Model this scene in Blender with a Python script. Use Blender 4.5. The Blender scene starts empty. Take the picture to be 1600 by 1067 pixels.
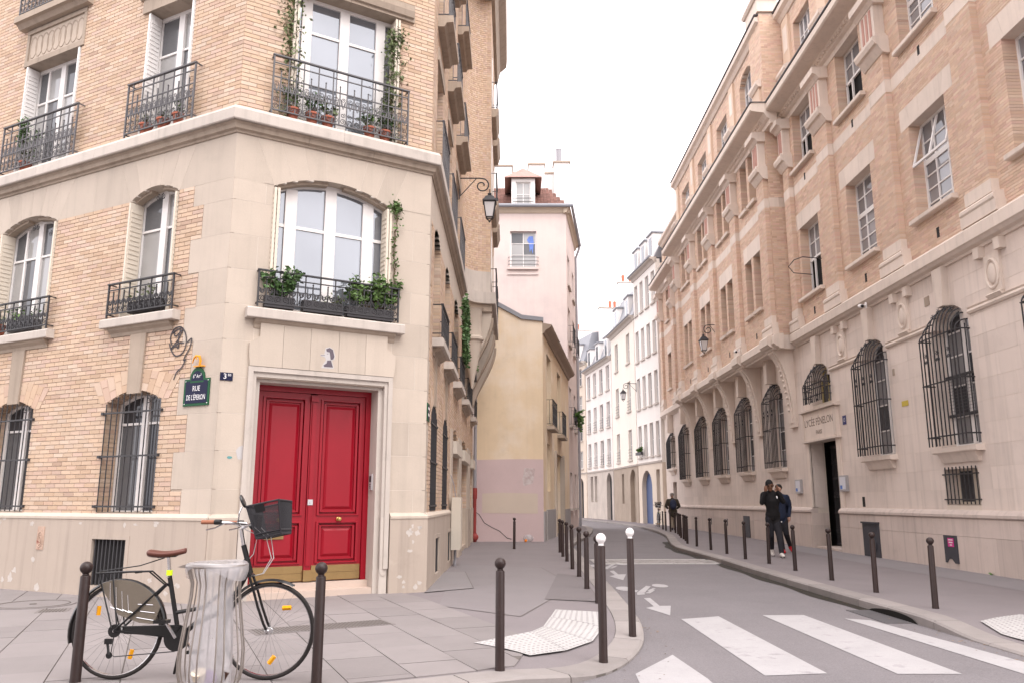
import bpy, bmesh, math, random
from mathutils import Vector, Matrix, noise as mnoise
from mathutils.geometry import delaunay_2d_cdt
R = math.radians
random.seed(11)
SC = bpy.context.scene
COL = SC.collection

# ------------------------------------------------------------------ camera
CAM_F, CAM_HOR, CAM_H = 1255.0, 783.0, 1.33          # focal length in photo pixels, horizon row, eye height
CAM_T = math.atan((CAM_HOR - 533.5) / CAM_F)
cd = bpy.data.cameras.new('camera'); cam = bpy.data.objects.new('camera', cd); COL.objects.link(cam)
cd.sensor_width = 36.0; cd.lens = CAM_F / 1600 * 36; cd.clip_start = .05; cd.clip_end = 2000
cam.location = (0, 0, CAM_H); cam.rotation_euler = (R(90) + CAM_T, 0, 0)
SC.camera = cam

# ------------------------------------------------------------------ world: bright overcast sky
wd = bpy.data.worlds.new('World'); SC.world = wd; wd.use_nodes = True
nt = wd.node_tree; nt.nodes.clear()
sky = nt.nodes.new('ShaderNodeTexSky'); sky.sky_type = 'NISHITA'; sky.sun_disc = False
SUN_EL, SUN_AZ = R(55), R(150)
sky.sun_elevation = SUN_EL; sky.sun_rotation = SUN_AZ; sky.dust_density = 4.0; sky.air_density = 1.0
hsv = nt.nodes.new('ShaderNodeHueSaturation'); hsv.inputs['Saturation'].default_value = .12
cloud = nt.nodes.new('ShaderNodeMixRGB'); cloud.inputs[0].default_value = .7
cloud.inputs[2].default_value = (10.5, 9.9, 10.15, 1)      # even cloud layer
bg = nt.nodes.new('ShaderNodeBackground'); bg.inputs['Strength'].default_value = .10
wo = nt.nodes.new('ShaderNodeOutputWorld')
nt.links.new(sky.outputs[0], hsv.inputs['Color']); nt.links.new(hsv.outputs[0], cloud.inputs[1])
nt.links.new(cloud.outputs[0], bg.inputs[0]); nt.links.new(bg.outputs[0], wo.inputs[0])

# ------------------------------------------------------------------ sun through cloud
sl = bpy.data.lights.new('sun', 'SUN'); so = bpy.data.objects.new('sun', sl); COL.objects.link(so)
sl.energy = .65; sl.angle = R(50); sl.color = (1, .95, .9)
so.rotation_euler = (R(90) - SUN_EL, 0, R(180) - SUN_AZ)
so.location = (0, -10, 40)

# ------------------------------------------------------------------ exposure
vs = SC.view_settings
vs.view_transform = 'Standard'; vs.look = 'None'; vs.gamma = 1; vs.use_curve_mapping = False
vs.exposure = 1.75
SC.cycles.max_bounces = 8; SC.cycles.diffuse_bounces = 5; SC.cycles.glossy_bounces = 3
SC.cycles.transparent_max_bounces = 12; SC.cycles.use_denoising = True

# ================================================================== helpers
def project(p):
    x, y, z = p[0], p[1], p[2] - CAM_H
    c, s = math.cos(CAM_T), math.sin(CAM_T)
    f = y * c + z * s
    if f < .2: return None
    return 800 + CAM_F * x / f, 533.5 - CAM_F * (z * c - y * s) / f, f

class Fr:
    """a vertical plane: u runs along it, w points out of it, z up"""
    def __init__(s, o, d, n):
        L = math.hypot(*d); s.o = Vector((o[0], o[1], o[2] if len(o) > 2 else 0)); s.d = Vector((d[0] / L, d[1] / L, 0))
        L = math.hypot(*n); s.n = Vector((n[0] / L, n[1] / L, 0))
    def p(s, u, w, z):
        o, d, n = s.o, s.d, s.n
        return (o.x + d.x * u + n.x * w, o.y + d.y * u + n.y * w, o.z + z)
    def rot(s):                       # text / disc orientation: x reads left to right, z out
        x = Vector((-s.n.y, s.n.x, 0)); return Matrix((x, (0, 0, 1), s.n)).transposed().to_4x4()
    def sub(s, u, w, z=0):
        return Fr(s.p(u, w, z), (s.d.x, s.d.y), (s.n.x, s.n.y))
XY = Fr((0, 0), (1, 0), (0, 1))
ORG = {}
def sgn(v): return -1 if v < 0 else 1

class MB:
    def __init__(s): s.v = []; s.f = []; s.m = []
    def add(s, vs, fs, m=0):
        b = len(s.v); s.v.extend(vs)
        for f in fs: s.f.append(tuple(i + b for i in f)); s.m.append(m)
    def box(s, F, u0, u1, w0, w1, z0, z1, m=0, back=True):
        P = F.p
        vs = [P(u0, w0, z0), P(u1, w0, z0), P(u1, w1, z0), P(u0, w1, z0), P(u0, w0, z1), P(u1, w0, z1), P(u1, w1, z1), P(u0, w1, z1)]
        fs = [(0, 3, 2, 1), (4, 5, 6, 7), (1, 2, 6, 5), (2, 3, 7, 6), (3, 0, 4, 7)]
        if back: fs.append((0, 1, 5, 4))
        s.add(vs, fs, m)
    def hexa(s, bot, top, m=0):       # frustum from two rings
        n = len(bot); vs = list(bot) + list(top)
        fs = [tuple(range(n))[::-1], tuple(range(n, 2 * n))] + [(i, (i + 1) % n, n + (i + 1) % n, n + i) for i in range(n)]
        s.add(vs, fs, m)
    def prism(s, F, out, w0, w1, m=0):
        n = len(out)
        vs = [F.p(u, w0, z) for u, z in out] + [F.p(u, w1, z) for u, z in out]
        s.add(vs, [tuple(range(n)), tuple(range(2 * n - 1, n - 1, -1))] + [(i, (i + 1) % n, n + (i + 1) % n, n + i) for i in range(n)], m)
    def flat(s, F, out, w, m=0):
        s.add([F.p(u, w, z) for u, z in out], [tuple(range(len(out)))], m)
    def sweep(s, F, prof, u0, u1, m=0, m0=0., m1=0.):           # profile (w, z) along u, ends mitred by m0 / m1
        n = len(prof)
        vs = [F.p(u0 - m0 * max(w, 0), w, z) for w, z in prof] + [F.p(u1 + m1 * max(w, 0), w, z) for w, z in prof]
        s.add(vs, [tuple(range(n)), tuple(range(2 * n - 1, n - 1, -1))] + [(i, (i + 1) % n, n + (i + 1) % n, n + i) for i in range(n)], m)
    def loft(s, rings, m=0, cap=True, closed=True):
        n = len(rings[0]); vs = [p for r in rings for p in r]; fs = []
        for k in range(len(rings) - 1):
            for i in range(n if closed else n - 1):
                j = (i + 1) % n
                fs.append((k * n + i, k * n + j, (k + 1) * n + j, (k + 1) * n + i))
        if cap and closed:
            fs.append(tuple(range(n))[::-1]); fs.append(tuple(range((len(rings) - 1) * n, len(rings) * n)))
        s.add(vs, fs, m)
    def tube(s, pts, r, n=6, m=0, closed=False):
        pts = [Vector(p) for p in pts]; rings = []
        L = len(pts)
        if L < 2: return
        up = None
        for i, p in enumerate(pts):
            a = pts[(i - 1) % L] if (closed or i > 0) else p
            b = pts[(i + 1) % L] if (closed or i < L - 1) else p
            t = (b - a)
            if t.length < 1e-9: t = Vector((0, 0, 1))
            t.normalize()
            if up is None:
                up = Vector((0, 0, 1)) if abs(t.z) < .9 else Vector((1, 0, 0))
            x = up - t * up.dot(t)
            if x.length < 1e-6: x = t.orthogonal()
            x.normalize(); y = t.cross(x); up = x
            rr = r[i] if isinstance(r, (list, tuple)) else r
            rings.append([tuple(p + (x * math.cos(2 * math.pi * k / n) + y * math.sin(2 * math.pi * k / n)) * rr) for k in range(n)])
        if closed: rings.append(rings[0])
        s.loft(rings, m, cap=not closed)
    def lathe(s, prof, c=(0, 0, 0), n=16, m=0, axis='z', mat=None):
        rings = []
        for r, h in prof:
            ring = []
            for k in range(n):
                a = 2 * math.pi * k / n; q = Vector((r * math.cos(a), r * math.sin(a), h))
                if axis == 'y': q = Vector((q.x, q.z, q.y))
                if axis == 'x': q = Vector((q.z, q.x, q.y))
                if mat is not None: q = mat @ q
                ring.append((q.x + c[0], q.y + c[1], q.z + c[2]))
            rings.append(ring)
        s.loft(rings, m)
    def ball(s, c, r, n=14, m=0, sc=(1, 1, 1), mat=None):
        k = max(5, n // 2); prof = [(max(1e-4, math.sin(math.pi * i / k)), -math.cos(math.pi * i / k)) for i in range(k + 1)]
        S = Matrix.Diagonal((r * sc[0], r * sc[1], r * sc[2], 1))
        if mat is not None: S = mat @ S
        s.lathe(prof, c, n, m, mat=S)
    def build(s, name, mat, parent=None, smooth=False, org=None, recalc=True):
        if org is None:
            org = ORG.get(parent.name, Vector((0, 0, 0))) if parent else Vector((0, 0, 0))
        me = bpy.data.meshes.new(name)
        ox, oy, oz = org
        me.from_pydata([(x - ox, y - oy, z - oz) for x, y, z in s.v], [], s.f)
        mats = mat if isinstance(mat, (list, tuple)) else [mat]
        for m in mats: me.materials.append(m)
        if len(mats) > 1: me.polygons.foreach_set('material_index', s.m)
        if recalc and len(s.f) < 60000:
            bm = bmesh.new(); bm.from_mesh(me); bmesh.ops.recalc_face_normals(bm, faces=bm.faces); bm.to_mesh(me); bm.free()
        if smooth:
            me.polygons.foreach_set('use_smooth', [True] * len(me.polygons))
            if smooth != 'all':
                try: me.set_sharp_from_angle(angle=R(40))
                except Exception: pass
        return link(name, me, parent, org)

def link(name, data, parent=None, org=None):
    o = bpy.data.objects.new(name, data); COL.objects.link(o)
    if parent is None and org is not None: o.location = org
    if parent is not None: o.parent = parent
    ORG[o.name] = Vector(org) if org is not None else Vector((0, 0, 0))
    return o
def tag(o, label, cat=None, group=None, kind=None):
    o['label'] = label
    if cat: o['category'] = cat
    if group: o['group'] = group
    if kind: o['kind'] = kind
    return o
def thing(name, label, cat, loc=(0, 0, 0), group=None, rz=0):
    o = bpy.data.objects.new(name, None); COL.objects.link(o); o.location = loc; o.rotation_euler[2] = rz
    o.empty_display_size = .2; ORG[o.name] = Vector(loc)
    return tag(o, label, cat, group)
def copy_tree(o, parent=None, label=None, loc=None, rz=None):
    c = o.copy(); COL.objects.link(c); c.parent = parent
    if label: c['label'] = label
    if loc is not None: c.location = loc
    if rz is not None: c.rotation_euler[2] = rz
    for ch in list(o.children): copy_tree(ch, c)
    return c
def part_empty(name, parent):
    o = bpy.data.objects.new(name, None); COL.objects.link(o); o.parent = parent; o.empty_display_size = .1
    ORG[o.name] = ORG.get(parent.name, Vector((0, 0, 0))); return o
def structure(o, label):
    o['kind'] = 'structure'; o['label'] = label; return o

# ------------------------------------------------------------------ materials
MATS = {}
def M(name, col, rough=.85, var=.12, scale=2.5, bump=0., bscale=60., spec=.25, metal=0., rand=0., src='obj', ramp=None,
      streak=0., col2=None, blot=0., bl_scale=1.2, bl_th=.55, fine=.06, coat=0., alpha=1., trans=0.):
    if name in MATS: return MATS[name]
    m = bpy.data.materials.new(name); m.use_nodes = True; MATS[name] = m
    nt = m.node_tree; N = nt.nodes; L = nt.links
    b = N['Principled BSDF']
    b.inputs['Roughness'].default_value = rough; b.inputs['Specular IOR Level'].default_value = spec
    b.inputs['Metallic'].default_value = metal
    if coat: b.inputs['Coat Weight'].default_value = coat; b.inputs['Coat Roughness'].default_value = .15
    if alpha < 1: b.inputs['Alpha'].default_value = alpha
    geo = N.new('ShaderNodeNewGeometry')
    def noise(sc, det=4, vec=None, rg=.6):
        n = N.new('ShaderNodeTexNoise'); n.inputs['Scale'].default_value = sc; n.inputs['Detail'].default_value = det
        n.inputs['Roughness'].default_value = rg
        L.new(vec or geo.outputs['Position'], n.inputs['Vector']); return n.outputs['Fac']
    def math_(op, a, c, clamp=False):
        n = N.new('ShaderNodeMath'); n.operation = op; n.use_clamp = clamp
        for i, q in enumerate((a, c)):
            if isinstance(q, (int, float)): n.inputs[i].default_value = q
            else: L.new(q, n.inputs[i])
        return n.outputs[0]
    def mix(f, a, c, mode='MIX'):
        n = N.new('ShaderNodeMixRGB'); n.blend_type = mode
        for i, q in enumerate((f, a, c)):
            if isinstance(q, (int, float)): n.inputs[i].default_value = q
            elif isinstance(q, tuple): n.inputs[i].default_value = (*q[:3], 1)
            else: L.new(q, n.inputs[i])
        return n.outputs[0]
    rnd = None
    if rand or ramp:
        if src == 'island': rnd = geo.outputs['Random Per Island']
        else: rnd = N.new('ShaderNodeObjectInfo').outputs['Random']
    if ramp:
        cr = N.new('ShaderNodeValToRGB'); cr.color_ramp.interpolation = 'LINEAR'
        els = cr.color_ramp.elements
        while len(els) < len(ramp): els.new(.5)
        for e, (p, c) in zip(els, ramp): e.position = p; e.color = (*c, 1)
        L.new(rnd, cr.inputs[0]); base = cr.outputs[0]
    else:
        base = mix(1.0, (0, 0, 0), tuple(col))
    if col2 is not None:
        f = math_('MULTIPLY', math_('SUBTRACT', noise(bl_scale, 6), bl_th - .08), 6, True)
        base = mix(f, base, tuple(col2))
    # brightness variation
    v = math_('ADD', math_('MULTIPLY', math_('SUBTRACT', noise(scale, 5), .5), var * 2.6), 1)
    if fine: v = math_('ADD', v, math_('MULTIPLY', math_('SUBTRACT', noise(bscale * 1.3, 2), .5), fine * 2))
    if rand and not ramp: v = math_('ADD', v, math_('MULTIPLY', math_('SUBTRACT', rnd, .5), rand * 2))
    if rand and ramp:
        w2 = N.new('ShaderNodeTexWhiteNoise'); w2.noise_dimensions = '1D'; L.new(rnd, w2.inputs['W'])
        v = math_('ADD', v, math_('MULTIPLY', math_('SUBTRACT', w2.outputs['Value'], .5), rand * 2))
    if streak:
        mp = N.new('ShaderNodeMapping'); mp.inputs['Scale'].default_value = (7, 7, .35); L.new(geo.outputs['Position'], mp.inputs[0])
        v = math_('SUBTRACT', v, math_('MULTIPLY', math_('MULTIPLY', math_('SUBTRACT', noise(1.0, 5, mp.outputs[0]), .5), 4, True), streak))
    if blot:
        f = math_('MULTIPLY', math_('SUBTRACT', noise(bl_scale * 1.7, 7, rg=.7), .56), 5, True)
        v = math_('SUBTRACT', v, math_('MULTIPLY', f, blot))
    vm = N.new('ShaderNodeVectorMath'); vm.operation = 'SCALE'; L.new(base, vm.inputs[0]); L.new(v, vm.inputs['Scale'])
    L.new(vm.outputs[0], b.inputs['Base Color'])
    if bump:
        bp = N.new('ShaderNodeBump'); bp.inputs['Strength'].default_value = bump; bp.inputs['Distance'].default_value = .01
        L.new(noise(bscale, 6), bp.inputs['Height']); L.new(bp.outputs[0], b.inputs['Normal'])
    return m

def glass_mat(name, tint, refl=.35, rough=.02, wob=.0, alpha=1.):
    """window pane: what stands behind it in `tint`, a real mirror reflection that grows with angle"""
    m = bpy.data.materials.new(name); m.use_nodes = True; nt = m.node_tree; N = nt.nodes; L = nt.links; N.clear()
    out = N.new('ShaderNodeOutputMaterial'); mx = N.new('ShaderNodeMixShader'); gl = N.new('ShaderNodeBsdfGlossy'); df = N.new('ShaderNodeBsdfDiffuse')
    gl.inputs['Roughness'].default_value = rough; gl.inputs['Color'].default_value = (.92, .95, 1, 1)
    lw = N.new('ShaderNodeLayerWeight'); lw.inputs['Blend'].default_value = refl
    geo = N.new('ShaderNodeNewGeometry'); no = N.new('ShaderNodeTexNoise'); no.inputs['Scale'].default_value = .9; no.inputs['Detail'].default_value = 2
    L.new(geo.outputs['Position'], no.inputs['Vector'])
    cr = N.new('ShaderNodeValToRGB'); cr.color_ramp.elements[0].color = (*[c * .6 for c in tint], 1); cr.color_ramp.elements[1].color = (*[c * 1.3 for c in tint], 1)
    L.new(no.outputs['Fac'], cr.inputs[0]); L.new(cr.outputs[0], df.inputs['Color'])
    bp = N.new('ShaderNodeBump'); bp.inputs['Strength'].default_value = .05; bp.inputs['Distance'].default_value = .02
    n2 = N.new('ShaderNodeTexNoise'); n2.inputs['Scale'].default_value = 2.2; L.new(geo.outputs['Position'], n2.inputs['Vector'])
    L.new(n2.outputs['Fac'], bp.inputs['Height']); L.new(bp.outputs[0], gl.inputs['Normal'])
    L.new(lw.outputs['Fresnel'], mx.inputs[0]); L.new(df.outputs[0], mx.inputs[1]); L.new(gl.outputs[0], mx.inputs[2])
    L.new(mx.outputs[0], out.inputs[0]); return m

# ------------------------------------------------------------------ openings, courses, pieces
class Op:
    """an opening: rectangle a..b, z0..zs, with a segmental arch of height `rise` over it"""
    def __init__(s, a, b, z0, zs, rise=0.):
        s.a, s.b, s.z0, s.zs, s.rise = a, b, z0, zs, rise; s.c = (a + b) / 2; s.h = (b - a) / 2
        if rise: s.R = (rise ** 2 + s.h ** 2) / (2 * rise); s.zc = zs + rise - s.R
    def span(s, z):
        if z < s.z0 or z > s.zs + s.rise: return None
        if z <= s.zs or not s.rise: return (s.a, s.b) if z <= s.zs else None
        q = s.R ** 2 - (z - s.zc) ** 2
        if q <= 0: return None
        q = math.sqrt(q); return (s.c - q, s.c + q)
    def top(s, u):
        if not s.rise: return s.zs
        q = s.R ** 2 - (u - s.c) ** 2
        return s.zc + math.sqrt(q) if q > 0 else s.zs
    def arc(s, u0, u1, n=8, d=0.):
        return [(u0 + (u1 - u0) * i / n, s.top(u0 + (u1 - u0) * i / n) - d) for i in range(n + 1)]
def spans(u0, u1, z, ops):
    """what is left of u0..u1 at height z; ends next to an opening are marked"""
    iv = [(u0, u1, 0, 0)]
    for op in ops:
        s = op.span(z)
        if not s: continue
        new = []
        for a, b, l, r in iv:
            if s[1] <= a or s[0] >= b: new.append((a, b, l, r)); continue
            if s[0] > a: new.append((a, s[0], l, 1))
            if s[1] < b: new.append((s[1], b, 1, r))
        iv = new
    return [i for i in iv if i[1] - i[0] > .015]
def backing(mb, F, u0, u1, z0, z1, ops, w0, w1, step=.05, m=0):
    ops = [Op(o.a - .007, o.b + .007, o.z0 - .007, o.zs + .007, o.rise) for o in ops]     # behind the facing pieces
    zb = {z0, z1}
    for o in ops:
        zb.add(o.z0); zb.add(o.zs)
        if o.rise:
            n = max(2, int(o.rise / step))
            for k in range(1, n + 1): zb.add(o.zs + o.rise * k / n)
    zb = sorted(z for z in zb if z0 <= z <= z1)
    cur = None; zs = z0
    def flush(c, za, zc):
        for a, b, _, _ in c: mb.box(F, a, b, w0, w1, za, zc, m)
    for k in range(len(zb) - 1):
        if zb[k + 1] - zb[k] < 1e-6: continue
        c = spans(u0, u1, (zb[k] + zb[k + 1]) / 2, ops)
        if c != cur:
            if cur: flush(cur, zs, zb[k])
            cur, zs = c, zb[k]
    if cur: flush(cur, zs, z1)
def courses(F, u0, u1, zl, ops, bw, j, out, w1=0., depth=.1, rev=.22, off=.5, jit=0., seed=0):
    """running-bond pieces appended to `out` as (F,u0,u1,w0,w1,z0,z1)"""
    rg = random.Random(seed)
    for r in range(len(zl) - 1):
        za, zb = zl[r] + j / 2, zl[r + 1] - j / 2
        zm = (za + zb) / 2
        for a, b, l, rr in spans(u0, u1, zm, ops):
            cuts = [a]; k0 = math.floor(a / bw) - 1; k = k0
            while True:
                x = (k + (off if r % 2 else 0)) * bw + (rg.uniform(-jit, jit) if jit else 0)
                if x > b - .05: break
                if x > a + .05 and x - cuts[-1] > bw * .22: cuts.append(x)
                k += 1
            cuts.append(b)
            for i in range(len(cuts) - 1):
                c, d = cuts[i], cuts[i + 1]
                edge = (i == 0 and l) or (i == len(cuts) - 2 and rr)
                c2 = c + (0 if (i == 0 and l) else j / 2); d2 = d - (0 if (i == len(cuts) - 2 and rr) else j / 2)
                out.append((F, c2, d2, w1 - (rev if edge else depth), w1, za, zb))
def emit(pieces, name, mat_one, mat_mass, parent, limit=300, mass='', face_only=True, minpx=7, mind=0, sub=None):
    """the pieces that show largest become objects of their own, the rest one mesh"""
    sc = []
    for i, q in enumerate(pieces):
        F, a, b, w0, w1, z0, z1 = q
        pr = project(F.p((a + b) / 2, w1, (z0 + z1) / 2)); s = -1
        if pr and -10 < pr[0] < 1610 and -10 < pr[1] < 1077:
            fc = abs(F.n.x * pr[0] * 0 + 1)
            s = (b - a) / pr[2] * 1000 + (z1 - z0) / pr[2] * 1000
        sc.append((s, i))
    sc.sort(reverse=True)
    pick = set(i for s, i in sc[:limit] if s > minpx)
    org = ORG.get(parent.name, Vector((0, 0, 0)))
    cache = {}; mb = MB(); n1 = 0
    for i, q in enumerate(pieces):
        F, a, b, w0, w1, z0, z1 = q
        if i in pick:
            key = (id(F), round(b - a, 3), round(w1 - w0, 3), round(z1 - z0, 3))
            if key not in cache:
                t = MB(); G = Fr((0, 0), (F.d.x, F.d.y), (F.n.x, F.n.y))
                t.box(G, 0, b - a, w0 - w1, 0, 0, z1 - z0)
                me = bpy.data.meshes.new(name); me.from_pydata(t.v, [], t.f); me.materials.append(mat_one); cache[key] = me
            o = bpy.data.objects.new(name, cache[key]); COL.objects.link(o); o.parent = parent
            p = F.p(a, w1, z0); o.location = (p[0] - org.x, p[1] - org.y, p[2] - org.z); n1 += 1
        else:
            mb.box(F, a, b, w0, w1, z0, z1, 0, back=False)
    if mb.v:
        o = mb.build(mass or name + 's', mat_mass, parent, recalc=False); o['kind'] = 'stuff'
    return n1
def voussoirs(F, op, u0, u1, ztop, n, w0, w1, parent, mat, name='stone', fan=.35, seg=4, gap=.004):
    """stones fanning out round the arch of `op`, up to ztop"""
    for i in range(n):
        a, b = op.a + (op.b - op.a) * i / n, op.a + (op.b - op.a) * (i + 1) / n
        ta, tb = op.c + (a - op.c) * (1 + fan), op.c + (b - op.c) * (1 + fan)
        if i == 0: a0 = max(u0, ta)
        a2, b2 = a + gap / 2, b - gap / 2
        bot = [(a2 + (b2 - a2) * k / seg, op.top(a2 + (b2 - a2) * k / seg)) for k in range(seg + 1)]
        mb = MB(); mb.prism(F, bot + [(tb - gap / 2, ztop), (ta + gap / 2, ztop)], w0, w1); mb.build(name, mat, parent)
    ta = op.c + (op.a - op.c) * (1 + fan); tb = op.c + (op.b - op.c) * (1 + fan)
    mb = MB(); mb.prism(F, [(u0, op.zs), (op.a, op.zs), (op.a, op.top(op.a + 1e-4)), (ta - gap / 2, ztop), (u0, ztop)], w0, w1); mb.build(name, mat, parent)
    mb = MB(); mb.prism(F, [(op.b, op.zs), (u1, op.zs), (u1, ztop), (tb + gap / 2, ztop), (op.b, op.top(op.b - 1e-4))], w0, w1); mb.build(name, mat, parent)

# ------------------------------------------------------------------ windows, rails, grilles
def window(F, op, w, cols, rows, parent, mat, pane_mat, fr=.06, bar=.04, name='window', depth=.06, curtain=None, heavy=()):
    """cols / rows: inner divisions as fractions 0..1; each light is a pane object under the frame"""
    a, b, z0 = op.a, op.b, op.z0; zt = op.zs
    mb = MB()
    mb.box(F, a, a + fr, w - depth, w, z0, op.top(a + fr / 2) if op.rise else zt)
    mb.box(F, b - fr, b, w - depth, w, z0, op.top(b - fr / 2) if op.rise else zt)
    mb.box(F, a + fr, b - fr, w - depth, w, z0, z0 + fr)
    if op.rise:
        arc = op.arc(a + fr, b - fr, 8); mb.prism(F, arc + [(u, z - fr) for u, z in arc[::-1]], w - depth, w)
    else: mb.box(F, a + fr, b - fr, w - depth, w, zt - fr, zt)
    us = [a + fr] + [a + (b - a) * c for c in cols] + [b - fr]
    H = (op.zs + op.rise) - z0
    zs = [z0 + fr] + [z0 + H * r for r in rows]
    for i, c in enumerate(us[1:-1]):
        hw = bar * (1.6 if i in heavy else .6) / 1
        mb.box(F, c - hw, c + hw, w - depth, w + (.012 if i in heavy else -.004), z0 + fr, op.top(c) - fr)
    for i in range(len(us) - 1):
        la = us[i] + (bar * (1.6 if (i - 1) in heavy else .6) if i else 0); lb = us[i + 1] - (bar * (1.6 if i in heavy else .6) if i < len(us) - 2 else 0)
        for r in zs[1:]: mb.box(F, la, lb, w - depth + .004, w - .008, r - bar * .45, r + bar * .45)
    wo = mb.build(name, mat, parent)
    for i in range(len(us) - 1):
        la, lb = us[i] + .004, us[i + 1] - .004
        for k in range(len(zs)):
            za = zs[k]
            pm = pane_mat[(i + k) % len(pane_mat)] if isinstance(pane_mat, (list, tuple)) else pane_mat
            if k < len(zs) - 1: out = [(la, za), (lb, za), (lb, zs[k + 1]), (la, zs[k + 1])]
            elif op.rise: out = [(la, za), (lb, za)] + op.arc(la, lb, 5, fr * .8)[::-1]
            else: out = [(la, za), (lb, za), (lb, zt - fr * .8), (la, zt - fr * .8)]
            p = MB(); p.prism(F, out, w - depth * .62, w - depth * .5); p.build('pane', pm, wo)
    return wo
def spiral(F, u, w, z, r, turns, a0, sgn=1, n=16):
    return [F.p(u + sgn * r * (1 - .78 * i / n) * math.cos(a0 + turns * 2 * math.pi * i / n), w, z + r * (1 - .78 * i / n) * math.sin(a0 + turns * 2 * math.pi * i / n)) for i in range(n + 1)]
def railing(F, a, b, z0, z1, w, parent, mat, tall=False, name='balcony_railing', sp=.115, ret=True):
    mb = MB(); t = .012
    mb.box(F, a - .02, b + .02, w - .022, w + .022, z1 - .022, z1)
    mb.box(F, a, b, w - t, w + t, z0 + .05, z0 + .07)
    for u in (a, b):
        mb.box(F, u - .012, u + .012, w - .012, w + .012, z0, z1 - .022)
        if ret:
            mb.box(F, u - .01, u + .01, .0, w - .012, z1 - .02, z1 - .004); mb.box(F, u - .01, u + .01, .0, w - .012, z0 + .05, z0 + .068)
            for q in range(1, int(w / .1)): mb.box(F, u - .007, u + .007, q * .1 - .007, q * .1 + .007, z0 + .068, z1 - .02)
    H = z1 - z0
    hs = [z0 + H * .86, z0 + H * .62, z0 + H * .4] if tall else [z0 + H * .8]
    for h in hs: mb.box(F, a, b, w - .008, w + .008, h - .008, h + .008)
    ro = mb.build(name, mat, parent)
    n = max(3, round((b - a) / sp)); sc = MB()
    for i in range(1, n):
        u = a + (b - a) * i / n; mb = MB(); zt = z1 - .022 if i % 2 == 0 else z0 + H * .72
        mb.box(F, u - .008, u + .008, w - .008, w + .008, z0 + .07, zt)
        if i % 2: mb.lathe([(.001, zt), (.016, zt + .012), (.001, zt + .03)], F.p(u, w, 0)[:2] + (0,), 6)
        mb.build('baluster', mat, ro)
    r = sp * .44
    for i in range(n):
        u = a + (b - a) * (i + .5) / n; zb = z0 + .075 + r
        s = 1 if i % 2 else -1
        sc.tube(spiral(F, u, w, zb, r, 1.5, -1.2, s), .0065, 4)
        sc.tube(spiral(F, u, w, zb + r * 2.1, r * .8, 1.4, 2.0, -s, 12), .006, 4)
        if tall:
            sc.tube(spiral(F, u, w, z0 + H * .5, r * .75, 1.3, .5, s, 10), .006, 4)
        # leaf pair
        for q in (-1, 1):
            p0 = (u, z0 + H * .34); p1 = (u + q * sp * .38, z0 + H * .52)
            mx, mz = (p0[0] + p1[0]) / 2 + q * .012, (p0[1] + p1[1]) / 2 - .01
            sc.prism(F, [p0, (mx, mz), p1, (mx - q * .02, mz + .03)], w - .004, w + .004)
    so_ = sc.build('scrollwork', mat, ro)
    return ro

def leaves(mb, pts, size, rg, n_per=1, m=0, flatness=.4, spread=.04):
    for p in pts:
        for _ in range(n_per):
            c = Vector(p) + Vector((rg.gauss(0, spread), rg.gauss(0, spread), rg.gauss(0, spread)))
            a = Vector((rg.gauss(0, 1), rg.gauss(0, 1), rg.gauss(0, flatness))).normalized(); t = a.orthogonal(); t.rotate(Matrix.Rotation(rg.uniform(0, 6.28), 3, a))
            s = size * rg.uniform(.6, 1.3); q = a.cross(t)
            mb.add([tuple(c - a * s), tuple(c + t * s * .45 + q * s * .1), tuple(c + a * s), tuple(c - t * s * .45 + q * s * .1)], [(0, 1, 2, 3)], m)

# ================================================================== palette
BRK_L = [(0, (0.464, 0.328, 0.233)), (.12, (0.521, 0.378, 0.269)), (.3, (0.549, 0.414, 0.309)), (.5, (0.535, 0.389, 0.281)), (.66, (0.559, 0.440, 0.348)), (.8, (0.513, 0.360, 0.269)), (.92, (0.535, 0.393, 0.320)), (1, (0.435, 0.306, 0.229))]
BRK_R = [(0, (0.572, 0.402, 0.299)), (.2, (0.628, 0.474, 0.354)), (.42, (0.614, 0.434, 0.336)), (.6, (0.657, 0.507, 0.390)), (.78, (0.600, 0.402, 0.327)), (.9, (0.642, 0.507, 0.400)), (1, (0.543, 0.369, 0.290))]
m_brickL1 = M('yellow_brick_single', None, ramp=BRK_L, rand=.07, src='obj', bump=.25, bscale=90, var=.07, scale=.9, blot=.08, bl_scale=.45)
m_brickLN = M('yellow_brick', None, ramp=BRK_L, rand=.07, src='island', bump=.25, bscale=90, var=.07, scale=.9, blot=.08, bl_scale=.45)
m_brickR1 = M('pink_brick_single', None, ramp=BRK_R, rand=.08, src='obj', bump=.2, bscale=90, var=.06, scale=1.3)
m_brickRN = M('pink_brick', None, ramp=BRK_R, rand=.08, src='island', bump=.2, bscale=90, var=.06, scale=1.3)
m_mortar = M('mortar', (.47, .39, .32), var=.15, scale=3, bump=.4, bscale=120)
m_mortarR = M('pink_mortar', (.56, .47, .40), var=.12, scale=3, bump=.3, bscale=120)
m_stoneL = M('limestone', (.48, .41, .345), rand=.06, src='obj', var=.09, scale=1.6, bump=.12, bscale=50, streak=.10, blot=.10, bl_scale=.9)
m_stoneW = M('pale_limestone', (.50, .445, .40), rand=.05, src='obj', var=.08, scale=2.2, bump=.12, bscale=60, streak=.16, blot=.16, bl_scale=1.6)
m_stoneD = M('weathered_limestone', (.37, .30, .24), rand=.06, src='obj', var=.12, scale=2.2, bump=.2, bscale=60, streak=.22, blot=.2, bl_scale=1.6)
m_joint = M('lime_joint', (.62, .56, .50), var=.1, scale=4)
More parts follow.
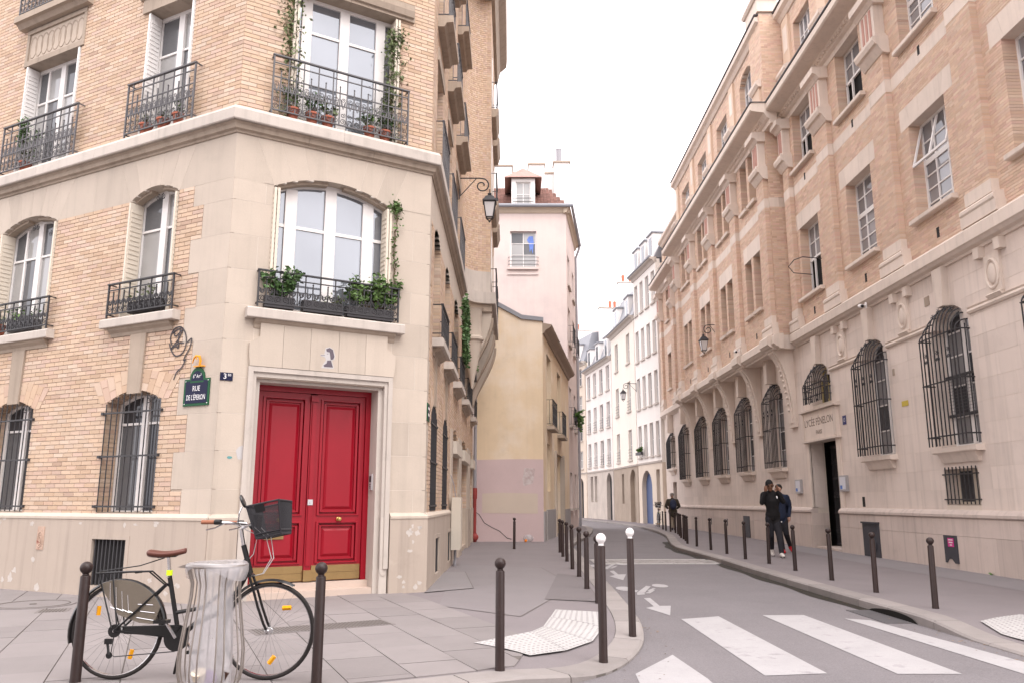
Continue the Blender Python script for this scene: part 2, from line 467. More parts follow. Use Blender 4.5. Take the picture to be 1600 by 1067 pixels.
m_plinth = M('rendered_plinth', (.42, .35, .295), var=.08, scale=1.3, bump=.12, bscale=80, streak=.2, blot=.12, bl_scale=.8, col2=(.60, .52, .45), bl_th=.72)
m_stoneR = M('school_limestone', (.69, .595, .53), rand=.05, src='obj', var=.08, scale=1.1, bump=.12, bscale=55, streak=.16, blot=.10, bl_scale=.7)
m_stoneRN = M('school_limestone_far', (.69, .595, .53), rand=.05, src='island', var=.08, scale=1.1, bump=.12, bscale=55, streak=.16, blot=.10, bl_scale=.7)
m_stoneRP = M('school_plinth_stone', (.57, .48, .43), rand=.09, src='obj', var=.1, scale=1.4, bump=.15, bscale=55, streak=.22, blot=.15, bl_scale=1.)
m_stoneRt = M('school_trim_stone', (.68, .585, .51), rand=.05, src='obj', var=.1, scale=1.8, bump=.12, bscale=55, streak=.12, blot=.08, bl_scale=1.4)
m_iron = M('dark_iron', (.035, .033, .036), rough=.55, spec=.4, var=.25, scale=9, fine=.1)
m_ironG = M('grey_iron', (.10, .095, .10), rough=.55, spec=.4, var=.2, scale=9, fine=.1)
m_white = M('white_paint', (.72, .69, .67), rough=.5, spec=.4, var=.04, scale=4, fine=.02)
m_cream = M('cream_paint', (.63, .56, .47), rough=.6, var=.06, scale=4, fine=.03)
m_red = M('red_door_paint', (.27, .0018, .012), rough=.42, spec=.35, var=.12, scale=2.2, fine=.04, coat=.0)
m_brass = M('brass', (.55, .40, .14), rough=.32, metal=1, var=.15, scale=6)
m_brassD = M('dull_brass', (.30, .20, .09), rough=.45, metal=.75, var=.18, scale=5)
m_bollard = M('brown_bollard_paint', (.026, .0145, .013), rough=.45, spec=.35, var=.25, scale=14, fine=.12, rand=.1)
m_asph = M('asphalt', (.168, .154, .160), rough=.9, var=.13, scale=.7, bump=.6, bscale=60, fine=.42, blot=.14, bl_scale=.6)
m_asphS = M('pavement_asphalt', (.19, .168, .172), rough=.9, var=.09, scale=.9, bump=.35, bscale=85, fine=.26, blot=.10, bl_scale=.6)
m_slab = M('granite_slab', (.215, .193, .19), rough=.85, var=.08, scale=2.2, bump=.2, bscale=120, fine=.12, rand=.10, blot=.12, bl_scale=1.5)
m_kerb = M('granite_kerb', (.25, .225, .215), rough=.85, var=.12, scale=3.5, bump=.25, bscale=120, fine=.14, rand=.10, blot=.15, bl_scale=2)
m_gap = M('dirty_joint', (.12, .105, .095), var=.2, scale=5)
m_line = M('road_paint', (.35, .335, .34), rough=.75, var=.12, scale=2.5, fine=.22, bscale=120, blot=.20, bl_scale=5, col2=(.22, .203, .21), bl_th=.66)
m_tact = M('white_tactile', (.40, .385, .38), rough=.7, var=.06, scale=4, fine=.05)
m_cobble = M('granite_sett', (.30, .28, .27), rough=.85, src='island', rand=.2, var=.1, scale=4)
m_wet = M('wet_gutter', (.022, .019, .014), rough=.7, spec=.2, var=.3, scale=6)

# ================================================================== ground
def sstep(x): x = max(0, min(1, x)); return x * x * (3 - 2 * x)
def dseg(x, y, a, b):
    ax, ay = a; bx, by = b; t = ((x - ax) * (bx - ax) + (y - ay) * (by - ay)) / ((bx - ax) ** 2 + (by - ay) ** 2); t = max(0, min(1, t))
    return math.hypot(x - ax - t * (bx - ax), y - ay - t * (by - ay))
ROAD_Z = -.11
def hs(x, y):                       # pavement height: dropped kerbs at the crossing
    d = dseg(x, y, (.83, 7.2), (1.35, 8.7)); e = dseg(x, y, (4.9, 6.6), (4.95, 8.6))
    return -.075 * (1 - sstep(d / 1.1)) - .085 * (1 - sstep((e - .15) / 1.3))
def smooth_line(pts, k=6):
    out = []
    P = [Vector((p[0], p[1])) for p in pts]
    for i in range(len(P) - 1):
        a, b, c, d = P[max(0, i - 1)], P[i], P[i + 1], P[min(len(P) - 1, i + 2)]
        for q in range(k):
            t = q / k
            out.append(.5 * ((2 * b) + (c - a) * t + (2 * a - 5 * b + 4 * c - d) * t * t + (3 * b - a - 3 * c + d) * t ** 3))
    out.append(P[-1]); return out
KL = smooth_line([(-14, 6.6), (-9, 5.7), (-5.5, 5.35), (-3.5, 5.35), (-1.9, 5.65), (-.8, 6.15), (-.1, 6.52), (.4, 6.82), (.85, 7.3), (1.17, 8.05), (1.4, 9.0), (1.49, 10.0), (1.54, 11.2), (1.61, 13.5), (1.67, 16.9), (1.75, 20), (1.8, 23), (1.88, 25.5), (2.2, 28.3), (2.86, 32.1), (3.6, 37.2), (4.06, 41.6), (4.2, 45.5), (3.95, 50), (3.1, 56), (1.2, 63), (-2, 70)])
KR = smooth_line([(6.4, -1), (5.3, 2), (4.93, 5), (4.86, 7.5), (4.85, 9), (4.86, 11), (4.85, 14), (4.88, 17), (4.96, 20), (4.95, 23), (5.0, 25.3), (5.35, 28), (5.85, 31), (6.3, 34), (6.65, 37.5), (6.9, 41.5), (6.95, 46), (6.75, 52), (6.35, 57), (5.6, 63), (4.2, 70), (1, 78)])
def sheet(name, poly, z, mat, step=None, hfun=None, bbox=None):
    pts = [Vector((p[0], p[1])) for p in poly]; n = len(pts)
    if step:
        x0, y0, x1, y1 = bbox
        def inside(x, y):
            c = False; j = n - 1
            for i in range(n):
                if (pts[i].y > y) != (pts[j].y > y) and x < (pts[j].x - pts[i].x) * (y - pts[i].y) / (pts[j].y - pts[i].y) + pts[i].x: c = not c
                j = i
            return c
        g = []
        y = y0
        while y < y1:
            x = x0
            while x < x1:
                if inside(x, y): g.append(Vector((x, y)))
                x += step
            y += step
        pts = pts + g
    r = delaunay_2d_cdt(pts, [(i, (i + 1) % n) for i in range(n)], [list(range(n))], 1, 1e-5)
    mb = MB(); mb.add([(v.x, v.y, z + (hfun(v.x, v.y) if hfun else 0)) for v in r[0]], [tuple(f) for f in r[2]])
    return mb.build(name, mat, smooth='all' if step else False)
# one ground sheet to the horizon, then the roadway and both pavements on it
g = MB(); g.add([(-600, -600, -.16), (600, -600, -.16), (600, 900, -.16), (-600, 900, -.16)], [(0, 1, 2, 3)])
structure(g.build('ground', m_asph), 'wide asphalt ground under the streets')
def offset(line, d):
    out = []
    for i, p in enumerate(line):
        a, b = line[max(0, i - 1)], line[min(len(line) - 1, i + 1)]; t = (b - a).normalized(); out.append(Vector((p.x - t.y * d, p.y + t.x * d)))
    return out
road_poly = [(-14, -14), (14, -14), (14, -1)] + [(p.x + .05, p.y) for p in KR] + [(-2, 78)] + [(p.x - .02, p.y) for p in KL[::-1]]
road = structure(sheet('road', road_poly, ROAD_Z, m_asph), 'grey asphalt roadway of the narrow street and the junction')
KLi, KRi = offset(KL, .30), offset(KR, -.30)
left_poly = [(p.x, p.y) for p in KLi] + [(-6, 74), (-14, 40), (-14, 8)]
sidewalk_l = structure(sheet('sidewalk_left', left_poly, 0, m_asphS, .35, hs, (-3, 5.5, 2.2, 12)), 'asphalt pavement beside the brick corner building')
right_poly = [(p.x, p.y) for p in KRi] + [(12, 78), (12, -1)]
sidewalk_r = structure(sheet('sidewalk_right', right_poly, 0, m_asphS, .35, hs, (4.5, 4.5, 8.5, 12)), 'asphalt pavement along the school wall')
# kerbs: real granite stones, each its own piece
def kerb(line, inner, name, label, stone=1.05):
    base = MB()
    k = structure(link(name, None), label) if False else None
    acc = [0]
    for i in range(1, len(line)): acc.append(acc[-1] + (line[i] - line[i - 1]).length)
    def at(L, s):
        for i in range(1, len(acc)):
            if acc[i] >= s:
                t = (s - acc[i - 1]) / max(1e-9, acc[i] - acc[i - 1]); return L[i - 1].lerp(L[i], t)
        return L[-1]
    # bed under the stones
    bed = MB(); n = len(line)
    vs = []
    for p, q in zip(line, inner): vs += [(p.x, p.y, ROAD_Z - .03), (q.x, q.y, ROAD_Z - .03), (q.x, q.y, hs(q.x, q.y) - .012), (p.x, p.y, hs(p.x, p.y) - .018)]
    fs = []
    for i in range(n - 1):
        for a in range(4):
            b = (a + 1) % 4; fs.append((4 * i + a, 4 * i + b, 4 * i + 4 + b, 4 * i + 4 + a))
    bed.add(vs, fs); ko = structure(bed.build(name, m_gap), label)
    s = 0; rg = random.Random(5)
    while s < acc[-1] - .1:
        e = min(acc[-1], s + stone * rg.uniform(.8, 1.15)); mb = MB(); rings = []
        for t in range(5):
            q = s + .006 + (e - s - .012) * t / 4; a, b = at(line, q), at(inner, q)
            za, zb = hs(a.x, a.y), hs(b.x, b.y); d = (b - a).normalized(); ch = .02; jz = 0
            rings.append([(a.x - d.x * .004, a.y - d.y * .004, ROAD_Z - .05), (a.x - d.x * .004, a.y - d.y * .004, za - ch + .003), (a.x + d.x * ch, a.y + d.y * ch, za + .004), (b.x - d.x * .006, b.y - d.y * .006, zb + .004), (b.x - d.x * .006, b.y - d.y * .006, ROAD_Z - .05)])
        mb.loft(rings); mb.build('kerb_stone', m_kerb, ko); s = e
    return ko
kerb_l = kerb(KL, KLi, 'kerb_left', 'granite kerb rounding the corner pavement')
kerb_r = kerb(KR, KRi, 'kerb_right', 'granite kerb along the school pavement')
# slabs in front of the corner building
ex, ey = Vector((.394, -.919)), Vector((.919, .394)); e0 = Vector((.17, 8.39))
def clip(poly, p, n):
    out = []
    for i in range(len(poly)):
        a, b = poly[i], poly[(i + 1) % len(poly)]; da, db = (a - p).dot(n), (b - p).dot(n)
        if da >= 0: out.append(a)
        if (da >= 0) != (db >= 0): out.append(a.lerp(b, da / (da - db)))
    return out
pb = MB()
reg = [Vector((-14, 5.2)), Vector((-1.2, 5.2)), Vector((.17, 8.39)) , Vector((-1.252, 11.7)), Vector((-2.0, 13)), Vector((-14, 18))]
pb_poly = [Vector((-14, 6.95)), Vector((-9, 6.05)), Vector((-5.5, 5.68)), Vector((-3.5, 5.68)), Vector((-2.0, 5.97)), Vector((-.9, 6.48)), Vector((-.28, 6.80)), Vector((.02, 7.05)), Vector((.1, 7.6)), Vector((.17, 8.39)), Vector((-1.252, 11.7)), Vector((-2, 13)), Vector((-14, 18))]
sb = sheet('slab_paving', pb_poly, .004, m_gap, .35, hs, (-3, 5.6, 1, 12)); structure(sb, 'bed of the pale granite slab paving by the red door')
lines = [(pb_poly[i], pb_poly[i + 1]) for i in range(0, 11)]
L1, W1 = .80, .52
for i in range(-22, 11):
    for r in range(-32, 1):
        o = e0 + ey * (r * W1) + ex * (i * L1 + (r % 2) * L1 * .5 - 2)
        q = [o + ex * .005 + ey * .005, o + ex * (L1 - .005) + ey * .005, o + ex * (L1 - .005) + ey * (W1 - .005), o + ex * .005 + ey * (W1 - .005)]
        c = o + ex * .4 + ey * .26
        pr = project((c.x, c.y, 0))
        if not pr or pr[0] < -120 or pr[0] > 1000 or pr[1] > 1190: continue
        # hidden behind the building
        if (c - Vector((-4.035, 10.975))).dot(Vector((.5142, -.8577))) < -.35 and (c - Vector((-4.035, 10.975))).dot(Vector((-.461, -.887))) < -.35: continue
        for a, b in lines:
            if a.y > 12 and b.y > 12: continue
            n = Vector((-(b - a).y, (b - a).x)).normalized(); q = clip(q, a, n)
            if len(q) < 3: break
        if len(q) < 3: continue
        ar = abs(sum(q[k].x * q[(k + 1) % len(q)].y - q[k].y * q[(k + 1) % len(q)].x for k in range(len(q)))) / 2
        if ar < .01: continue
        dz = random.uniform(0, .004); mb = MB()
        mb.hexa([(p.x, p.y, hs(p.x, p.y) - .03) for p in q], [(p.x, p.y, hs(p.x, p.y) + .009 + dz) for p in q]); mb.build('slab', m_slab, sb)
# right pavement: pale strip of asphalt along the wall
strip = sheet('wall_strip', [(7.75, 9), (8.9, 9), (8.9, 26), (7.9, 26), (7.7, 18)], .004, M('pale_asphalt', (.21, .193, .198), var=.08, scale=.9, bump=.3, bscale=180, fine=.14)); structure(strip, 'paler strip of pavement along the school wall')
# repaired asphalt patches on the left pavement
for k, (q, c) in enumerate((([(-.95, 10.9), (.1, 9.9), (1.0, 13.4), (.6, 17), (-1.2, 18)], (.192, .173, .176)), ([(.45, 11.6), (1.2, 11.3), (1.25, 15), (.85, 15.6)], (.155, .138, .14)), ([(-1.3, 12.4), (-.6, 13), (-.9, 16), (-1.4, 16)], (.205, .188, .19)))):
    o = sheet('asphalt_patch', q, .004 + .004 * k, M('patch%d' % k, c, var=.06, scale=1.3, bump=.3, bscale=190, fine=.14)); o.parent = sidewalk_l
    sm = MB(); zz = .0055 + .004 * k
    for a, b in zip(q, q[1:]):
        d = Vector((b[0] - a[0], b[1] - a[1])).normalized() * .006; sm.add([(a[0] - d.y, a[1] + d.x, zz), (b[0] - d.y, b[1] + d.x, zz), (b[0] + d.y, b[1] - d.x, zz), (a[0] + d.y, a[1] - d.x, zz)], [(0, 1, 2, 3)])
    sm.build('seam', m_gap, sidewalk_l)

# ------------------------------------------------------------------ painted markings and fittings in the roadway
def mark(poly, name, label=None, z=ROAD_Z + .004, parent=road, mat=m_line):
    mb = MB(); mb.add([(x, y, z) for x, y in poly], [tuple(range(len(poly)))]); o = mb.build(name, mat, parent)
    if label: o['label'] = label
    return o
for k, (a, b, y0, y1, sk) in enumerate([(1.03, 1.60, 6.3, 7.35, 0), (2.13, 2.69, 7.18, 10.6, -.03), (3.25, 3.80, 6.6, 10.85, -.02), (4.20, 4.68, 6.4, 10.5, .0)]):
    if k == 0: q = [(1.0, 6.3), (1.62, 6.3), (1.62, 7.06), (1.536, 8.12), (1.05, 7.25)]
    elif k == 1: q = [(a, 7.18), (b, 7.27), (b - .05, 10.75), (a - .02, 10.5)]
    elif k == 2: q = [(a + .03, 7.25), (b + .03, 7.25), (b - .03, 10.87), (a - .02, 10.85)]
    else: q = [(a + .2, 6.4), (b + .1, 6.4), (b, 7.75), (4.43, 10.4), (a - .03, 10.56)]
    mark(q, 'zebra_stripe')
mark([(2.0, 12.72), (2.1, 12.74), (2.075, 11.8), (2.235, 11.81), (2.037, 10.83), (1.846, 11.57), (1.985, 11.75)], 'direction_arrow')
mark([(2.06, 17.56), (2.16, 17.68), (2.141, 16.77), (2.302, 16.81), (2.074, 15.56), (1.912, 16.39), (2.05, 16.6)], 'direction_arrow')
def bike_mark(dy, s=1.0):
    def disc(cx, cy, rx, ry, n=16): return [(cx + rx * math.cos(2 * math.pi * k / n), cy + ry * math.sin(2 * math.pi * k / n)) for k in range(n)]
    mb = MB(); z = ROAD_Z + .004
    for q in (disc(1.89, 14.08 + dy, .135, .34), disc(2.58, 14.56 + dy, .135, .29),
              [(1.97, 13.15 + dy), (2.10, 13.2 + dy), (2.12, 13.38 + dy), (2.0, 13.4 + dy)], [(2.0, 13.42 + dy), (2.12, 13.4 + dy), (2.40, 14.45 + dy), (2.33, 14.52 + dy)],
              [(2.12, 13.36 + dy), (2.2, 13.34 + dy), (2.36, 13.8 + dy), (2.31, 13.86 + dy)], [(2.22, 13.75 + dy), (2.26, 13.68 + dy), (2.42, 14.05 + dy), (2.38, 14.12 + dy)], [(2.0, 13.5 + dy), (2.08, 13.75 + dy), (1.98, 14.0 + dy), (1.93, 13.9 + dy)]):
        mb.add([(x, y, z) for x, y in q], [tuple(range(len(q)))]); z += .0004
    return mb.build('bicycle_symbol', m_line, road)
bike_mark(0); bike_mark(4.9)
# band of granite setts across the street, edged with flat stones
rg = random.Random(8); mb = MB()
def bandc(x): return 20.2 + .12 * math.sin((x - 1.9) * .8)
x = 1.95
while x < 4.9:
    for r in range(8):
        y = bandc(x) - .6 + r * .15; mb.box(XY, x + .004, x + .10, y + .004, y + .14, ROAD_Z - .02, ROAD_Z + .006 + rg.uniform(0, .004))
    x += .105
o = mb.build('sett_band', m_cobble, road, recalc=False); o['kind'] = 'stuff'
for y0 in (-.78, .62):
    x = 1.95
    while x < 4.85:
        e = min(4.88, x + rg.uniform(.5, .7)); c = bandc(x); d = bandc(e)
        mb = MB(); mb.hexa([(x, c + y0, ROAD_Z - .02), (e - .01, d + y0, ROAD_Z - .02), (e - .01, d + y0 + .14, ROAD_Z - .02), (x, c + y0 + .14, ROAD_Z - .02)], [(x, c + y0, ROAD_Z + .009), (e - .01, d + y0, ROAD_Z + .009), (e - .01, d + y0 + .14, ROAD_Z + .009), (x, c + y0 + .14, ROAD_Z + .009)])
        mb.build('edging_stone', M('pale_edging', (.46, .44, .43), rand=.1, var=.1, scale=3), road); x = e
# gutter along the right kerb: dark damp strip, then the drain mouth in the kerb
gl = [p for p in KR if 10.5 < p.y < 30]; go = offset(gl, .24)
gm = MB()
vs = [(p.x - .006, p.y, ROAD_Z + .004) for p in gl] + [(q.x + .10 * (.5 + .5 * math.sin(q.y * 2.3)) * .9, q.y, ROAD_Z + .004) for q in go]
n = len(gl); gm.add(vs, [(i, i + 1, n + i + 1, n + i) for i in range(n - 1)]); gm.build('wet_gutter', m_wet, road)
dm = MB()
vs = []
for i in range(13):
    t = i / 12; y = 10.05 + 1.35 * t; x = 4.845; hgt = .085 * math.sin(math.pi * min(1, max(0, t)) ** .8) ** .6 if 0 < t < 1 else .0
    vs += [(x - .008, y, ROAD_Z + .002), (x - .008, y, ROAD_Z + .004 + hgt * .9)]
dm.add(vs, [(2 * i, 2 * i + 1, 2 * i + 3, 2 * i + 2) for i in range(12)]); o = dm.build('drain_mouth', M('drain_dark', (.01, .009, .008), var=.1), kerb_r)
gr = MB()
for i in range(16): gr.box(XY, 4.50, 4.82, 10.15 + i * .075, 10.15 + i * .075 + .04, ROAD_Z + .001, ROAD_Z + .010)
gr.build('drain_grate', m_ironG, road)
# tactile paving: plates with studs
def tactile(quads, parent, lab):
    pl = MB(); st = MB()
    for q in quads:
        Q = [Vector(p) for p in q]
        for i in range(5):
            for k in range(5):
                def at(u, v): p = Q[0].lerp(Q[1], u).lerp(Q[3].lerp(Q[2], u), v); return (p.x, p.y)
                sq = [at(i / 5, k / 5), at((i + 1) / 5, k / 5), at((i + 1) / 5, (k + 1) / 5), at(i / 5, (k + 1) / 5)]
                pl.add([(x, y, hs(x, y) + .019) for x, y in sq], [(0, 1, 2, 3)])
        q = [Vector(p) for p in q]; a, b, c, d = q
        n = max(2, round(((b - a).length + (c - d).length) / 2 / .075)); m = max(2, round(((d - a).length + (c - b).length) / 2 / .075))
        for i in range(n):
            for j in range(m):
                u, v = (i + .5) / n, (j + .5) / m; p = a.lerp(b, u).lerp(d.lerp(c, u), v); z = hs(p.x, p.y) + .0185
                st.hexa([(p.x + .016 * math.cos(t * 1.0472), p.y + .016 * math.sin(t * 1.0472), z) for t in range(6)], [(p.x + .010 * math.cos(t * 1.0472), p.y + .010 * math.sin(t * 1.0472), z + .006) for t in range(6)])
    o = pl.build('tactile_plate', m_tact, parent); o['label'] = lab
    s = st.build('stud', M('tactile_stud', (.30, .285, .28), var=.08, scale=5), o, recalc=False); s['kind'] = 'stuff'
tactile([[(.16, 7.50), (.50, 7.86), (.20, 8.70), (-.36, 8.03)], [(.505, 7.866), (.80, 8.42), (.33, 9.03), (.205, 8.70)], [(.804, 8.43), (.985, 9.2), (.44, 9.75), (.335, 9.04)], [(.988, 9.21), (1.06, 10.2), (.54, 10.42), (.445, 9.76)]], sidewalk_l, 'white studded paving at the crossing')
tactile([[(5.25, 8.7), (6.0, 8.7), (6.05, 9.3), (5.22, 9.0)], [(5.22, 9.005), (6.05, 9.305), (6.05, 10.0), (5.33, 9.58)], [(5.25, 7.3), (6.0, 7.3), (6.0, 8.69), (5.25, 8.69)]], sidewalk_r, 'white studded paving by the school')
# covers in the slabs
def disc_xy(cx, cy, r, z0, z1, n=28): return [(cx + r * math.cos(2 * math.pi * k / n), cy + r * math.sin(2 * math.pi * k / n)) for k in range(n)]
mh = thing('manhole_cover', 'round manhole cover set in the slabs by the brick wall', 'manhole cover', (-6.25, 10.95, 0))
mb = MB(); mb.lathe([(.001, .014), (.44, .014), (.46, .018), (.5, .018), (.5, .0)], (-6.25, 10.95, 0.002), 32); mb.build('ring', m_slab, mh)
mb = MB(); mb.tube([(-6.25 + .43 * math.cos(k * math.pi / 16), 10.95 + .43 * math.sin(k * math.pi / 16), .0175) for k in range(32)], .007, 4, closed=True); mb.tube([(-6.25 + .04 * math.cos(k * math.pi / 4), 10.95 + .04 * math.sin(k * math.pi / 4), .0175) for k in range(8)], .007, 4, closed=True); mb.build('seam', m_gap, mh)
def grate(cx, cy, ang, L, W, label, n):
    t = thing('pavement_grate', label, 'grate', (cx, cy, hs(cx, cy)))
    F = Fr((cx, cy), (math.cos(ang), math.sin(ang)), (-math.sin(ang), math.cos(ang)))
    mb = MB(); z = .0135
    mb.box(F, -L / 2, L / 2, -W / 2, W / 2, 0, z); mb.build('plate', M('grate_plate', (.17, .15, .145), rough=.7, var=.15, scale=6), t)
    mb = MB()
    for i in range(n):
        u = -L / 2 + .03 + (L - .06) * (i + .5) / n; mb.box(F, u - .008, u + .008, -W / 2 + .03, W / 2 - .03, z - .004, z + .004)
    mb.build('ribs', m_gap, t)
grate(-2.03, 9.05, .53, 1.5, .42, 'long flat ribbed grate in the slabs before the red door', 40)
grate(-5.66, 10.36, .35, .35, .35, 'small square cover in the slabs beside the manhole', 8)

sp_ = MB(); rg = random.Random(77)
for L_, sg in ((KL, -1), (KR, 1)):
    cand = [p for p in L_ if 5.5 < p.y < 26 and p.x > -1]
    for k in range(110):
        p = rg.choice(cand); x, y = p.x - sg * abs(rg.gauss(.05, .12)) - sg * .02, p.y + rg.uniform(-.5, .5); a = rg.uniform(0, 6.28); s = rg.uniform(.008, .025)
        sp_.add([(x + s * math.cos(a), y + s * math.sin(a), ROAD_Z + .008), (x - .4 * s * math.sin(a), y + .4 * s * math.cos(a), ROAD_Z + .011), (x - s * math.cos(a), y - s * math.sin(a), ROAD_Z + .008), (x + .4 * s * math.sin(a), y - .4 * s * math.cos(a), ROAD_Z + .010)], [(0, 1, 2, 3)])
o = sp_.build('gutter_litter', M('dry_leaf', (.20, .13, .08), src='island', rand=.6, var=.2, scale=9), road, recalc=False); o['kind'] = 'stuff'

# ================================================================== corner apartment building
CX, CY = -4.035, 10.975
FL = Fr((CX, CY), (-.8874, .461), (-.461, -.8874))
FC = Fr((CX, CY), (.8577, .5142), (.5142, -.8577)); CHL = 3.14
EX, EY = CX + .8577 * CHL, CY + .5142 * CHL
FS = Fr((EX, EY), (-.02, 15.4), (15.4, .02)); STL = 15.35
lb = thing('corner_apartment_building', 'yellow brick corner building with stone corner, red double door and iron balconies', 'building', (CX, CY, 0))
g_bright = glass_mat('sky_lit_pane', (.16, .17, .19), .60)
g_curt = glass_mat('curtained_pane', (.34, .33, .32), .40)
g_dark = glass_mat('dark_pane', (.045, .045, .05), .30)
g_mid = glass_mat('grey_pane', (.12, .12, .125), .32)
m_curtain = M('net_curtain', (.6, .58, .56), var=.05)

# --- openings
G1, G0 = Op(1.14, 2.32, 1.14, 2.78, .16), Op(4.12, 5.2, 1.14, 2.78, .16)
A1, A0 = Op(1.13, 2.24, 4.06, 5.95, .17), Op(4.04, 5.6, 4.06, 5.95, .19)
B1, B0 = Op(1.12, 2.22, 7.03, 9.25), Op(3.95, 5.5, 7.03, 9.15)
DO = Op(.37, 2.54, 0, 3.20)
CW1, CW2 = Op(.58, 2.45, 4.06, 5.93, .24), Op(.72, 2.5, 7.03, 9.3)
SOP = []                                   # street side: ground, first and upper floors
cols = [(.75, 1.75), (3.1, 4.15), (5.45, 7.5), (8.7, 11.6), (13.3, 14.9)]
for i, (a, b) in enumerate(cols):
    SOP.append(Op(a, b, 1.14 if i < 2 else (.35 if i == 2 else .12), 2.78, .2))
    if i < 3: SOP.append(Op(a - (.0 if i < 2 else -.3), b + (.2 if i < 2 else -.3), 4.06, 5.9, .2))
    for f in range(4): SOP.append(Op(a + (.25 if i > 1 else 0), b + (.1 if i < 2 else -.35), 7.03 + 2.95 * f, 9.15 + 2.95 * f)) if i < 3 else None
    if i > 2: SOP.append(Op(a + .3, b - .3, 4.06, 5.9, .2))
BZ = [1.14 + .066 * k for k in range(74)]  # brick courses of the lower wall, up to 5.96
QZ = [1.14, 1.495, 2.01, 2.525, 3.04, 3.555, 4.07, 4.585, 5.1, 5.615, 5.95]
def qedge(z):
    for k in range(len(QZ) - 1):
        if QZ[k] <= z < QZ[k + 1]: return .80 if k % 2 else .58
    return .58
# --- brickwork
pieces = []
for r in range(len(BZ) - 1):
    if BZ[r + 1] > 5.96: break
    zm = (BZ[r] + BZ[r + 1]) / 2
    courses(FL, qedge(zm) + .004, 7.6, [BZ[r], BZ[r + 1]], [G1, G0, A1, A0], .232, .010, pieces, seed=r, off=0, w1=0) if r % 2 else courses(FL.sub(.116, 0), qedge(zm) + .004 - .116, 7.6 - .116, [BZ[r], BZ[r + 1]], [Op(o.a - .116, o.b - .116, o.z0, o.zs, o.rise) for o in (G1, G0, A1, A0)], .232, .010, pieces, seed=r, off=0)
    courses(FS, (.22 if (r // 8) % 2 else .34), STL, [BZ[r], BZ[r + 1]], SOP, .232, .010, pieces, seed=r, off=0) if r % 2 else courses(FS, (.22 if (r // 8) % 2 else .34), STL, [BZ[r], BZ[r + 1]], SOP, .232, .010, pieces, seed=r, off=.5)
UZ = [7.02 + .066 * k for k in range(60)]
courses(FL, .0, 7.6, UZ, [B1, B0, Op(3.88, 5.58, 9.15, 10.1), Op(1.0, 2.34, 9.25, 9.5)], .232, .010, pieces, seed=3)
courses(FC, .0, CHL, UZ, [CW2, Op(.5, 2.75, 9.3, 9.62)], .232, .010, pieces, seed=4)
UZS = [7.02 + .066 * k for k in range(150)]
courses(FS, .0, 8.25, UZS, SOP, .232, .010, pieces, seed=5)
emit(pieces, 'brick', m_brickL1, m_brickLN, lb, 300, 'brickwork')
# --- wall behind the bricks
mb = MB()
backing(mb, FL, 0, 7.6, 0, 5.95, [G1, G0, A1, A0], -.34, -.012)
backing(mb, FL, 0, 7.6, 7.0, 10.95, [B1, B0], -.34, -.012)
backing(mb, FC, .1, CHL - .1, 7.0, 10.95, [CW2], -.34, -.012)
backing(mb, FS, 0.05, STL, 0, 5.95, SOP, -.34, -.012)
backing(mb, FS, 0.05, STL, 7.0, 16.8, SOP, -.34, -.012)
o = mb.build('wall', m_mortar, lb)
mb = MB(); backing(mb, FC, .05, CHL - .05, 1.0, 6.0, [DO, CW1], -.34, -.0022); backing(mb, FC, .05, CHL - .05, 5.9, 6.66, [CW1], -.34, -.0022)
backing(mb, FL, .0, 7.6, 5.95, 6.66, [A1, A0], -.34, -.0022); backing(mb, FS, .05, STL, 5.9, 6.66, SOP, -.34, -.008)
backing(mb, FL, 0.02, .575, 1.1, 5.95, [], -.3, -.0022)
mb.build('stone_backing', m_joint, lb)
mb = MB(); mb.box(FL, 0, 7.6, -.36, -.02, 10.95, 16.8); mb.box(FC, 0, CHL, -.36, -.02, 10.95, 16.8); mb.build('upper_wall', m_brickLN, lb)
mb = MB()                                  # rooms behind: closes the building
mb.add([FL.p(7.6, -.6, 0), FL.p(0.3, -.6, 0), FC.p(CHL - .35, -.6, 0), FS.p(STL, -.6, 0), FS.p(STL, -9, 0), FL.p(7.6, -9, 0)] + [FL.p(7.6, -.6, 16.8), FL.p(0.3, -.6, 16.8), FC.p(CHL - .35, -.6, 16.8), FS.p(STL, -.6, 16.8), FS.p(STL, -9, 16.8), FL.p(7.6, -9, 16.8)],
       [(0, 1, 7, 6), (1, 2, 8, 7), (2, 3, 9, 8), (3, 4, 10, 9), (4, 5, 11, 10), (5, 0, 6, 11), (6, 7, 8, 9, 10, 11)])
mb.build('core', M('dark_room', (.05, .045, .042), var=.1), lb)
# --- stones of the chamfer, the corner quoins and the street-side pier
st = []
courses(FC, .0, CHL, QZ, [DO, CW1], .98, .006, st, depth=.2, rev=.3, seed=9, jit=.12)
for k in range(len(QZ) - 1):
    st.append((FL, .0, (.80 if k % 2 else .58), -.18, .0, QZ[k] + .0025, QZ[k + 1] - .0025))
    st.append((FS, .0, (.20 if k % 2 else .32), -.18, .0, QZ[k] + .0025, QZ[k + 1] - .0025))
emit(st, 'stone', m_stoneL, m_stoneL, lb, 300, 'stones')
voussoirs(FC, CW1, .0, CHL, 6.66, 7, -.30, 0, lb, m_stoneL, fan=.30)
voussoirs(FL, A1, 0.0, 3.14, 6.66, 5, -.30, 0, lb, m_stoneL, fan=.55)
voussoirs(FL, A0, 3.146, 7.4, 6.66, 6, -.30, 0, lb, m_stoneL, fan=.45)
mb = MB(); backing(mb, FS, .0, STL, 5.95, 6.66, SOP, -.2, .0); mb.build('lintel_course', m_stoneL, lb)
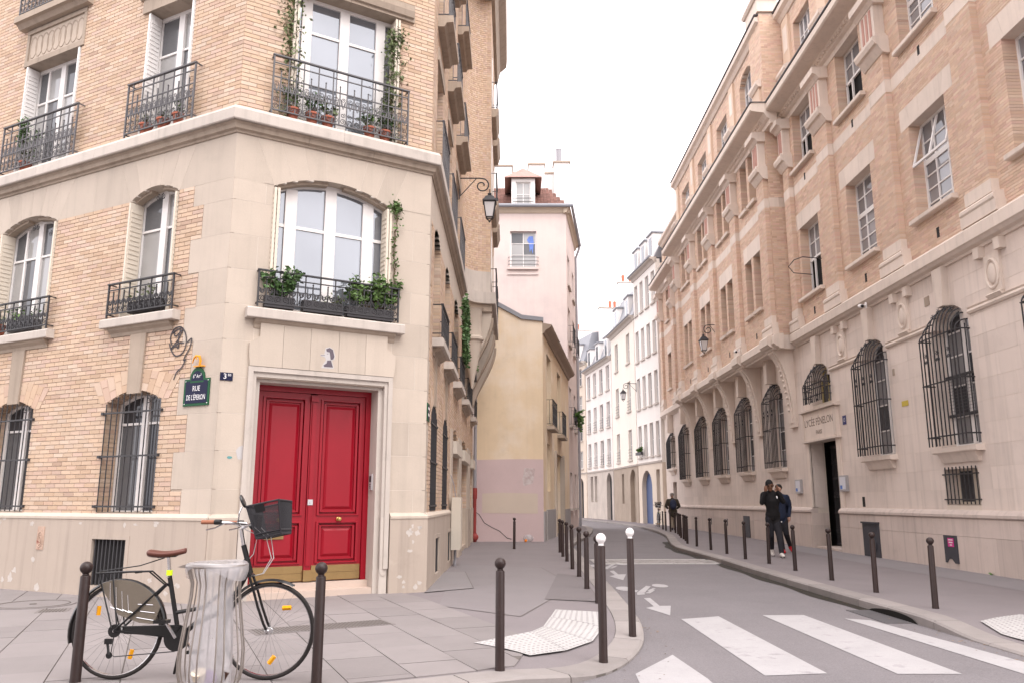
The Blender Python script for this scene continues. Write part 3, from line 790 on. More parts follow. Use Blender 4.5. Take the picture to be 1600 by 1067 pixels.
# stepped soffits of the arches
for F, op in ((FC, CW1), (FL, A1), (FL, A0)):
    for a, b in ((op.a + .03, op.c - .10), (op.c + .16, op.b - .03)):
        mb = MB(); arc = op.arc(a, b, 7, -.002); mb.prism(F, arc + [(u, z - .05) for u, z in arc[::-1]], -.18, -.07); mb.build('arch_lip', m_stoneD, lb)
# --- plinth with coping
def plinth(F, u0, u1, holes, name='plinth'):
    mb = MB(); backing(mb, F, u0, u1, -.05, 1.08, holes, -.3, .055); mb.build(name, m_plinth, lb)
    mb = MB(); mb.sweep(F, [(-.2, 1.08), (.066, 1.08), (.066, 1.115), (.012, 1.165), (-.2, 1.165)], u0, u1); mb.build('plinth_coping', m_stoneL, lb)
V1 = Op(1.55, 2.28, .16, .80)
plinth(FL, -.025, 7.6, [V1, Op(5.6, 6.3, .16, .8)]); plinth(FC, -.025, .36, []); plinth(FC, 2.56, CHL + .03, [])
SV = [Op(1.3, 2.05, .14, .72), Op(4.0, 4.75, .14, .72)]
plinth(FS, -.03, 5.2, SV)
for F, op in ((FL, V1), (FS, SV[0]), (FS, SV[1])):
    mb = MB(); mb.box(F, op.a, op.b, -.03, -.006, op.z0, op.zs); v = mb.build('cellar_vent', M('vent_dark', (.03, .028, .028), var=.2, scale=8), lb)
    for i in range(9):
        u = op.a + (op.b - op.a) * (i + .5) / 9; mb = MB(); mb.box(F, u - .011, u + .011, .012, .032, op.z0, op.zs); mb.build('bar', m_iron, v)
    mb = MB()
    for a, b, c, d in ((op.a - .07, op.b + .07, op.zs, op.zs + .06), (op.a - .07, op.a, op.z0, op.zs), (op.b, op.b + .07, op.z0, op.zs)): mb.box(F, a, b, .0, .062, c, d)
    mb.build('vent_surround', m_plinth, lb)
# old cartouche and paint traces on the plinth
mb = MB(); F = FL; mb.box(F, 3.40, 3.56, .05, .066, .62, .96)
for k in range(3): mb.tube([F.p(3.48 + (.065 - .02 * k) * math.cos(t * .5236), .068, .77 + (.11 - .035 * k) * math.sin(t * .5236)) for t in range(12)], .007, 4, closed=True)
mb.build('cartouche', M('worn_relief', (.46, .33, .26), var=.2, scale=12, col2=(.25, .07, .05), bl_scale=9, bl_th=.6), lb)
# --- the cornice slab over the first floor, stone by stone
prof = [(-.1, 6.64), (.02, 6.64), (.03, 6.67), (.07, 6.69), (.085, 6.75), (.12, 6.78), (-.1, 6.78)]
slabp = [(-.1, 6.785), (.155, 6.785), (.165, 6.80), (.165, 6.95), (.13, 7.005), (-.1, 7.015)]
def run(F, u0, u1, step, nm, pr, mat, m0=0., m1=0.):
    n = max(1, round((u1 - u0) / step))
    for i in range(n):
        a, b = u0 + (u1 - u0) * i / n + (.002 if i else 0), u0 + (u1 - u0) * (i + 1) / n - (.002 if i < n - 1 else 0)
        mb = MB(); mb.sweep(F, pr, a, b, 0, m0 if i == 0 else 0, m1 if i == n - 1 else 0); mb.build(nm, mat, lb)
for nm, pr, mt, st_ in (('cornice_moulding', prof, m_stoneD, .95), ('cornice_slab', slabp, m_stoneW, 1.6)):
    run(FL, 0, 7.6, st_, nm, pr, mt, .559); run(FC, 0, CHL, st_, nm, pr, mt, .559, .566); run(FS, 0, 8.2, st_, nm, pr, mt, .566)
# --- ground floor: brick arches, keystones, windows with bars
def brick_arch(F, op, n, zk, key=.15):
    sp = op.h + .06
    for i in range(n):
        for s in (-1, 1):
            t0, t1 = key + (sp - key + .10) * i / n, key + (sp - key + .10) * (i + 1) / n
            a0, a1 = op.c + s * t0, op.c + s * t1; k = 1.28
            h = .36 - .05 * i / n
            pts = [(a0, op.top(min(max(a0, op.a + .001), op.b - .001))), (a1 - s * .006, op.top(min(max(a1, op.a + .001), op.b - .001))), (op.c + s * t1 * k - s * .006, op.zs + h + .10 * (1 - (i + 1) / n)), (op.c + s * t0 * k, op.zs + h + .10 * (1 - i / n))]
            mid = [((pts[0][0] + pts[3][0]) / 2, (pts[0][1] + pts[3][1]) / 2), ((pts[1][0] + pts[2][0]) / 2, (pts[1][1] + pts[2][1]) / 2)]
            cut = .5 + .14 * (1 if i % 2 else -1)
            def L(p, q, f): return (p[0] + (q[0] - p[0]) * f, p[1] + (q[1] - p[1]) * f)
            m0, m1 = L(pts[0], pts[3], cut), L(pts[1], pts[2], cut)
            mb = MB(); mb.prism(F, [pts[0], pts[1], L(pts[1], pts[2], cut - .01), L(pts[0], pts[3], cut - .01)], -.22, .006); mb.build('arch_brick', m_brickL1, lb)
            mb = MB(); mb.prism(F, [L(pts[0], pts[3], cut + .01), L(pts[1], pts[2], cut + .01), pts[2], pts[3]], -.1, .006); mb.build('arch_brick', m_brickL1, lb)
    mb = MB(); mb.prism(F, [(op.c - key + .01, op.zs + op.rise - .05), (op.c + key - .01, op.zs + op.rise - .05), (op.c + key + .02, zk), (op.c - key - .02, zk)], -.2, .03); mb.build('keystone', m_stoneD, lb)
def bars(F, op, w, n, rails, r=.0095):
    go = part_empty('window_grille', lb)
    for z in rails:
        mb = MB(); mb.box(F, op.a - .05, op.b + .04, w - .014, w + .014, z - .012, z + .012)
        mb.box(F, op.b + .02, op.b + .07, -.02, w + .02, z - .02, z + .02); mb.box(F, op.a - .06, op.a - .02, -.02, w + .02, z - .02, z + .02); mb.build('rail', m_iron, go)
    for i in range(n):
        u = op.a + .02 + (op.b - op.a - .04) * i / (n - 1); b = MB(); b.tube([F.p(u, w, op.z0 + .04), F.p(u, w, op.top(u) - .03)], r, 6); b.build('bar', m_iron, go)
    return go
for op, n in ((G1, 10), (G0, 9)):
    brick_arch(FL, op, 5, 3.78)
    bars(FL, op, .02, n, [1.26, 1.98, 2.62])
    window(FL, op, -.23, [.5], [.74], lb, m_white, [g_dark, g_mid], heavy=(0,))
    mb = MB(); mb.sweep(FL, [(-.25, 1.15), (-.02, 1.15), (-.02, 1.172), (-.25, 1.19)], op.a, op.b); mb.build('window_sill', m_stoneD, lb)
    g = MB()
    for s in (-1, 1): g.tube(spiral(FL, op.c - .42 + s * .07, .02, 2.78, .06, 1.4, 1.57, s, 10), .007, 4)
    g.build('scroll', m_iron, lb)
for i in (0, 1):
    a, b = cols[i]; op = Op(a, b, 1.14, 2.78, .2); brick_arch(FS, op, 4, 3.78, .12); bars(FS, op, .0, 8, [1.26, 1.98, 2.62])
    window(FS, op, -.23, [.5], [.74], lb, m_white, [g_dark, g_mid], heavy=(0,))
# --- first floor: windows, folded shutters, sills and balconies
def shutter(F, u, w0, w1, z0, z1, parent, mat=None):
    mb = MB(); mb.box(F, u - .018, u + .018, w0, w1, z0, z1); so_ = mb.build('shutter', mat or m_cream, parent)
    lv = MB(); n = int((z1 - z0 - .2) / .075)
    for i in range(n):
        z = z0 + .1 + (z1 - z0 - .2) * (i + .5) / n
        for s in (-1, 1): lv.sweep(F.sub(u + s * .018, 0), [(w0 + .03, z - .022), (w1 - .03, z - .022), (w1 - .03, z + .022), (w0 + .03, z + .022)], 0, s * .010)
    lv.build('louvres', mat or m_cream, so_); return so_
def sill_block(F, a, b, z1, w, deep=.14, under=True):
    mb = MB(); mb.sweep(F, [(-.05, z1 - deep), (w - .005, z1 - deep), (w, z1 - deep + .01), (w, z1 - .02), (w - .02, z1), (-.05, z1 + .004)], a, b); mb.build('window_sill', m_stoneW, lb)
    if under:
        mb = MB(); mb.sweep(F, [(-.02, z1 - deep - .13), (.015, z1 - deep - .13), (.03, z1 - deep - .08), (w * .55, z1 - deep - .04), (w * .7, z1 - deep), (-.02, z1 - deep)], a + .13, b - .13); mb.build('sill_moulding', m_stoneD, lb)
for op, c_, rw in ((A1, [.5], (.70,)), (A0, [.24, .5, .76], (.68,))):
    wv = window(FL, op, -.22, c_, list(rw), lb, m_white, [g_mid, g_curt], heavy=(len(c_) // 2,), fr=.065)
    shutter(FL, op.b - .04, -.21, .03, op.z0 + .02, op.zs - .02, wv); shutter(FL, op.a + .04, -.21, .03, op.z0 + .02, op.zs - .02, wv)
    sill_block(FL, op.a - .24, op.b + .26, 4.05, .14)
    rl = railing(FL, op.a - .18, op.b + .14, 4.06, 4.60, .115, lb, m_iron)
    g = MB()
    for s in (-1, 1): g.tube(spiral(FL, op.c - .02 + s * .06, -.1, op.zs + .02, .055, 1.4, 1.57, s, 10), .008, 4)
    g.build('scroll_catch', m_iron, lb)
wv = window(FC, CW1, -.20, [.17, .5, .83], [.64], lb, m_white, [g_bright], heavy=(0, 1, 2), fr=.07, bar=.055)
for u in (CW1.a + .02, CW1.a + .07, CW1.b - .02, CW1.b - .07): shutter(FC, u, -.19, .04, 4.1, CW1.zs - .03, wv)
sill_block(FC, .28, 2.68, 4.03, .14, .15)
railing(FC, .42, 2.57, 4.05, 4.60, .10, lb, m_iron)
# second floor
for op, c_ in ((B1, [.5]), (B0, [.22, .5, .78])):
    wv = window(FL, op, -.22, c_, [.68], lb, m_white, [g_mid, g_curt], heavy=(len(c_) // 2,), fr=.065)
    shutter(FL, op.b - .04, -.21, .02, op.z0 + .02, op.zs - .02, wv, m_white); shutter(FL, op.a + .04, -.21, .02, op.z0 + .02, op.zs - .02, wv, m_white)
railing(FL, B1.a - .26, B1.b + .17, 7.02, 7.95, .115, lb, m_ironG, True); railing(FL, B0.a - .28, B0.b + .24, 7.02, 7.95, .115, lb, m_ironG, True)
wv = window(FC, CW2, -.20, [.15, .5, .85], [.74], lb, m_white, [g_bright], heavy=(0, 1, 2), fr=.06, bar=.05)
for u in (CW2.a + .02, CW2.a + .07, CW2.b - .02, CW2.b - .07): shutter(FC, u, -.19, .04, 7.06, CW2.zs - .03, wv)
railing(FC, .44, 2.64, 7.02, 7.98, .12, lb, m_ironG, True)
def lintel(F, a, b, z0, z1, w=.02):
    n = max(2, round((b - a) / .5))
    for i in range(n):
        mb = MB(); mb.box(F, a + (b - a) * i / n + .002, a + (b - a) * (i + 1) / n - .002, -.3, w, z0, z1); mb.build('lintel_stone', m_stoneD, lb)
lintel(FL, B1.a - .12, B1.b + .12, 9.25, 9.5, .04); lintel(FC, .5, 2.75, 9.3, 9.62, .05)
mb = MB(); mb.sweep(FC, [(-.1, 9.3), (.09, 9.36), (.12, 9.46), (-.1, 9.46)], .52, 2.72); mb.build('lintel_moulding', m_stoneD, lb)
# carved panel and the balcony slab above it
mb = MB(); mb.box(FL, 3.88, 5.58, -.3, .02, 9.15, 9.25); mb.box(FL, 3.88, 5.58, -.3, -.03, 9.25, 9.80); mb.box(FL, 3.88, 5.58, -.3, .02, 9.80, 9.88)
for u in (3.88, 5.51): mb.box(FL, u, u + .07, -.3, .015, 9.25, 9.80)
pn = mb.build('carved_panel', m_stoneD, lb)
cv = MB()
for i in range(9):
    u = 4.06 + 1.34 * i / 8
    cv.tube([FL.p(u + .10 * math.cos(t * .2618) * (1 if i != 4 else 1.2), -.025, 9.52 + .21 * math.sin(t * .2618)) for t in range(24)], .022, 5, closed=True)
cv.build('carving', m_stoneD, pn)
mb = MB(); mb.sweep(FL, [(-.2, 9.88), (.1, 9.9), (.16, 9.97), (.22, 9.98), (.22, 10.10), (-.2, 10.12)], 3.75, 5.72); mb.build('balcony_slab', m_stoneD, lb)
railing(FL, 3.82, 5.65, 10.11, 11.0, .17, lb, m_ironG, True)
mb = MB(); mb.sweep(FL, [(-.2, 9.5), (.06, 9.5), (.14, 9.62), (-.2, 9.62)], .95, 2.4); mb.build('lintel_moulding', m_stoneD, lb)
# --- street side, upper floors and first floor
for i, (a, b) in enumerate(cols):
    first = [o for o in SOP if abs(o.z0 - 4.06) < .01 and o.a >= a - .01 and o.b <= b + .3]
    for op in first:
        window(FS, op, -.22, [.5], [.68], lb, m_white, [g_mid, g_dark], heavy=(0,))
        sill_block(FS, op.a - .1, op.b + .15, 4.03, .2); railing(FS, op.a - .06, op.b + .1, 4.05, 4.62, .16, lb, m_iron)
    if i < 3:
        for op in [o for o in SOP if o.z0 > 7 and o.a >= a - .01 and o.b <= b + .3]:
            window(FS, op, -.22, [.5], [.7], lb, m_white, [g_mid, g_curt], heavy=(0,))
            if op.z0 > 8:
                mb = MB(); mb.sweep(FS, [(-.1, op.z0 - .22), (.12, op.z0 - .22), (.16, op.z0 - .14), (.28, op.z0 - .13), (.28, op.z0), (-.1, op.z0)], op.a - .18, op.b + .18); mb.build('balcony_slab', m_stoneD, lb)
            railing(FS, op.a - .12, op.b + .12, op.z0, op.z0 + .92, .2 if op.z0 > 8 else .13, lb, m_ironG, False)
            lintel(FS, op.a - .1, op.b + .1, op.zs, op.zs + .25, .03)
    if i >= 2:                            # shop openings with roller shutter boxes
        op = [o for o in SOP if o.z0 < 1 and abs(o.a - a) < .01][0]
        mb = MB(); mb.box(FS, op.a + .01, op.b - .01, -.05, .12, 2.38, 2.66); mb.build('shutter_box', M('beige_shutter', (.55, .49, .42), var=.06, rough=.6), lb)
        rs = MB(); rs.box(FS, op.a, op.b, -.2, -.17, op.z0, 2.98); ro = rs.build('roller_shutter', MATS['beige_shutter'], lb)
        for k in range(int((2.4 - op.z0) / .09)):
            sl_ = MB(); sl_.box(FS, op.a + .01, op.b - .01, -.169, -.158, op.z0 + .02 + .09 * k, op.z0 + .10 + .09 * k); sl_.build('slat', MATS['beige_shutter'], ro)
# stone bases between the shop openings
for a, b in ((5.0, 5.42), (7.53, 8.65), (11.65, 13.25), (14.95, 15.3)):
    mb = MB(); mb.box(FS, a, b, -.1, .06, -.05, 1.12); mb.build('pier_base', m_plinth, lb)
    mb = MB(); mb.box(FS, a, b, -.1, .035, 1.12, 2.9); mb.build('pier', m_stoneL, lb)
# --- curved stair bay: hollow-cornered, corbelled out over the pavement
BY = 8.3; BR = .74
def bay_line(off=0.):
    pts = [(BY - .0, 0 + off * 0)]
    out = []
    for k in range(11):
        t = k / 10 * math.pi / 2; out.append((BY + (BR - off) * math.sin(t) * 1.0 + (off if False else 0), (BR) - (BR) * math.cos(t) + 0))
    return out
curve = bay_line(); bay_u1 = 13.9
bp = [(u, w) for u, w in curve] + [(bay_u1, BR), (bay_u1, -.2)]
def bay_solid(z0, z1, nm, mat, grow=0.):
    mb = MB(); ring = [(BY - .02, -.2)] + [(u - grow * .9 * (i / 10), w + grow * (1 if w > .01 else .3)) for i, (u, w) in enumerate(curve)] + [(bay_u1 + grow, BR + grow), (bay_u1 + grow, -.2)]
    mb.hexa([FS.p(u, w, z0) for u, w in ring], [FS.p(u, w, z1) for u, w in ring]); return mb.build(nm, mat, lb)
bay_solid(7.6, 16.2, 'bay_wall', m_mortar, -.012)
bay_solid(6.98, 7.6, 'bay_base', m_stoneW, .012); bay_solid(6.66, 6.98, 'bay_cornice', m_stoneW, .16); bay_solid(6.45, 6.66, 'bay_moulding', m_stoneD, .06)
bq = MB()
zr = 7.6; k = 0
while zr < 16.1:
    for seg in range(10):
        (u0, w0), (u1, w1) = curve[seg], curve[seg + 1]
        o0 = .5 if k % 2 else 0
        d = math.hypot(u1 - u0, w1 - w0); f0, f1 = (0 if not o0 else -.5), 1
        a = FS.p(u0, w0, 0); b = FS.p(u1, w1, 0); t = (k % 2) * .5
        def LP(f, w_): return Vector(a).lerp(Vector(b), f)
        for f0, f1 in (((0, .97),) if not k % 2 else ((0, .47), (.53, 1))):
            p, q = LP(f0, 0), LP(f1, 0); nn = Vector((q.y - p.y, -(q.x - p.x), 0)).normalized() * .08
            bq.hexa([(p.x, p.y, zr + .004), (q.x, q.y, zr + .004), (q.x - nn.x, q.y - nn.y, zr + .004), (p.x - nn.x, p.y - nn.y, zr + .004)], [(p.x, p.y, zr + .062), (q.x, q.y, zr + .062), (q.x - nn.x, q.y - nn.y, zr + .062), (p.x - nn.x, p.y - nn.y, zr + .062)])
    zr += .066; k += 1
FB = FS.sub(0, BR)
tmp = []; bops = [Op(10.0, 11.2, 7.05 + 2.95 * f, 9.2 + 2.95 * f) for f in range(3)] + [Op(12.0, 13.2, 7.05 + 2.95 * f, 9.2 + 2.95 * f) for f in range(3)]
courses(FB, BY + BR, bay_u1, [7.6 + .066 * q for q in range(129)], bops, .232, .010, tmp, depth=.06, rev=.08)
for F, a, b, w0, w1, z0, z1 in tmp: bq.box(F, a, b, w0, w1, z0, z1, 0, back=False)
o = bq.build('bay_brickwork', m_brickLN, lb, recalc=False); o['kind'] = 'stuff'
for op in bops:
    window(FB, op, .0, [.5], [.7], lb, m_white, [g_mid], heavy=(0,))
    if op.z0 > 8:
        mb = MB(); mb.sweep(FB, [(-.05, op.z0 - .3), (.14, op.z0 - .28), (.22, op.z0 - .02), (-.05, op.z0 - .02)], op.a - .2, op.b + .2); mb.build('balcony_slab', m_stoneD, lb)
    railing(FB, op.a - .12, op.b + .12, op.z0, op.z0 + .9, .15, lb, m_iron, False)
# corbels carrying the bay
def s_corbel(F, u0, u1, z0, z1, out, mat, parent, nm='corbel'):
    mb = MB(); pr = [(-.05, z0)]
    for k in range(13):
        t = k / 12; s_ = t * t * (3 - 2 * t); pr.append((.03 + out * s_, z0 + (z1 - z0) * t))
    pr += [(-.05, z1)]
    mb.sweep(F, pr, u0, u1); return mb.build(nm, mat, parent)
for u0, u1, z0 in ((9.05, 9.55, 3.9), (11.4, 11.9, 3.9), (13.4, 13.85, 3.9)):
    s_corbel(FS, u0, u1, z0, 6.45, BR + .02, m_stoneL, lb); s_corbel(FS, u0 + .1, u1 - .1, z0 + .1, 6.3, BR + .07, m_stoneD, lb, 'corbel_rib')
mb = MB(); p = FS.p(8.75, .28, 0)
mb.lathe([(.02, 4.3), (.10, 4.7), (.2, 5.2), (.25, 5.55), (.31, 5.6), (.31, 5.66), (.26, 5.7), (.26, 6.4), (.3, 6.45)], (p[0], p[1], 0), 18); mb.build('colonnette', m_stoneL, lb, smooth=True)
# --- roof edge
for F, a, b in ((FL, -.3, 7.6), (FC, -.2, CHL + .2), (FS, -.2, 14)):
    mb = MB(); mb.sweep(F, [(-.2, 16.4), (.1, 16.45), (.3, 16.7), (.75, 16.8), (.78, 17.0), (-.2, 17.05)], a, b); mb.build('roof_cornice', m_stoneD, lb)
mb = MB(); mb.sweep(FB, [(-.2, 16.0), (.1, 16.05), (.2, 16.5), (.42, 16.7), (.45, 17.0), (-.2, 17.05)], BY + .3, 14.0); mb.build('roof_cornice', m_stoneD, lb)

# ------------------------------------------------------------------ the entrance
ds = MB()
for a, b, w in ((.37, .44, .05), (.44, .49, .02), (.49, .56, -.06)):
    ds.box(FC, a, b, -.5, w, .0 if w < 0 else .36, 3.20 - (a - .37)); ds.box(FC, 2.91 - b, 2.91 - a, -.5, w, .0 if w < 0 else .36, 3.20 - (a - .37))
for a, b, w, z in ((.37, 2.54, .05, 3.20), (.44, 2.47, .02, 3.13), (.49, 2.42, -.06, 3.08)):
    ds.box(FC, a + .001, b - .001, -.5, w - .001, z - (.07 if w > 0 else .08), z)
ds.build('door_surround', m_stoneW, lb)
for a in (.37, 2.42):
    mb = MB(); out = [(a, 1.1), (a, .36)] + [(a + .06 + .06 * -math.cos(t * math.pi / 8), .36 - .1 * math.sin(t * math.pi / 8)) for t in range(1, 8)] + [(a + .12, .36), (a + .12, 1.1)]
    mb.prism(FC, out, -.05, .022); mb.box(FC, a, a + .12, -.4, .012, 0, .36); mb.build('jamb_foot', m_stoneW, lb)
# lintel block with shoulders
for i, (a, b) in enumerate(((.37, .83), (.834, 1.23), (1.234, 1.66), (1.664, 2.08), (2.084, 2.57))):
    mb = MB()
    if i == 0: out = [(.38, 3.205), (b, 3.205), (b, 3.86), (.5, 3.86), (.5, 3.63), (.36, 3.53), (.36, 3.40)]
    elif i == 4: out = [(a, 3.205), (2.55, 3.205), (2.57, 3.40), (2.57, 3.53), (2.43, 3.63), (2.43, 3.86), (a, 3.86)]
    else: out = [(a, 3.205), (b, 3.205), (b, 3.86), (a, 3.86)]
    mb.prism(FC, out, -.1, .055); mb.build('lintel_stone', m_stoneL, lb)
mb = MB(); mb.box(FC, .30, 2.6, -.9, -.08, -.05, .095); mb.build('doorstep', M('pink_step_stone', (.50, .40, .34), var=.12, scale=3, blot=.12), lb)
mb = MB(); mb.box(FC, .5, 2.4, -.9, -.27, .095, .19); mb.build('doorstep', MATS['pink_step_stone'], lb)
W = -.36
dr = MB()
dr.box(FC, .56, .64, W - .1, W + .02, .19, 3.0); dr.box(FC, 2.27, 2.35, W - .1, W + .02, .19, 3.0); dr.box(FC, .64, 2.27, W - .1, W + .02, 2.92, 3.0)
door = dr.build('door', m_red, lb); door['label'] = 'red panelled double door with brass kick plates'
for k, (a, b) in enumerate(((.645, 1.40), (1.51, 2.265))):
    mb = MB(); z0, z1 = .205, 2.915; st_ = .075
    mb.box(FC, a, b, W - .09, W - .05, z0, z1)
    for c, d in ((a, a + st_), (b - st_, b)): mb.box(FC, c, d, W - .05, W - .012, z0, z1)
    for c, d in ((z0, .46), (1.03, 1.14), (2.83, z1)): mb.box(FC, a + st_, b - st_, W - .05, W - .0125, c, d)
    for c, d in ((.46, 1.03), (1.14, 2.83)):           # bolection mould and raised field
        u0, u1 = a + st_, b - st_
        for q, (ins, hh) in enumerate(((0, .028), (.03, .012))):
            x0, x1, y0, y1 = u0 + ins - (.02 if q == 0 else 0), u1 - ins + (.02 if q == 0 else 0), c + ins - (.02 if q == 0 else 0), d - ins + (.02 if q == 0 else 0); t = .034
            ww = W - .012 + (.022 if q == 0 else 0)
            for e in ((x0, x0 + t, y0, y1), (x1 - t, x1, y0, y1)): mb.sweep(FC.sub(0, 0), [(W - .05, e[2]), (ww, e[2] + .012), (ww, e[3] - .012), (W - .05, e[3])], e[0], e[1])
            for e in ((y0, y0 + t), (y1 - t, y1)): mb.sweep(FC, [(W - .05, e[0]), (ww - .004, e[0] + .008), (ww - .004, e[1] - .008), (W - .05, e[1])], x0 + t, x1 - t)
        i = .12; mb.hexa([FC.p(u0 + i - .04, W - .05, c + i - .04), FC.p(u1 - i + .04, W - .05, c + i - .04), FC.p(u1 - i + .04, W - .05, d - i + .04), FC.p(u0 + i - .04, W - .05, d - i + .04)],
                         [FC.p(u0 + i, W - .028, c + i), FC.p(u1 - i, W - .028, c + i), FC.p(u1 - i, W - .028, d - i), FC.p(u0 + i, W - .028, d - i)])
    lf_ = mb.build('door_leaf', m_red, door)
    mb = MB(); mb.box(FC, a + .01, b - .01, W - .012, W + .006, .21, .315); mb.box(FC, a + .01, b - .01, W - .012, W + .003, .318, .42); mb.build('kick_plate', m_brassD, door)
    kb = MB(); ku = 1.01 if k == 0 else 1.90
    rt = FC.rot(); c = FC.p(ku, W - .01, 1.075)
    kb.lathe([(.001, 0), (.03, .0), (.03, .006), (.012, .012), (.012, .03), (.028, .042), (.034, .06), (.026, .078), (.001, .084)], c, 16, mat=rt); kb.build('door_knob', m_brass, door, smooth=True)
mb = MB(); mb.box(FC, 1.405, 1.505, W - .09, W + .012, .205, 2.90); mb.box(FC, 1.425, 1.485, W + .012, W + .03, .42, 2.78); mb.box(FC, 1.40, 1.51, W + .004, W + .045, 2.80, 2.87); mb.build('meeting_stile', m_red, door)
mb = MB(); mb.box(FC, 1.395, 1.515, W + .0, W + .05, .205, .36); mb.build('stile_plate', m_brassD, door)
mb = MB(); mb.box(FC, 1.415, 1.49, W + .03, W + .038, 1.28, 1.36); mb.lathe([(.001, .0), (.018, .0), (.018, .012), (.001, .012)], FC.p(1.452, W + .037, 1.325), 12, mat=FC.rot()); mb.build('lock_plate', M('steel_plate', (.5, .5, .5), metal=1, rough=.35, var=.1), door)
mb = MB(); mb.box(FC, .82, 1.10, W - .03, W - .012, .80, .90); mb.box(FC, .85, 1.07, W - .012, W - .006, .825, .875); mb.build('letter_plate', m_brassD, door)
ip = MB(); F2 = Fr(FC.p(2.352, -.05, 0), (-FC.n.x, -FC.n.y), (-FC.d.x, -FC.d.y))
ic = MB(); ic.box(FC, 2.325, 2.352, -.26, -.16, 1.50, 1.74); o = ic.build('intercom', M('grey_panel', (.5, .49, .5), metal=.3, rough=.4, var=.05), lb)
mb = MB(); mb.box(FC, 2.32, 2.326, -.245, -.175, 1.62, 1.71); mb.build('speaker_grid', m_iron, o)
for k in range(3): mb = MB(); mb.box(FC, 2.32, 2.326, -.235, -.185, 1.525 + .026 * k, 1.54 + .026 * k); mb.build('button', M('button_dark', (.1, .1, .1), var=.05), o)

# flaking white paint along the plinth
fk_ = MB(); rg = random.Random(21)
def flake(F, u, z, a, b, w):
    n = 11; fk_.prism(F, [(u + a * math.cos(k * 6.283 / n) * rg.uniform(.3, 1), z + b * math.sin(k * 6.283 / n) * rg.uniform(.3, 1)) for k in range(n)], w, w + .0012)
for k in range(9): flake(FL, rg.uniform(.2, 4.8), 1.06 + rg.uniform(-.07, .01), rg.uniform(.03, .12), rg.uniform(.015, .05), .0555)
for k in range(9): flake(FL, rg.choice((.5, .9, 3.6, 4.0, 4.3)) + rg.gauss(0, .15), abs(rg.gauss(.1, .16)) + .02, rg.uniform(.03, .10), rg.uniform(.03, .10), .0555)
for k in range(9): flake(FC, 2.95 + rg.gauss(0, .07), .98 - abs(rg.gauss(0, .2)), rg.uniform(.02, .07), rg.uniform(.02, .08), .0555)
for k in range(5): flake(FC, 2.9 + rg.gauss(0, .12), .2 + rg.gauss(0, .1), rg.uniform(.02, .07), rg.uniform(.02, .07), .0555)
o = fk_.build('flaking_paint', M('old_white_paint', (.50, .455, .42), var=.15, scale=14), lb); o['kind'] = 'stuff'

# ================================================================== school along the right of the street
FY = Fr((8.95, 0), (0, 1), (-1, 0))
FK = FY.sub(0, .5)
sb_ = thing('school_building', 'long pink brick school with limestone ground floor and barred windows', 'building', (8.95, 14, 0))
RC = [9.1, 12.6, 16.1, 19.6, 23.1]; KC = [27.15, 30.65, 34.15, 37.65]; EC = [41.4, 44.9]
U0, U1, UK0, UK1 = 6.6, 47.2, 24.95, 39.75
gops = []
for c in RC + KC + EC:
    if c == 23.1: gops.append(Op(c - .72, c + .72, 4.12, 4.85, .42))
    elif c == 44.9: gops.append(Op(c - .62, c + .62, 3.1, 4.75, .35))
    else: gops.append(Op(c - .72, c + .72, 2.42, 4.85, .42))
base_op = Op(15.62, 16.85, 1.27, 2.0); gate_op = Op(22.2, 24.25, -.1, 3.06); far_door = Op(44.3, 45.3, -.1, 2.4)
LZ = [1.15 + .4125 * k for k in range(13)]
sp = []
courses(FY, U0, U1, LZ, gops + [base_op, gate_op, far_door], 1.12, .004, sp, depth=.15, rev=.36, seed=2, jit=.1)
emit(sp, 'stone', m_stoneR, m_stoneRN, sb_, 260, 'ashlar')
# arches are cut fine: slivers that follow the curve
for op in gops:
    n = 14; mb = MB()
    for i in range(n):
        a, b = op.a + (op.b - op.a) * i / n, op.a + (op.b - op.a) * (i + 1) / n
        zt = op.zs + op.rise + .16
        mb.prism(FY, [(a, op.top(a + 1e-3)), (b, op.top(b - 1e-3)), (b, zt), (a, zt)], -.36, -.001)
    mb.build('arch_stone', m_stoneR, sb_)
mb = MB(); backing(mb, FY, U0, U1, 0, 6.1, gops + [base_op, gate_op, far_door], -.42, -.005); mb.build('wall', M('school_joint', (.63, .55, .47), var=.08), sb_)
mb = MB(); mb.box(FY, U0, U1, -12, -.8, 0, 13.9); mb.build('core', MATS['dark_room'], sb_)
# plinth
pp = []
courses(FY, U0, U1, [-.05, .66, 1.0], [gate_op, Op(44.3, 45.3, -.1, 1.2)], 1.5, .005, pp, w1=.10, depth=.2, rev=.5, seed=6, jit=.2)
emit(pp, 'plinth_stone', m_stoneRP, m_stoneRP, sb_, 120, 'plinth_stones')
mb = MB()
for a, b in ((U0, 22.2), (24.25, 44.3), (45.3, U1)): mb.sweep(FY, [(-.1, 1.0), (.09, 1.0), (.13, 1.03), (.13, 1.08), (.09, 1.13), (.03, 1.17), (-.1, 1.17)], a, b)
mb.build('plinth_moulding', m_stoneRP, sb_)
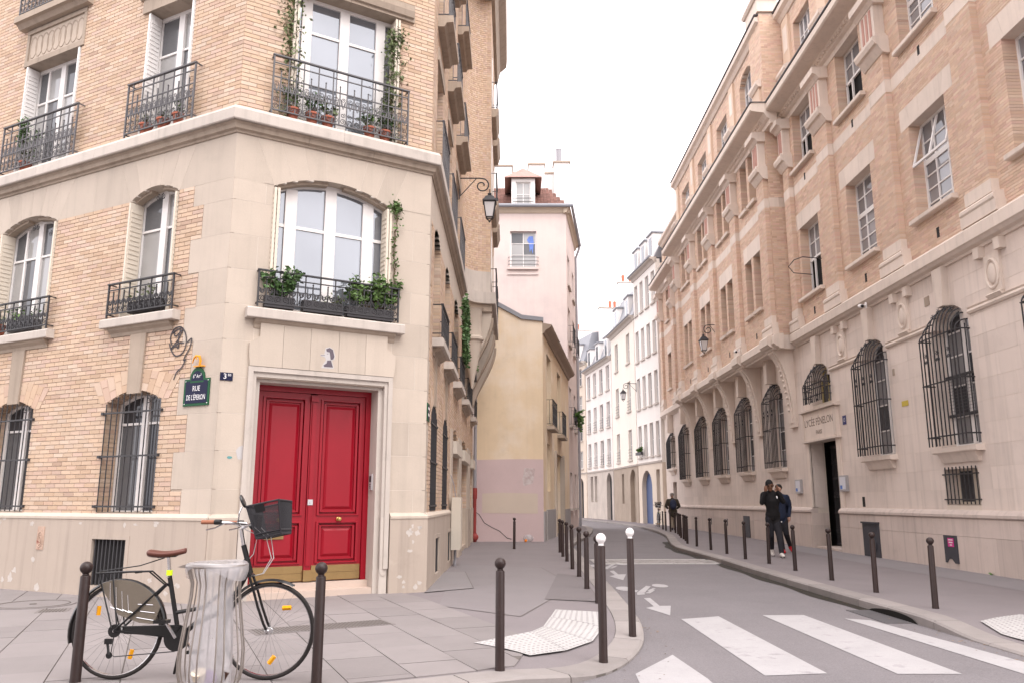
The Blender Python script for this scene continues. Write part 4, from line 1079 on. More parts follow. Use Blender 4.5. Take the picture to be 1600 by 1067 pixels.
# windows of the ground floor
g_school = glass_mat('school_pane', (.20, .195, .20), .34)
for k, op in enumerate(gops):
    if op.c == 23.1: window(FY, op, -.30, [.33, .67], [.5], sb_, M('ochre_frame', (.45, .36, .18), var=.1), [g_dark, g_school])
    else: window(FY, op, -.30, [.5], [.22, .44, .66, .83], sb_, m_white, [g_school, g_school, g_dark], heavy=(0,), bar=.035)
    if op.c != 23.1:
        mb = MB(); mb.sweep(FY, [(-.3, op.z0 - .13), (.16, op.z0 - .13), (.18, op.z0 - .11), (.18, op.z0 - .02), (-.3, op.z0 + .01)], op.a - .1, op.b + .1); mb.build('window_sill', m_stoneRt, sb_)
        mb = MB(); mb.sweep(FY, [(-.05, op.z0 - .32), (.05, op.z0 - .32), (.1, op.z0 - .2), (.14, op.z0 - .13), (-.05, op.z0 - .13)], op.a + .05, op.b - .05); mb.build('sill_bracket', m_stoneRt, sb_)
    mb = MB(); mb.prism(FY, [(op.c - .12, op.zs + op.rise - .02), (op.c + .12, op.zs + op.rise - .02), (op.c + .19, 6.06), (op.c - .19, 6.06)], -.1, .14 if op.c < 25 else .3); mb.build('keystone', m_stoneRt, sb_)
# bowed window grilles
def bow_grille(op):
    z0, zt = op.z0 + .04, op.zs
    def path(u, wmax):
        top = op.top(u) - .04; pts = [(u, .0, top)]
        for k in range(1, 7):
            t = k / 6; pts.append((u, wmax * math.sin(t * math.pi / 2), top - (top - (zt - .22)) * (1 - math.cos(t * math.pi / 2)) - 0 * t))
        return [FY.p(*q) for q in pts] + [FY.p(u, wmax, z0 - .03)]
    go = part_empty('window_grille', sb_)
    for z in (zt - .2, z0 + (zt - z0) * .52, z0 + .16):
        mb = MB(); mb.tube([FY.p(op.a - .02, -.02, z), FY.p(op.a - .02, .26, z), FY.p(op.b + .02, .26, z), FY.p(op.b + .02, -.02, z)], .016, 5); mb.build('rail', m_iron, go)
    for i in range(11):
        u = op.a + .0 + (op.b - op.a) * i / 10; b = MB(); b.tube(path(min(max(u, op.a + .02), op.b - .02), .27), .0145, 5); b.build('bar', m_iron, go)
    for u in (op.a - .02, op.b + .02):
        for w in (.09, .18): b = MB(); b.tube([FY.p(u, w, z0), FY.p(u, w, zt - .1)], .013, 5); b.build('bar', m_iron, go)
    sc = MB()
    for i in range(6):
        u = op.a + .14 + (op.b - op.a - .28) * i / 5
        for s in (-1, 1): sc.tube(spiral(FY, u + s * .04, .12, op.top(u) - .09, .055, 1.3, 1.57, s, 9), .007, 4)
    for i in (2, 5, 8):
        u = op.a + (op.b - op.a) * i / 10
        for s in (-1, 1): sc.tube(spiral(FY, u + s * .03, .285, zt - .55, .05, 1.4, 1.0, s, 9), .008, 4); sc.tube(spiral(FY, u + s * .03, .285, zt - .68, .045, 1.4, -1.0, s, 9), .008, 4)
    sc.build('scrollwork', m_iron, go); return go
near = bow_grille(gops[2])
for k, op in enumerate(gops):
    if k == 2: continue
    if abs(op.z0 - 2.42) < .01: copy_tree(near, sb_).location = Vector((0, op.c - gops[2].c, 0))
    else: bow_grille(op)
# mesh guard and lower casement in the nearest window
mb = MB()
for i in range(16): mb.tube([FY.p(15.45 + .05 * i * 1.7, -.24, 3.1), FY.p(15.45 + .05 * i * 1.7, -.24, 3.85)], .004, 3)
for i in range(12): mb.tube([FY.p(15.42, -.24, 3.1 + .068 * i), FY.p(16.8, -.24, 3.1 + .068 * i)], .004, 3)
mb.box(FY, 15.4, 16.82, -.26, -.22, 3.04, 3.1); mb.box(FY, 15.4, 16.82, -.26, -.22, 3.85, 3.9); mb.build('mesh_guard', m_iron, sb_)
# cellar window with bars
window(FY, base_op, -.28, [.5], [], sb_, m_cream, [g_dark], heavy=(0,))
go = part_empty('window_grille', sb_)
for z in (1.36, 1.86): mb = MB(); mb.box(FY, 15.58, 16.9, .0, .02, z, z + .025); mb.build('rail', m_iron, go)
for i in range(9): b = MB(); b.tube([FY.p(15.66 + .14 * i, .01, 1.28), FY.p(15.66 + .14 * i, .01, 2.02)], .013, 5); b.build('bar', m_iron, go)
# string course, medallions
for a, b in ((9.9, 11.82), (13.4, 15.3), (16.9, 18.82), (20.4, 22.3)):
    mb = MB(); mb.sweep(FY, [(-.02, 4.90), (.035, 4.91), (.06, 4.95), (.045, 4.99), (.03, 5.0), (.055, 5.03), (-.02, 5.06)], a, b); mb.build('string_course', m_stoneRt, sb_)
for c in (14.35, 17.85, 21.35, 40.9):
    z = 5.46
    mb = MB(); mb.box(FY, c - .24, c + .24, -.05, .05, 5.10, 5.84); mb.sweep(FY, [(-.02, 5.02), (.05, 5.02), (.1, 5.08), (.06, 5.11), (-.02, 5.11)], c - .22, c + .22); md = mb.build('medallion', m_stoneRt, sb_)
    rg_ = MB(); rg_.tube([FY.p(c + .18 * math.cos(t * math.pi / 12), .055, z + .27 * math.sin(t * math.pi / 12)) for t in range(24)], .032, 6, closed=True); rg_.build('ring', m_stoneRt, md, smooth=True)
    bs = MB(); bs.ball(FY.p(c, .06, z), .12, 16, 0, (.3, 1.0, 1.65)); bs.build('boss', m_stoneRt, md, smooth=True)
    for s in (-.33, .33): b = MB(); b.box(FY, c + s - .09, c + s + .09, -.02, .13, 5.84, 6.05); b.build('block', m_stoneRt, md)
# lower cornice
cp = [(-.1, 6.05), (.05, 6.05), (.07, 6.10), (.15, 6.13), (.20, 6.18), (.235, 6.2), (.235, 6.43), (.16, 6.50), (-.1, 6.52)]
def crun(F, u0, u1, step, pr, nm, mat=m_stoneRt):
    n = max(1, round((u1 - u0) / step))
    for i in range(n):
        mb = MB(); mb.sweep(F, pr, u0 + (u1 - u0) * i / n + .0015, u0 + (u1 - u0) * (i + 1) / n - .0015); mb.build(nm, mat, sb_)
crun(FY, U0, UK0 - .22, 1.75, cp, 'cornice'); crun(FK, UK0 - .2, UK1 + .25, 1.75, cp, 'cornice'); crun(FY, UK1 + .26, U1, 1.75, cp, 'cornice')
mb = MB(); mb.box(FY, UK0, UK1, -.1, .5, 6.06, 6.5); mb.build('bay_floor', m_stoneRt, sb_)
# big scrolled corbels and the breaks in the cornice above them
for c in (25.42, 28.9, 32.4, 35.9, 39.4):
    pr = [(-.05, 3.62), (.10, 3.62), (.10, 3.72)]
    for k in range(15):
        t = k / 14; pr.append((.10 + .52 * (t ** 2.1) + .03 * math.sin(t * math.pi), 3.75 + 2.22 * (1 - (1 - t) ** 1.35)))
    pr += [(.64, 6.06), (-.05, 6.06)]
    mb = MB(); mb.sweep(FY, pr, c - .27, c + .27); k_ = mb.build('corbel', m_stoneRt, sb_)
    mb = MB(); pr2 = [(w + .035, z) for w, z in pr[3:-2]]; mb.sweep(FY, [(0, 3.8)] + pr2 + [(0, 5.95)], c - .14, c + .14); mb.build('leaf_band', m_stoneRt, k_)
    lp = MB(); 
    for q in range(9): w, z = pr2[2 + q]; lp.ball(FY.p(c, w + .005, z), .06, 8, 0, (.5, 1.4, .8))
    lp.build('leaf', m_stoneRt, k_, smooth=True)
    mb = MB(); mb.sweep(FK, [(w + .12, z + .002) for w, z in cp[1:-1]] + [(-.1, 6.515), (-.1, 6.06)], c - .42, c + .42); mb.build('cornice_break', m_stoneRt, sb_)
# gate, recess, name stone
mb = MB(); mb.box(FY, 22.2, 24.25, -1.2, -.75, 0, 3.06); mb.build('porch_back', MATS['dark_room'], sb_)
mb = MB(); mb.box(FY, 22.2, 24.25, -.8, .02, -.05, .06); mb.build('doorstep', m_stoneRP, sb_)
gt = MB()
for z in (.12, 1.0, 2.0, 2.9): gt.box(FY, 22.25, 24.2, -.60, -.56, z - .03, z + .03)
gt = gt.build('gate', m_iron, sb_)
for i in range(18): b = MB(); b.box(FY, 22.3 + 1.85 * i / 17 - .012, 22.3 + 1.85 * i / 17 + .012, -.595, -.565, .1, 2.98); b.build('bar', m_iron, gt)
sc = MB()
for i in range(8):
    for z in (.5, 1.5, 2.45):
        for s in (-1, 1): sc.tube(spiral(FY, 22.5 + .22 * i + s * .05, -.555, z, .09, 1.4, 1.57, s, 10), .010, 4)
sc.build('scrollwork', m_iron, gt)
for a, b in ((21.98, 22.2), (24.25, 24.47)):
    mb = MB(); mb.box(FY, a, b, -.02, .05, 1.15, 3.08); mb.build('door_jamb', m_stoneRt, sb_)
ns = MB(); ns.box(FY, 21.95, 24.5, -.05, .10, 3.10, 3.92)
ns = ns.build('name_stone', m_stoneRt, sb_)
mb = MB(); mb.sweep(FY, [(-.02, 3.92), (.18, 3.94), (.18, 3.99), (-.02, 4.03)], 21.85, 24.6); mb.sweep(FY, [(-.02, 3.04), (.13, 3.05), (.13, 3.1), (-.02, 3.1)], 21.9, 24.55)
for a, b, c, d in ((21.98, 22.10, 3.14, 3.88), (24.35, 24.47, 3.14, 3.88)): mb.box(FY, a, b, .09, .125, c, d)
mb.build('name_frame', m_stoneRt, ns)
def text(F, u, w, z, s, size, mat, parent, name='lettering', ext=.002, sx=1., align='CENTER', shear=0):
    cu = bpy.data.curves.new(name, 'FONT'); cu.body = s; cu.size = size; cu.extrude = ext; cu.align_x = align; cu.align_y = 'CENTER'; cu.resolution_u = 3; cu.shear = shear
    t = bpy.data.objects.new('tmp', cu); COL.objects.link(t)
    me = bpy.data.meshes.new_from_object(t.evaluated_get(bpy.context.evaluated_depsgraph_get())); bpy.data.objects.remove(t); bpy.data.curves.remove(cu)
    me.materials.clear(); me.materials.append(mat)
    org = ORG.get(parent.name, Vector((0, 0, 0))); p = F.p(u, w, z)
    me.transform(Matrix.Translation((p[0] - org.x, p[1] - org.y, p[2] - org.z)) @ F.rot() @ Matrix.Diagonal((sx, 1, 1, 1)))
    return link(name, me, parent, org)
m_engr = M('engraved', (.20, .15, .12), var=.1)
text(FY, 23.22, .102, 3.60, 'LYCÉE FÉNELON', .30, m_engr, ns, sx=.98); text(FY, 23.22, .102, 3.30, 'PARIS', .17, m_engr, ns, sx=1.1)
# hatches in the plinth
hm = M('hatch_metal', (.06, .06, .07), rough=.55, var=.2, scale=6)
hx = MB(); hx.box(FY, 19.85, 20.75, .09, .125, .01, .80); hx.box(FY, 19.83, 20.77, .09, .16, .80, .84); h1 = hx.build('utility_hatch', hm, sb_)
sc = MB()
for r in (.14, .10, .06): sc.tube([FY.p(20.15 + r * math.cos(t * math.pi / 10), .135, .30 + r * math.sin(t * math.pi / 10) * 1.2) for t in range(20)], .012, 5, closed=True)
for t in range(6): sc.tube([FY.p(20.15, .135, .30), FY.p(20.15 + .15 * math.cos(t * 1.047), .135, .30 + .17 * math.sin(t * 1.047))], .01, 4)
sc.build('vent_rosette', hm, h1)
hx = MB(); hx.prism(FY, [(16.42, .12), (16.56, .12), (16.66, .2), (16.78, .2), (16.86, .12), (16.92, .12), (16.92, .66), (16.42, .66)], .09, .115); h2 = hx.build('utility_hatch', hm, sb_)
mb = MB(); mb.box(FY, 16.54, 16.76, .115, .119, .44, .61); st_ = mb.build('sticker', M('pink_sticker', (.62, .04, .25), var=.05, rough=.5), h2)
for k, tx in enumerate(('SOIRÉE', 'VENDREDI', '14')): pass
mb = MB()
for k, (a, b) in enumerate(((16.57, 16.73), (16.58, 16.72), (16.61, 16.69))): mb.box(FY, a, b, .119, .1205, .575 - .05 * k - .012, .575 - .05 * k + .012)
mb.build('print', m_white, st_)
hx = MB(); hx.box(FY, 30.6, 31.4, .09, .12, .02, .80); hx.build('utility_hatch', hm, sb_)
for c, z in ((33.8, .5), (36.5, .48)): mb = MB(); mb.box(FY, c - .06, c + .06, .095, .106, z - .14, z + .14); mb.build('vent_slot', hm, sb_)
mb = MB(); mb.box(FY, 20.75, 20.90, -.05, .004, 1.2, 1.45); mb.build('vent_slot', MATS['vent_dark'], sb_)
mb = MB(); mb.box(FY, 16.72, 16.92, -.01, .012, 5.45, 5.65); mb.build('air_vent', m_stoneD, sb_)
mb = MB(); mb.box(FY, 18.56, 18.66, -.01, .012, 4.22, 4.38); mb.build('air_vent', m_stoneD, sb_)

# ------------------------------------------------------------------ upper floors in brick
pitch = .063
wops = [Op(c - .75, c + .75, 7.42, 9.62) for c in RC] + [Op(c - .75, c + .75, 11.55, 13.42) for c in RC]
kops = [Op(c + s - .38, c + s + .38, z0, z1) for c in KC for s in (-.5, .5) for z0, z1 in ((7.75, 9.72), (11.62, 13.42))]
eops = [Op(c - .45, c + .45, z0, z1) for c in EC for z0, z1 in ((7.6, 9.6), (11.5, 13.3))]
stz = lambda ops, lo=10.85, hi=11.15: ops
UPZ = [6.5 + pitch * k for k in range(int((13.45 - 6.5) / pitch) + 1)]
bp_ = []
lint_r = [Op(c - 1.1, c + 1.1, 9.62, 10.12) for c in RC]; lint_k = [Op(c - 1.0, c + 1.0, 9.72, 10.28) for c in KC]; lint_e = [Op(c - .6, c + .6, 9.6, 10.05) for c in EC]
band = Op(-99, 99, 10.78, 11.10)
courses(FY, U0, UK0, UPZ, wops + lint_r + [band], .225, .008, bp_, depth=.08, rev=.30, seed=1)
courses(FK, UK0, UK1, UPZ, kops + lint_k + [band], .225, .008, bp_, depth=.08, rev=.30, seed=2)
courses(FY, UK1, U1, UPZ, eops + lint_e + [band], .225, .008, bp_, depth=.08, rev=.30, seed=3)
FRet = Fr(FY.p(UK0, 0, 0)[:2], (-1, 0), (0, -1)); courses(FRet, 0.0, .5, UPZ, [band], .225, .008, bp_, depth=.08)
PZ = [7.15 + pitch * k for k in range(int((12.0 - 7.15) / pitch) + 1)]
FP, FPK = FY.sub(0, .14), FK.sub(0, .14)
pils = [(FP, c, .42) for c in (10.85, 14.35, 17.85, 21.35)] + [(FP, 24.35, .25)] + [(FPK, c, .36) for c in (25.42, 28.9, 32.4, 35.9, 39.35)] + [(FP, c, .3) for c in (40.15, 43.15, 46.7)]
for F, c, h in pils: courses(F, c - h, c + h, PZ, [band], .225, .008, bp_, depth=.15, rev=.15, seed=int(c))
emit(bp_, 'brick', m_brickR1, m_brickRN, sb_, 300, 'brickwork')
mb = MB()
backing(mb, FY, U0, UK0, 6.48, 13.5, wops, -.34, -.010, pitch); backing(mb, FK, UK0 + .03, UK1, 6.48, 13.5, kops, -.34, -.010, pitch); backing(mb, FY, UK1, U1, 6.48, 13.5, eops, -.34, -.010, pitch)
mb.box(FY, UK0 + .01, UK0 + .2, -.3, .48, 6.5, 13.5)
for F, c, h in pils: mb.box(F, c - h + .008, c + h - .008, -.15, -.008, 7.1, 12.1)
mb.build('wall', m_mortarR, sb_)
# stone bands, lintels, sills
def stones(F, a, b, z0, z1, w, step, nm='lintel_stone', lean=0.):
    n = max(1, round((b - a) / step))
    for i in range(n):
        u0, u1 = a + (b - a) * i / n + .002, a + (b - a) * (i + 1) / n - .002
        def X(u): return u + ((u - (a + b) / 2) * lean)
        mb = MB(); mb.prism(F, [(u0, z0), (u1, z0), (X(u1) if i < n - 1 else u1, z1), (X(u0) if i else u0, z1)], -.3, w); mb.build(nm, m_stoneRt, sb_)
for c in RC:
    stones(FY, c - 1.1, c + 1.1, 9.62, 10.12, .003, .45, lean=.2)
    for z in (7.42, 11.55): mb = MB(); mb.sweep(FY, [(-.3, z - .13), (.12, z - .13), (.14, z - .11), (.14, z - .03), (-.3, z + .005)], c - .88, c + .88); mb.build('window_sill', m_stoneRt, sb_)
    for z in (6.75, 10.95): mb = MB(); mb.box(FY, c - .05, c + .05, -.05, .006, z, z + .22); mb.build('vent_slot', MATS['vent_dark'], sb_)
for c in KC:
    stones(FK, c - 1.0, c + 1.0, 9.72, 10.28, .003, .5, lean=.15)
    for z in (7.75, 11.62):
        for s in (-.5, .5): mb = MB(); mb.sweep(FK, [(-.3, z - .13), (.11, z - .13), (.13, z - .03), (-.3, z + .005)], c + s - .44, c + s + .44); mb.build('window_sill', m_stoneRt, sb_)
    mb = MB(); mb.box(FK, c - .05, c + .05, -.05, .006, 6.8, 7.0); mb.build('vent_slot', MATS['vent_dark'], sb_)
for c in EC:
    stones(FY, c - .6, c + .6, 9.6, 10.05, .003, .6)
    for z in (7.6, 11.5): mb = MB(); mb.sweep(FY, [(-.3, z - .13), (.11, z - .13), (.13, z - .03), (-.3, z + .005)], c - .55, c + .55); mb.build('window_sill', m_stoneRt, sb_)
stones(FY, U0, UK0, 10.78, 11.10, .004, .9, 'band_stone'); stones(FK, UK0, UK1, 10.78, 11.10, .004, .9, 'band_stone'); stones(FY, UK1, U1, 10.78, 11.10, .004, .9, 'band_stone')
for F, c, h in pils:
    mb = MB(); mb.box(F, c - h - .005, c + h + .005, -.15, .006, 10.78, 11.10); mb.build('band_stone', m_stoneRt, sb_)
    # moulded stone base
    mb = MB(); mb.box(F, c - h - .16, c + h + .16, -.16, .06, 6.50, 6.72); mb.sweep(F, [(-.15, 6.72), (.05, 6.72), (.08, 6.76), (.08, 6.82), (.03, 6.87), (-.15, 6.9)], c - h - .14, c + h + .14); mb.box(F, c - h - .02, c + h + .02, -.16, .012, 6.9, 7.15); mb.build('pilaster_base', m_stoneRt, sb_)
    # console capital
    mb = MB(); mb.sweep(F, [(-.15, 11.75), (.02, 11.78), (.10, 11.9), (.14, 11.98), (.2, 12.0), (.24, 12.1), (.24, 12.18), (-.15, 12.2)], c - h - .1, c + h + .1); mb.box(F, c - h - .02, c + h + .02, -.16, .13, 12.2, 12.3); mb.build('console', m_stoneRt, sb_)
    mb = MB(); mb.box(F, c - h + .04, c + h - .04, -.16, .10, 12.3, 13.1); k_ = mb.build('console_shaft', m_stoneRt, sb_)
    for q in range(3): b = MB(); u = c - h + .12 + (2 * h - .24) * (q + .5) / 3; b.box(F, u - .05, u + .05, .09, .115, 12.35, 13.05); b.build('red_panel', M('red_brick_panel', (.46, .26, .215), var=.12, scale=6), k_)
    for s in (-1, 1): b = MB(); b.lathe([(.001, 0), (.06, .005), (.05, .03), (.001, .035)], F.p(c + s * h * .5, .135, 12.26), 8, mat=F.rot()); b.build('boss', m_stoneRt, k_)
    mb = MB(); mb.sweep(F, [(-.16, 13.1), (.12, 13.1), (.2, 13.2), (.3, 13.24), (.3, 13.42), (-.16, 13.45)], c - h - .06, c + h + .06); mb.build('capital', m_stoneRt, sb_)
# upper cornice with dentils
uc = [(-.2, 13.42), (.03, 13.42), (.03, 13.58), (.12, 13.62), (.22, 13.78), (.62, 13.84), (.66, 13.88), (.66, 14.06), (.60, 14.12), (-.2, 14.2)]
crun(FY, U0, UK0 - .66, 2.6, uc, 'upper_cornice'); crun(FK, UK0 - .65, UK1 + .4, 2.6, uc, 'upper_cornice'); crun(FY, UK1 + .42, U1, 2.6, uc, 'upper_cornice')
for F, a, b in ((FY, 11, UK0 - .1), (FK, UK0 - .1, UK1)):
    mb = MB(); u = a
    while u < b: mb.box(F, u, u + .09, .1, .2, 13.66, 13.76); u += .18
    o = mb.build('dentils', m_stoneRt, sb_, recalc=False); o['kind'] = 'stuff'
m_slate = M('zinc_edge', (.13, .125, .135), rough=.5, var=.1)
mb = MB(); mb.box(FY, U0, UK0 - .7, .0, .675, 14.13, 14.155); mb.box(FK, UK0 - .68, UK1 + .42, .0, .675, 14.13, 14.155); mb.box(FY, UK1 + .43, U1, .0, .675, 14.13, 14.155); mb.build('zinc_flashing', m_slate, sb_)
# windows
g_sch2 = glass_mat('upper_school_pane', (.26, .25, .255), .36)
for op in wops:
    up = op.z0 > 11
    opened = (up and op.c > 19) or (not up and op.c > 23)
    mats = [g_dark] if False else [g_sch2, g_sch2, g_school]
    if opened:                                # lower lights stand open on a dark room
        o2 = Op(op.a, op.b, op.z0 + (op.zs - op.z0) * .52, op.zs); window(FY, o2, -.26, [.33, .67], [.5], sb_, m_white, mats, bar=.035)
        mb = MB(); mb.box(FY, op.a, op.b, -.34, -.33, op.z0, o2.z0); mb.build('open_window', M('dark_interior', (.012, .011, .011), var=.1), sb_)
        mb = MB(); F = FY.sub(op.b - .06, -.28)
        for z in (op.z0 + .02, o2.z0 - .06): mb.box(F, -.36, .0, .0, .05, z, z + .05)
        mb.box(F, -.40, -.35, .0, .05, op.z0 + .02, o2.z0); mb.box(F, -.05, .0, .0, .05, op.z0 + .02, o2.z0); mb.build('casement', m_white, sb_)
    else:
        zm = op.z0 + (op.zs - op.z0) * .58
        window(FY, Op(op.a, op.b, op.z0, zm), -.26, [.33, .67], [.25, .5, .75], sb_, m_white, mats, bar=.035); window(FY, Op(op.a, op.b, zm + .002, op.zs), -.26, [.33, .67], [.5], sb_, m_white, mats, bar=.035)
        if abs(op.c - 16.1) < .1 and not up:
            mb = MB(); F = FY; a, b = op.a + .05, op.b - .05
            for q in ((a, a + .05), (b - .05, b), ((a + b) / 2 - .025, (a + b) / 2 + .025)): mb.hexa([F.p(q[0], .02, zm - .06), F.p(q[1], .02, zm - .06), F.p(q[1], -.02, zm - .06), F.p(q[0], -.02, zm - .06)], [F.p(q[0], -.22, op.zs - .1), F.p(q[1], -.22, op.zs - .1), F.p(q[1], -.26, op.zs - .1), F.p(q[0], -.26, op.zs - .1)])
            mb.box(F, a, b, -.02, .025, zm - .10, zm - .05); mb.build('tilted_sash', m_white, sb_)
for op in kops: window(FK, op, -.27, [.5], [.33, .66], sb_, m_white, [g_school, g_dark], fr=.045, bar=.03)
for op in eops: window(FY, op, -.27, [.5], [.33, .66], sb_, m_white, [g_school, g_dark], fr=.045, bar=.03)
# ------------------------------------------------------------------ attic storey and roof edge
FA, FAK = FY.sub(0, -.25), FK.sub(0, -.15)
aops = [Op(c - .7, c + .7, 14.9, 16.7) for c in RC]; kaops = [Op(c - .8, c + .8, 14.9, 16.6, .0 if k else .35) for k, c in enumerate(KC)]; eaops = [Op(c - .5, c + .5, 14.9, 15.9, .4) for c in EC]
AZ = [14.15 + pitch * 1 * k for k in range(int((17.35 - 14.15) / pitch))]
ab = []
courses(FA, U0, UK0, AZ, aops, .225, .008, ab, depth=.06, rev=.2); courses(FAK, UK0, UK1, AZ, kaops, .225, .008, ab, depth=.06, rev=.2); courses(FA, UK1, U1, AZ[:40], eaops, .225, .008, ab, depth=.06, rev=.2)
emit(ab, 'brick', m_brickR1, m_brickRN, sb_, 0, 'attic_brickwork')
mb = MB(); backing(mb, FA, U0, UK0, 14.1, 17.4, aops, -.4, -.01, .1); backing(mb, FAK, UK0 + .03, UK1, 14.1, 17.4, kaops, -.4, -.01, .1); backing(mb, FA, UK1, U1, 14.1, 16.7, eaops, -.4, -.01, .1); mb.build('attic_wall', m_mortarR, sb_)
for F, ops in ((FA, aops), (FAK, kaops), (FA, eaops)):
    for op in ops:
        if op.c < 15: continue
        window(F, op, -.2, [.25, .5, .75], [.33, .66], sb_, m_white, [g_bright, g_sch2], fr=.05, bar=.03)
for F, c, h in pils:
    G_ = FAK if UK0 < c < UK1 else FA
    mb = MB(); mb.box(G_, c - .33, c + .33, -.1, .22, 14.15, 15.1); mb.build('pedestal', m_brickRN, sb_)
    mb = MB(); mb.sweep(G_, [(-.1, 15.1), (.26, 15.1), (.34, 15.2), (.34, 15.3), (.2, 15.38), (-.1, 15.4)], c - .42, c + .42); mb.build('pedestal_cap', m_stoneRt, sb_)
    mb = MB(); mb.box(G_, c - .3, c + .3, -.05, .08, 15.4, 17.2 if c < 40 else 16.3); mb.build('attic_pier', m_brickRN, sb_)
    b = MB(); b.box(G_, c - .18, c + .18, .075, .09, 16.0, 16.9 if c < 40 else 16.2); b.build('pier_panel', m_stoneRt, sb_)
ap = [(-.3, 17.3), (.05, 17.3), (.14, 17.42), (.26, 17.48), (.28, 17.62), (-.3, 17.7)]
crun(FA, U0, UK0, 2.6, ap, 'attic_cornice'); crun(FAK, UK0 - .05, UK1 + .1, 2.6, ap, 'attic_cornice'); crun(FA, UK1 + .12, U1, 2.6, [(w, z - .75) for w, z in ap], 'attic_cornice')
mb = MB(); mb.box(FAK, UK0 - .06, UK1 + .12, -.2, .295, 17.71, 17.74); mb.box(FA, U0, UK0 - .07, -.2, .295, 17.71, 17.74); mb.build('zinc_flashing', m_slate, sb_)
mb = MB(); mb.box(FAK, UK0 - .2, UK0 + 1.15, -.5, .22, 17.76, 18.25); mb.sweep(FAK, [(-.5, 18.25), (.28, 18.25), (.34, 18.32), (.34, 18.4), (-.5, 18.45)], UK0 - .28, UK0 + 1.22); mb.build('parapet_block', m_stoneRt, sb_)
mb = MB(); mb.box(FAK, UK0 - .12, UK0 + 1.1, -.9, .14, 14.15, 17.75); mb.build('attic_pier', m_mortarR, sb_)
cb_ = []; AZ2 = [14.15 + pitch * q for q in range(57)]
courses(FAK.sub(0, .15), UK0 - .13, UK0 + 1.11, AZ2, [], .225, .008, cb_, depth=.05)
FR2 = Fr(FAK.p(UK0 - .13, .145, 0)[:2], (1, 0), (0, -1)); courses(FR2, 0.0, 1.0, AZ2, [], .225, .008, cb_, depth=.05)
emit(cb_, 'brick', m_brickR1, m_brickRN, sb_, 0, 'pier_brickwork')
mb = MB(); mb.add([FY.p(U0, -.4, 17.6), FY.p(U1, -.4, 17.0), FY.p(U1, -5, 20), FY.p(U0, -5, 20.5)], [(0, 1, 2, 3)]); mb.build('roof', m_slate, sb_)
# hoop stand outside an upper window
mb = MB(); p = lambda u, w, z: FY.p(u, w, z); mb.tube([p(22.3, .0, 8.2), p(22.3, .55, 8.25), p(22.45, .75, 8.2), p(22.8, .8, 8.1), p(23.1, .55, 8.0), p(23.1, .0, 7.95)], .014, 5); mb.build('towel_rail', m_iron, sb_)

# ================================================================== houses further down the street
m_ochre = M('ochre_render', (.68, .54, .38), var=.10, scale=.9, bump=.15, bscale=40, col2=(.72, .61, .49), bl_scale=.7, bl_th=.55, blot=.10, streak=.05)
m_lilac = M('lilac_paint', (.56, .435, .43), var=.06, scale=1.3, bump=.1, bscale=40, blot=.06)
m_patch = M('sand_paint', (.57, .48, .40), var=.05, scale=2)
m_pinkr = M('pale_pink_render', (.62, .52, .485), var=.06, scale=.8, bump=.1, bscale=40, col2=(.55, .46, .44), bl_scale=.5, bl_th=.62, streak=.05)
m_zinc = M('zinc', (.22, .225, .25), rough=.45, var=.1, scale=2, spec=.5)
m_tile = M('plain_tile', (.15, .075, .06), rand=.25, src='island', var=.18, scale=2)
m_pipe = M('grey_pipe', (.30, .29, .31), rough=.5, var=.08)
def slab_wall(F, u0, u1, z0, z1, ops, parent, mat, th=.3, nm='wall'):
    mb = MB(); backing(mb, F, u0, u1, z0, z1, ops, -th, 0, .1); return mb.build(nm, mat, parent)
def simple_window(F, op, parent, frame=m_white, pane=g_mid, w=-.16, rail=False, sill=None, rows=(.5,), cols=(.5,)):
    window(F, op, w, list(cols), list(rows), parent, frame, pane, fr=.05, bar=.03)
    if sill: mb = MB(); mb.box(F, op.a - .08, op.b + .08, -.1, .1, op.z0 - .1, op.z0); mb.build('window_sill', sill, parent)
    if rail:
        mb = MB()
        for k in range(4): mb.box(F, op.a - .04, op.b + .04, .04, .055, op.z0 + .08 + .2 * k, op.z0 + .10 + .2 * k)
        mb.build('window_rail', m_ironG, parent)
# --- low ochre house closing the pavement
FO = Fr((-1.32, 28.0), (1, 0), (0, -1)); FOS = Fr((1.08, 28.0), (2.68, 18), (18, -2.68))
oc = thing('ochre_house', 'low ochre house with a blank painted side wall and small balconies', 'house', (1.0, 28, 0))
mb = MB(); mb.prism(FO, [(0, 0), (2.40, 0), (2.40, 7.62), (1.65, 7.70), (.45, 8.36), (0, 8.36)], -.3, 0); mb.build('side_wall', m_ochre, oc)
mb = MB(); mb.prism(FO, [(0, -.02), (2.402, -.02), (2.402, 2.76), (1.5, 2.77), (0, 2.74)], -.2, .006); o = mb.build('painted_band', m_lilac, oc)
mb = MB(); mb.prism(FO, [(.30, .95), (2.2, .93), (2.2, 1.60), (1.0, 1.63), (.30, 1.60)], 0, .010); mb.build('painted_patch', m_patch, oc)
mb = MB(); mb.prism(FO, [(1.72, 1.85), (2.05, 1.95), (2.12, 2.45), (1.75, 2.46), (1.68, 2.1)], 0, .011); mb.build('scraped_patch', M('scraped', (.56, .50, .49), var=.15, scale=7, col2=(.46, .36, .35), bl_scale=6, bl_th=.5), oc)
mb = MB(); mb.prism(FO, [(-.0, 8.36), (.46, 8.36), (1.66, 7.70), (2.44, 7.62), (2.44, 7.76), (1.68, 7.85), (.48, 8.52), (0, 8.52)], -.5, .06); mb.build('zinc_coping', m_zinc, oc)
